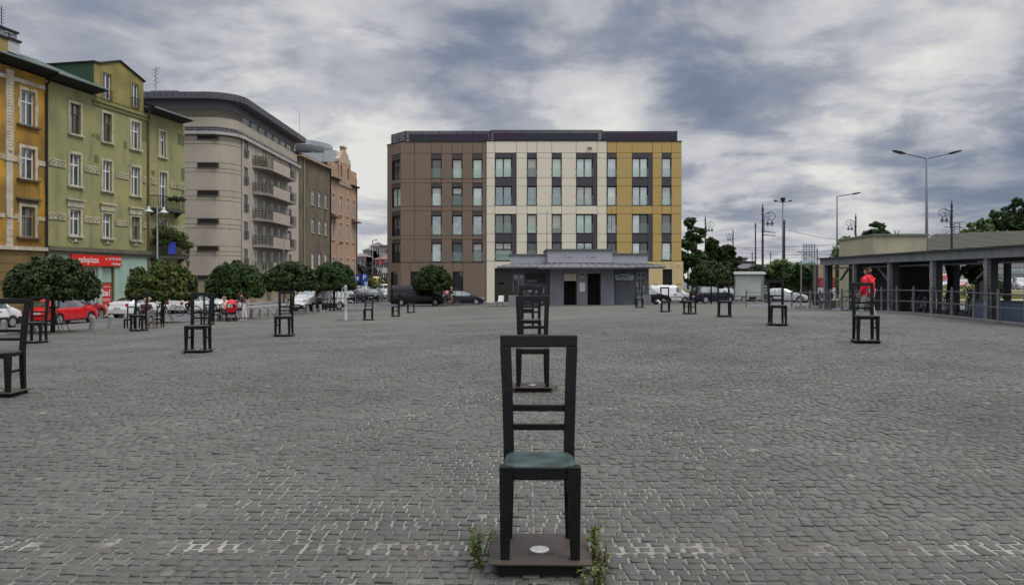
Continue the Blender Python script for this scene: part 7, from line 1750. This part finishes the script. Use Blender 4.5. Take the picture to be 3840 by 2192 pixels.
plain_pole('dark tram pole left of the largest scroll lamp', 2833, 837, 112, .13)
plain_pole('dark tram pole close behind the two-armed lamp', 2941, 824, 85, .14)
plain_pole('dark tram pole rising behind the mustard facade corner', 2580, 832, 125, .14)
plain_pole('thin catenary pole left behind the ivy wall', 2821, 944, 140, .11)
plain_pole('thin catenary pole right of the largest scroll lamp', 2890, 944, 140, .11)
plain_pole('thin catenary pole beside the scaffold tower', 3065, 930, 120, .09)
# the double lantern lamp before the green house
d = 54; x = (590-1920)/2800*d; z0 = G(x, d)
t = thing('lantern_lamp', 'grey street lamp with two bell-shaped lanterns before the green house', 'street lamp', (x, d, z0))
hh = CAMZ+(1045-772)/2800*d-z0
m_lg = mat('pale_grey_lamp', (.20,.215,.215), .5)
MB().tube([(0,0,0),(0,0,1.2),(0,0,hh)], [.10,.065,.05], 8).build('pole', m_lg, t, smooth=True)
for sx, dz in ((-.62,-.02),(.46,-.10)):
    MB().tube([(0,0,hh-.05),(sx,0,hh+dz)], .03, 6).build('arm', m_lg, t)
    o = MB().lathe([(.05,0),(.10,-.05),(.12,-.22),(.18,-.28),(.32,-.36),(.33,-.40),(.16,-.40)], 16, (sx,0,hh+dz)).build('lantern', mat('white_enamel', (.52,.53,.51), .4), t); MB().lathe([(.15,-.40),(.15,-.52),(.05,-.58)], 10, (sx,0,hh+dz)).build('lamp_glass', mat('clear_lamp', (.25,.26,.25), .2), o)
# ------------------------------------------------------------------ overhead wires, pylon and scaffold tower in the distance
def wire(p, q, sag, r=.022, label='thin tram wire spanning the right-hand sky'):
    pts = [Vector(p)*(1-k/10)+Vector(q)*(k/10)+Vector((0,0,-sag*4*(k/10)*(1-k/10))) for k in range(11)]
    b = MB().tube(pts, r, 4); 
    o = b.build('tram_wire', m_iron); tag(o, label, 'wire', 'overhead tram wires'); return o
WL = ['topmost long tram wire right of the leafy tree','second long tram wire below the topmost one','tram wire between the largest scroll lamp and the slanting-arm lamp','lowest tram wire just above the ivy wall','tram wire falling to the right of the two-armed lamp','faint sagging tram wire between the middle ones']
for (a, c, pa, pb, d0, d1, sg) in ((2760,3200,928,905,120,130,.4),(2750,3180,946,950,118,118,.3),(2860,3140,920,918,112,116,.2),(2765,3080,962,962,125,120,.2),(2955,3200,862,902,90,110,.3),(2790,3120,932,940,130,120,.4)):
    (x0, z0), (x1, z1) = lamp_at(a, pa, d0), lamp_at(c, pb, d1); wire((x0,d0,z0), (x1,d1,z1), sg, label=WL.pop(0))
(x0, z0), (x1, z1) = lamp_at(3470, 882, 62), lamp_at(3569, 862, 78); wire((x0,62,z0), (x1,78,z1), .25, .03, 'wire slung from the pale concrete building to the scroll lamp')
(x0, z0), (x1, z1) = lamp_at(3569, 858, 78), lamp_at(3625, 868, 78); wire((x0,78,z0), (x1,78,z1), -.3, .03, 'curved bracket wire right of the scroll lamp over the hall')
for (pa, pb, lb) in ((868, 872, 'upper of two short bracket arms on the largest scroll lamp'),(880,884,'lower of two short bracket arms on the largest scroll lamp')):
    (x0, z0), (x1, z1) = lamp_at(2863, pa, 80), lamp_at(2908, pb, 80); wire((x0,80,z0), (x1,80,z1), 0, .045, lb)
d = 230; x0, z1 = lamp_at(3034, 912, d); x_l, zz = lamp_at(3015, 912, d); x_r, _ = lamp_at(3054, 912, d)
t = thing('scaffold_tower', 'distant grid-like scaffold tower on the horizon', 'tower', (0, d, 0)); b = MB()
for k in range(5): xx = x_l+(x_r-x_l)*k/4; b.tube([(xx,0,-2),(xx,0,z1)], .16, 5)
_, za = lamp_at(0, 985, d)
for k in range(9): z = za+(z1-.6-za)*k/8; b.box(x_l-.6,x_r+.6,-.3,.3,z-.12,z+.12)
b.build('scaffold', mat('pale_blue_steel', (.30,.34,.40), .6), t)
d = 260; x, z = lamp_at(3588, 833, d)
t = thing('power_pylon', 'distant lattice power pylon beside the scroll lamp over the hall', 'pylon', (x, d, 0)); b = MB()
for s in (-1,1): b.tube([(s*2.4,0,0),(s*1.0,0,z*.7),(s*.9,0,z)], .14, 4)
for k in range(12): za, zb = z*.45+z*.55*k/12, z*.45+z*.55*(k+1)/12; w = 1.4; b.tube([(-w,0,za),(w,0,zb)], .09, 4).tube([(w,0,za),(-w,0,zb)], .09, 4)
for zz, w in ((z,3),(z-1.6,4.6),(z-6,4.2)): b.tube([(-w,0,zz),(w,0,zz)], .14, 4)
b.build('lattice', mat('pylon_steel', (.14,.15,.17), .6), t)
# far viaduct and town edge on the right horizon
t = thing('viaduct', 'pale railway viaduct on the horizon behind the ivy wall', 'viaduct', (0, 190, 0)); MB().box(50,90,0,6,4.4,5.5).build('deck', mat('far_concrete', (.34,.35,.35), .9), t)
for k in range(6): MB().box(52+7*k,53.2+7*k,1,5,-2,4.4).build('pier', MT['far_concrete'], t)
for px0, px1, py, d, c, lb in ((2752,2800,972,240,(.42,.42,.40),'pale flat-roofed block on the horizon left of the ivy wall'),(2790,2830,985,220,(.32,.30,.27),'low brownish house on the horizon behind the ivy wall')):
    (x0, z), (x1, _) = lamp_at(px0, py, d), lamp_at(px1, py, d)
    t = thing('far_house', lb, 'house', (0, d, 0)); MB().box(x0,x1,0,14,-3,z).build('wall', mat('far_%d' % px0, c, .9, tuple(v*.75 for v in c), .3), t); MB().box(x0-.3,x1+.3,-.3,14.3,z+.01,z+.5).build('roof', m_roof, t)
# ------------------------------------------------------------------ end of the side street: far houses
def far_house(label, px0, px1, py_top, py_base, d, col, roofcol, peak=None, rows=2, cols=3, hip=True):
    (x0, z1), (x1, _) = lamp_at(px0, py_top, d), lamp_at(px1, py_top, d); z0 = lamp_at(0, py_base, d)[1]
    t = thing('far_house', label, 'house', (x0, d, 0), 0, 'houses at the end of the side street'); w = x1-x0; dp = 9
    m1 = mat('wall_'+label[:14].replace(' ', '_'), col, .9, tuple(v*.82 for v in col), .4); m2 = mat('roof_'+label[:14].replace(' ', '_'), roofcol, .8)
    ops = []
    for r_ in range(rows):
        for c in range(cols):
            a = w*(c+.5)/cols; zz = z1-(z1-z0)*(r_+.55)/max(rows, 1); ops.append((a-.5, a+.5, zz-.75, zz+.75))
    grid_wall(t, 'wall', 0, w, min(z0, -2), z1, ops, m1, 0, .2); MB().box(0,w,.5,dp,-2.5,z1).build('core', m_dark_void, t)
    MB().add([(w,0,-2),(w,dp,-2),(w,dp,z1),(w,0,z1)], [(0,1,2,3)]).build('side_wall', m1, t)
    for o in ops: window(t, o[0], o[1], o[2], o[3], .1, m_wood_white, m_pane_dark, .09, (.5,), (), .05)
    if peak:
        zp = lamp_at(0, peak, d)[1]; o = .5
        MB().add([(-o,-o,z1),(w+o,-o,z1),(w+o,dp+o,z1),(-o,dp+o,z1),(w*.5-.3,dp*.5,zp),(w*.5+.3,dp*.5,zp)], [(0,1,5,4),(1,2,5),(2,3,4,5),(3,0,4),(3,2,1,0)]).build('roof', m2, t)
    else: MB().box(-.3,w+.3,-.3,dp,z1+.01,z1+.5).build('roof', m2, t)
    return t
far_house('pale house with a pyramid roof above the side street', 1389, 1426, 923, 1000, 215, (.40,.39,.31), (.13,.10,.11), 905, 3, 2)
far_house('grey-white gabled house left of the pyramid roof', 1362, 1390, 938, 1000, 205, (.36,.36,.35), (.10,.10,.11), 926, 3, 2)
far_house('low cream house at the far left of the side street end', 1330, 1372, 962, 1040, 190, (.36,.35,.30), (.16,.12,.10), 948, 2, 3)
far_house('yellowish flat house at the right above the mural wall', 1424, 1470, 925, 990, 210, (.42,.40,.30), (.15,.10,.09), None, 2, 3)
fh = far_house('white house with a red mural on its front', 1406, 1470, 972, 1052, 182, (.55,.53,.51), (.20,.09,.07), 955, 2, 4)
b = MB(); x0, z0 = lamp_at(1411, 985, 181.8)
bx = (1406-1920)/2800*182
for (pa, pya, pb, pyb) in ((1412,978,1424,974),(1414,986,1426,984),(1424,976,1437,974),(1425,988,1438,987),(1415,974,1414,990),(1427,973,1429,990),(1436,974,1438,990),(1420,974,1421,989)):
    (xa, za), (xb, zb) = lamp_at(pa, pya, 181.8), lamp_at(pb, pyb, 181.8); b.tube([(xa-bx,-.12,za),(xb-bx,-.12,zb)], .16, 4)
b.build('mural_stroke', mat('mural_red', (.48,.04,.06), .7), fh)['kind'] = 'stuff'
for (pa, pb, pt, d, lb) in ((1326,1352,985,175,'pale green bushes at the far left end of the side street'),(1360,1390,1025,160,'dark shrubs under the purple tree'),(1436,1470,1030,165,'green shrubs at the right end of the side street')):
    (x0, z1), (x1, _) = lamp_at(pa, pt, d), lamp_at(pb, pt, d); zb = G(x0, d)
    t = thing('shrub', lb, 'shrub', ((x0+x1)/2, d, zb)); put('foliage', lobed_crown([((x1-x0)*f, 0, (z1-zb)*.5*(1+.2*math.sin(f*9)), (z1-zb)*.5) for f in (-.35,0,.35)], 40, .3, m_leaf_far, 'foliage'), t)
# ------------------------------------------------------------------ notice board, ivy wall, pipe frame, poster pillar
d = 65.5; x = (2808-1920)/2800*d
t = thing('notice_board', 'large blank white notice board under a small roof on low legs', 'notice board', (x, d, G(x, d)))
zf = lambda py: CAMZ+(1045-py)/2800*d-G(x, d)
MB().box(-1.2,1.12,-.05,.05,zf(1108),zf(1031)).build('panel', mat('blank_white_panel', (.46,.50,.46), .5, (.36,.40,.37), 1.1, dirt=(.3,.32,.29), dscale=1.5), t)
b = MB().box(-1.3,-1.2,-.12,.12,.25,zf(1027)).box(1.12,1.28,-.12,.12,.25,zf(1027)).box(-1.2,1.12,-.10,.1,zf(1113),zf(1108)+.01).box(-1.2,1.12,-.1,.1,zf(1031)-.01,zf(1027)); b.build('frame', m_galv, t)
MB().hexa([(-1.42,-.3,zf(1028)),(1.42,-.3,zf(1028)),(1.3,.3,zf(1025)),(-1.3,.3,zf(1025))], [(-1.36,-.25,zf(1019)),(1.36,-.25,zf(1019)),(1.25,.3,zf(1018)),(-1.25,.3,zf(1018))]).build('roof', mat('pale_tin', (.46,.47,.45), .5), t)
for xx in (-1.25,-.75,.65,1.2): MB().box(xx-.04,xx+.04,-.1,.1,-.1,.3).build('leg', m_galv, t)
MB().box(-1.5,1.3,-.25,.3,-.1,.14).build('plinth', m_concrete, t)
x = (2869-1920)/2800*66
t = thing('meter_box', 'dark narrow box covered with stickers right of the notice board', 'meter box', (x, 66, G(x, 66)))
MB().box(-.2,.2,-.15,.15,0,1.65).build('cabinet', mat('dark_box', (.05,.05,.045), .7), t)
for z, w, c in ((1.45,.3,(.4,.4,.4)),(1.2,.34,(.42,.43,.42)),(1.0,.3,(.25,.25,.24)),(.85,.32,(.35,.35,.33))): MB().box(-w/2,w/2,-.16,-.151,z-.05,z+.05).build('sticker', mat('sticker_%d' % int(z*100), c, .6), t)
x0, x1 = (2795-1920)/2800*84, (3075-1920)/2800*84
t = thing('ivy_wall', 'long wall overgrown with dark ivy behind the silver estate car', 'ivy wall', (0, 84, 0))
MB().box(x0,x1,0,.4,-.9,2.9).build('wall', mat('dark_wall', (.05,.05,.045), .9), t)
cs = [np.array([rng.uniform(x0,x1), rng.uniform(-.5,.1), rng.uniform(-.4,2.9)]) for _ in range(130)]
P, Nn = clump_points(cs, rng.uniform(.4,.7,130), 190); put('ivy', leaf_quads(P, Nn, .15, m_leaf_dark, 'ivy'), t)
cs = [np.array([xx, rng.uniform(-.6,.2), 3.0+.35*math.sin(xx*1.3)+rng.uniform(-.3,.3)]) for xx in np.linspace(x0+2.0, x1-1.0, 40)]
P, Nn = clump_points(cs, [.55]*40, 260); put('ivy', leaf_quads(P, Nn, .14, m_leaf_fresh, 'ivy'), t)
x = (2815-1920)/2800*82
t = thing('shrub', 'dark bush above the notice board roof', 'shrub', (x, 82, G(x, 82))); put('foliage', lobed_crown([(0,0,3.0,.9),(.9,0,3.3,.8),(-.6,0,2.2,.9),(.6,0,1.7,1.2)], 220, .14, m_leaf_dark, 'foliage'), t)
cs = [((2925-1920)/2800*78+q, 78) for q in (0,.9,2.2,3.4)]
for i, (xx, yy) in enumerate(cs):
    lb = ('dry weeds behind the front wheel of the silver estate car','tall weeds beside the railing posts','weeds between the pipe frame legs','weeds at the foot of the poster pillar')[i]
    t = thing('weed_clump', lb, 'weeds', (xx+2, yy-4, G(xx+2, yy-4)), 0, 'weeds beyond the railing'); put('foliage', lobed_crown([(0,0,.3,.35),(.4,0,.4,.3)], 700, .05, m_leaf_fresh, 'foliage'), t)
dd = 44.5; xa, xb = (3004-1920)/2800*dd, (3056-1920)/2800*dd; zg = G(xa, dd)
t = thing('pipe_frame', 'tall teal pipe frame standing on two concrete blocks', 'pipe frame', ((xa+xb)/2, dd, zg)); w = (xb-xa)/2
m_teal = mat('faded_teal_paint', (.20,.30,.29), .6); m_pipew = mat('weathered_pipe', (.22,.21,.18), .7)
for s in (-1,1): MB().tube([(s*w,0,.1),(s*w*.96,0,2.75)], .035, 6).build('pole', m_pipew, t); MB().box(s*w-.32,s*w+.22,-.2,.2,-.05,.2).build('concrete_foot', m_concrete, t)
MB().tube([(.05,1.2,0),(.05,1.2,2.9)], .04, 6).build('pole', m_pipew, t)
MB().tube([(-w-.1,0,2.65),(w*.96,0,2.82)], .04, 6).tube([(0,0,2.7),(-.15,.3,3.2),(0,.3,3.35)], .03, 5).tube([(0,0,2.7),(.25,.3,3.3)], .03, 5).build('cross_bar', m_teal, t)
MB().cbox((.1,.3,3.42),(1.1,.35,.06)).build('top_plate', m_teal, t)
dd = 47; x = (3100-1920)/2800*dd; zg = G(x, dd)
t = thing('poster_pillar', 'square pillar with red and white posters at the end of the canopy', 'poster pillar', (x, dd, zg))
MB().box(-.55,.60,0,.9,-.05,2.55).build('pillar', mat('dark_pillar', (.05,.045,.05), .7), t)
zf = lambda py: CAMZ+(1045-py)/2800*dd-zg
m_pred = mat('poster_deep_red', (.30,.035,.03), .55, (.24,.03,.025), 4); m_pw = mat('poster_white', (.55,.55,.57), .6, (.4,.4,.44), 6, lo=.5, hi=.7); m_pbeige = mat('poster_beige', (.42,.33,.20), .7, (.30,.2,.1), 10, lo=.45, hi=.55)
for x0, x1 in ((-.53,-.06),(.18,.52)):
    MB().box(x0,x1,-.03,-.001,zf(1042),zf(995)).build('poster', m_pbeige, t)
    o = MB().box(x0,x1,-.03,-.001,zf(1077),zf(1043)).build('poster', m_pred, t); b = MB(); b.tube([((x0+x1)/2-.12,-.035,zf(1064)),((x0+x1)/2+.02,-.035,zf(1056)),((x0+x1)/2+.06,-.035,zf(1050))], .02, 4).tube([((x0+x1)/2-.14,-.035,zf(1069)),((x0+x1)/2+.12,-.035,zf(1069))], .012, 4); b.build('print_stroke', mat('print_pink', (.5,.16,.15), .6), o)
    o = MB().box(x0-.02,x1+.02,-.03,-.001,zf(1124),zf(1078)).build('poster', m_pw, t)
    b = MB(); cx = (x0+x1)/2; b.cbox((cx,-.035,zf(1110)),(.12,.01,.3)).cbox((cx-.02,-.035,zf(1100)),(.08,.01,.1)).cbox((cx+.08,-.035,zf(1104)),(.1,.01,.06)); b.build('print_figure', mat('print_ink', (.03,.03,.05), .6), o)
t = thing('black_bin', 'black bin left of the poster pillar', 'bin', (x-.85, 46.6, G(x-.85, 46.6))); MB().lathe([(.16,0),(.2,.85),(.21,.88),(.1,.93)], 12).build('bin_body', m_black, t)
# ------------------------------------------------------------------ railing along the right side
RX = 17.32
rail = thing('railing', 'grey steel railing with round-topped posts along the right edge of the square', 'railing', (0, 0, 0))
ys_ = [46.2-1.40*k for k in range(19)]
pmsh = MB().lathe([(.05,-.1),(.05,1.02),(.038,1.06),(.046,1.10),(.025,1.15),(.001,1.16)], 12).mesh('post', mat('post_grey', (.16,.175,.18), .5, (.11,.12,.125), 3))
for y in ys_: put('post', pmsh, rail, (RX, y, G(RX, y)))
for h in (.98, .50):
    for a, c in zip(ys_, ys_[1:]): MB().tube([(RX,a,G(RX,a)+h),(RX,c,G(RX,c)+h)], .024, 6).build('rail', mat('rail_steel', (.15,.165,.175), .45, metal=.3), rail)
xl = 15.6
for a, c in (((RX,46.2),(16.7,48.6)),((16.7,48.6),(16.0,51)),):
    put('post', pmsh, rail, (c[0], c[1], G(*c)))
    for h in (.98,.5): MB().tube([(*a,G(*a)+h),(*c,G(*c)+h)], .024, 6).build('rail', MT['rail_steel'], rail)
# ------------------------------------------------------------------ steel canopy
cz0, cz1 = 2.53, 2.85
cp = thing('steel_canopy', 'low riveted steel canopy with a long roof beam on columns', 'canopy', (0, 0, 0))
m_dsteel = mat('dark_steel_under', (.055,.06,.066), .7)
riv = MB().lathe([(.022,0),(.016,-.014),(.002,-.02)], 6, (0,0,0), 'y').mesh('rivet', m_iron)
CY = [45.5-0] if False else [41.7, 38.15, 34.6, 31.05, 27.5, 23.95, 20.4]
for a, c in zip(CY, CY[1:]): MB().box(17.44,17.54,c+.01,a-.01,cz0,cz1).box(17.36,17.62,c+.01,a-.01,cz0-.02,cz0+.012).build('beam', m_steel, cp)
MB().box(17.44,17.54,41.72,42.3,cz0,cz1).build('beam', m_steel, cp)
MB().box(17.30,24.5,20,42.4,cz1+.004,cz1+.07).build('roof_sheet', mat('dark_roof_edge', (.035,.037,.038), .8), cp)
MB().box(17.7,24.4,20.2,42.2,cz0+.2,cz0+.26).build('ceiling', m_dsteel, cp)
gus = MB().box(0,.28,-.015,.015,1.15,2.52).mesh('gusset', m_dsteel)
for y in CY:
    g = G(17.5, y)
    o = MB().box(17.43,17.59,y-.10,y+.10,1.4,cz0-.021).build('column_plate', m_steel, cp)
    for k in range(7):
        for dx in (-.06,.06): put('rivet', riv, o, (17.51+dx, y-.10, 1.5+.155*k))
    for dx in (-.06,.06): MB().box(17.51+dx-.028,17.51+dx+.028,y-.09,y+.09,g-.1,1.4).build('leg', m_steel, cp)
    MB().box(17.40,17.62,y-.12,y+.12,g-.05,g+.04).build('base', m_steel, cp)
    for zz in (.55,1.0): MB().box(17.47,17.55,y-.095,y+.095,zz,zz+.07).build('batten', m_steel, cp)
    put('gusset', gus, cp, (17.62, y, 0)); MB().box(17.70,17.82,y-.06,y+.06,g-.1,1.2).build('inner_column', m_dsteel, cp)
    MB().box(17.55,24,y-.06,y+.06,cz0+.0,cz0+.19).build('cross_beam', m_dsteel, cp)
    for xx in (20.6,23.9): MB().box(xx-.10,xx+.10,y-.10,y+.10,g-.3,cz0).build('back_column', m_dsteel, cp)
for zz, xx in ((cz0-.22,18.0),): MB().box(xx-.04,xx+.04,20.2,42,zz,zz+.07).build('conduit', m_steel, cp)
for (y, sgn) in ((39.8,1),(36.5,-1)): MB().hexa([(17.9,y,2.3),(18.02,y,2.3),(18.02,y+sgn*-.0+.12,2.3),(17.9,y+.12,2.3)], [(17.9,y+1.0*sgn,1.65),(18.02,y+1.0*sgn,1.65),(18.02,y+1.0*sgn+.12,1.65),(17.9,y+1.0*sgn+.12,1.65)]).build('brace', m_steel, cp)
MB().hexa([(18.0,28.0,2.3),(18.08,28.0,2.3),(18.08,28.12,2.3),(18.0,28.12,2.3)], [(18.0,28.9,1.75),(18.08,28.9,1.75),(18.08,29.02,1.75),(18.0,29.02,1.75)]).build('brace', m_steel, cp)
for y, xx in ((26.2,19.6),(29.6,18.8)): MB().box(xx-.04,xx+.04,y-.5,y+.5,cz0-.12,cz0-.06).build('tube_light', mat('unlit_tube', (.55,.55,.54), .5), cp)
MB().box(17.36,17.72,41.55,41.85,G(17.5,41.7)-.1,G(17.5,41.7)+.35).build('column_foot', m_concrete, cp)
tag(MB().box(18.9,20.3,36.3,41.9,-.4,cz0+.19).build('dark_cabin', mat('charcoal_panels', (.022,.023,.024), .8, (.03,.028,.027), 1.5)), 'dark charcoal cabin standing under the steel canopy', 'cabin')
sp_ = thing('slate_panels', 'low slate-blue panel wall behind the railing at the right edge', 'panel wall', (0, 0, 0))
m_slate = mat('slate_blue_panel', (.095,.125,.175), .55, (.08,.105,.15), 1.2)
yb = [28.95, 27.3, 25.4, 23.5, 21.6, 19.7]
for a, c in zip(yb, yb[1:]):
    g = G(17.9, (a+c)/2); MB().box(17.88,17.93,c+.02,a-.02,g-.15,.93).build('panel', m_slate, sp_); MB().box(17.85,17.96,a-.02,a+.02,g-.15,.97).build('upright', m_steel, sp_)
MB().box(17.84,17.97,19.7,28.97,.935,.975).build('top_cap', m_dsteel, sp_)
# dark leaning tree under the canopy's far side
bx_, by_ = 21.8, 35.4; bx_ = (3568-1920)/2800*37.5; by_ = 37.5
t = thing('trunk_tree', 'dark old tree trunk leaning beyond the canopy', 'tree', (bx_, by_, G(20, by_)))
MB().tube([(0,0,-.3),(0,0,.8),(.05,0,1.6),(0,.05,2.1),(-.05,.1,2.35)], [.26,.23,.22,.24,.24], 10).build('trunk', m_bark, t, smooth=True)
MB().tube([(.08,0,1.2),(.35,0,1.75),(.9,.1,2.2),(1.6,.2,2.35)], [.14,.12,.1,.08], 7).build('branch', m_bark, t, smooth=True)
put('crown', lobed_crown([(1.5,.6,1.9,.45),(2.2,1,1.9,.55)], 240, .09, m_leaf_dark), t)
for (dx, dy, lb) in ((5.2,6,'dark shrub between the red car and the canopy column'),):
    x = (3680-1920)/2800*52; t = thing('shrub', lb, 'shrub', (x, 52, G(22, 52))); put('foliage', lobed_crown([(0,0,1.0,1.0),(.9,0,1.3,.9),(-.2,0,1.9,.7)], 200, .11, m_leaf_dark, 'foliage'), t)
# ------------------------------------------------------------------ pale concrete building and long hall behind the canopy
m_pale = mat('pale_sand_concrete', (.42,.39,.27), .9, (.37,.345,.24), .7, dirt=(.25,.235,.17), dscale=.7, bump=.15)
t = thing('concrete_building', 'windowless pale sand concrete building behind the canopy', 'building', (0, 0, 0))
pl = [(22.28,46),(25.55,46),(26.2,54),(23.0,52.5)]
MB().prism(pl, -.6, 4.38).build('wall', m_pale, t)
MB().prism([(22.2,45.9),(25.63,45.9),(26.3,54.1),(22.95,52.6)], 4.384, 4.52).build('coping', mat('dull_green_coping', (.14,.15,.12), .8), t)
MB().lathe([(.07,0),(.10,-.12),(.10,-.3),(.05,-.34)], 8, (22.72,49.0,3.9)).cbox((22.75,49.05,3.95),(.12,.12,.18)).build('security_camera', m_white, t)
MB().box(22.28,23.4,45.93,45.995,2.92,2.97).build('cable_tray', m_iron, t)
b = MB(); b.tube([(24.7,48,4.5),(24.6,48,4.85)], .04, 5).tube([(24.7,48,4.5),(24.9,48,4.85)], .04, 5); b.build('vent_pipe', m_galv, t)
t = thing('long_hall', 'long pale hall with a dull grey-green pitched roof behind the parked cars at the right', 'hall', (74.3, 138, 0), math.atan2(-.675, .737))
hops = [(6+7*k, 10+7*k, -.2, 3.6) for k in range(9)]
grid_wall(t, 'wall', 0, 76, -1.5, 6.5, hops, mat('hall_wall', (.42,.42,.40), .9, (.36,.36,.34), .3), 0, .3); MB().box(0.02,76,.4,37,-1.5,6.4).build('core', m_dark_void, t)
for o in hops: window(t, o[0], o[1], o[2], o[3], .15, m_galv, m_pane_grey, .12, (.5,), (.7,), .08, name='hall_door')
m_hroof = mat('hall_roof', (.072,.070,.053), .9, (.058,.057,.043), .4, dirt=(.065,.07,.04), dscale=.25)
b = MB(); b.hexa([(-.9,-1.1,6.5),(76,-1.1,6.5),(76,19,10.7),(-.9,19,10.7)], [(-.9,-1.1,6.68),(76,-1.1,6.68),(76,19,10.9),(-.9,19,10.9)]).hexa([(-.9,19,10.7),(76,19,10.7),(76,39,6.5),(-.9,39,6.5)], [(-.9,19,10.9),(76,19,10.9),(76,39,6.68),(-.9,39,6.68)]); b.build('roof', m_hroof, t)
MB().prismx([(0.02,6.5),(37.5,6.5),(19,10.6)], 0, .3).build('gable', mat('hall_wall', (0,0,0)), t)
for k in range(1, 14): f = k/14; MB().box(-.92,76,-1.1+20.1*f,-1.05+20.1*f,6.68+4.22*f,6.75+4.22*f).build('roof_lap', mat('lap_dark', (.05,.048,.038), .9), t)
t = thing('grass_steps', 'stepped grass terrace seen through the first bay of the canopy', 'terrace', (0, 0, 0))
for k in range(4):
    MB().prism([(.425*(52+3*k),52+3*k),(40,52+3*k),(40,58+3*k),(.425*(58+3*k),58+3*k)], -1, .25+.32*k).build('step', mat('straw_grass', (.20,.20,.085), .95, (.13,.14,.05), 1.5) if k % 2 else mat('pale_step', (.36,.34,.24), .9), t)
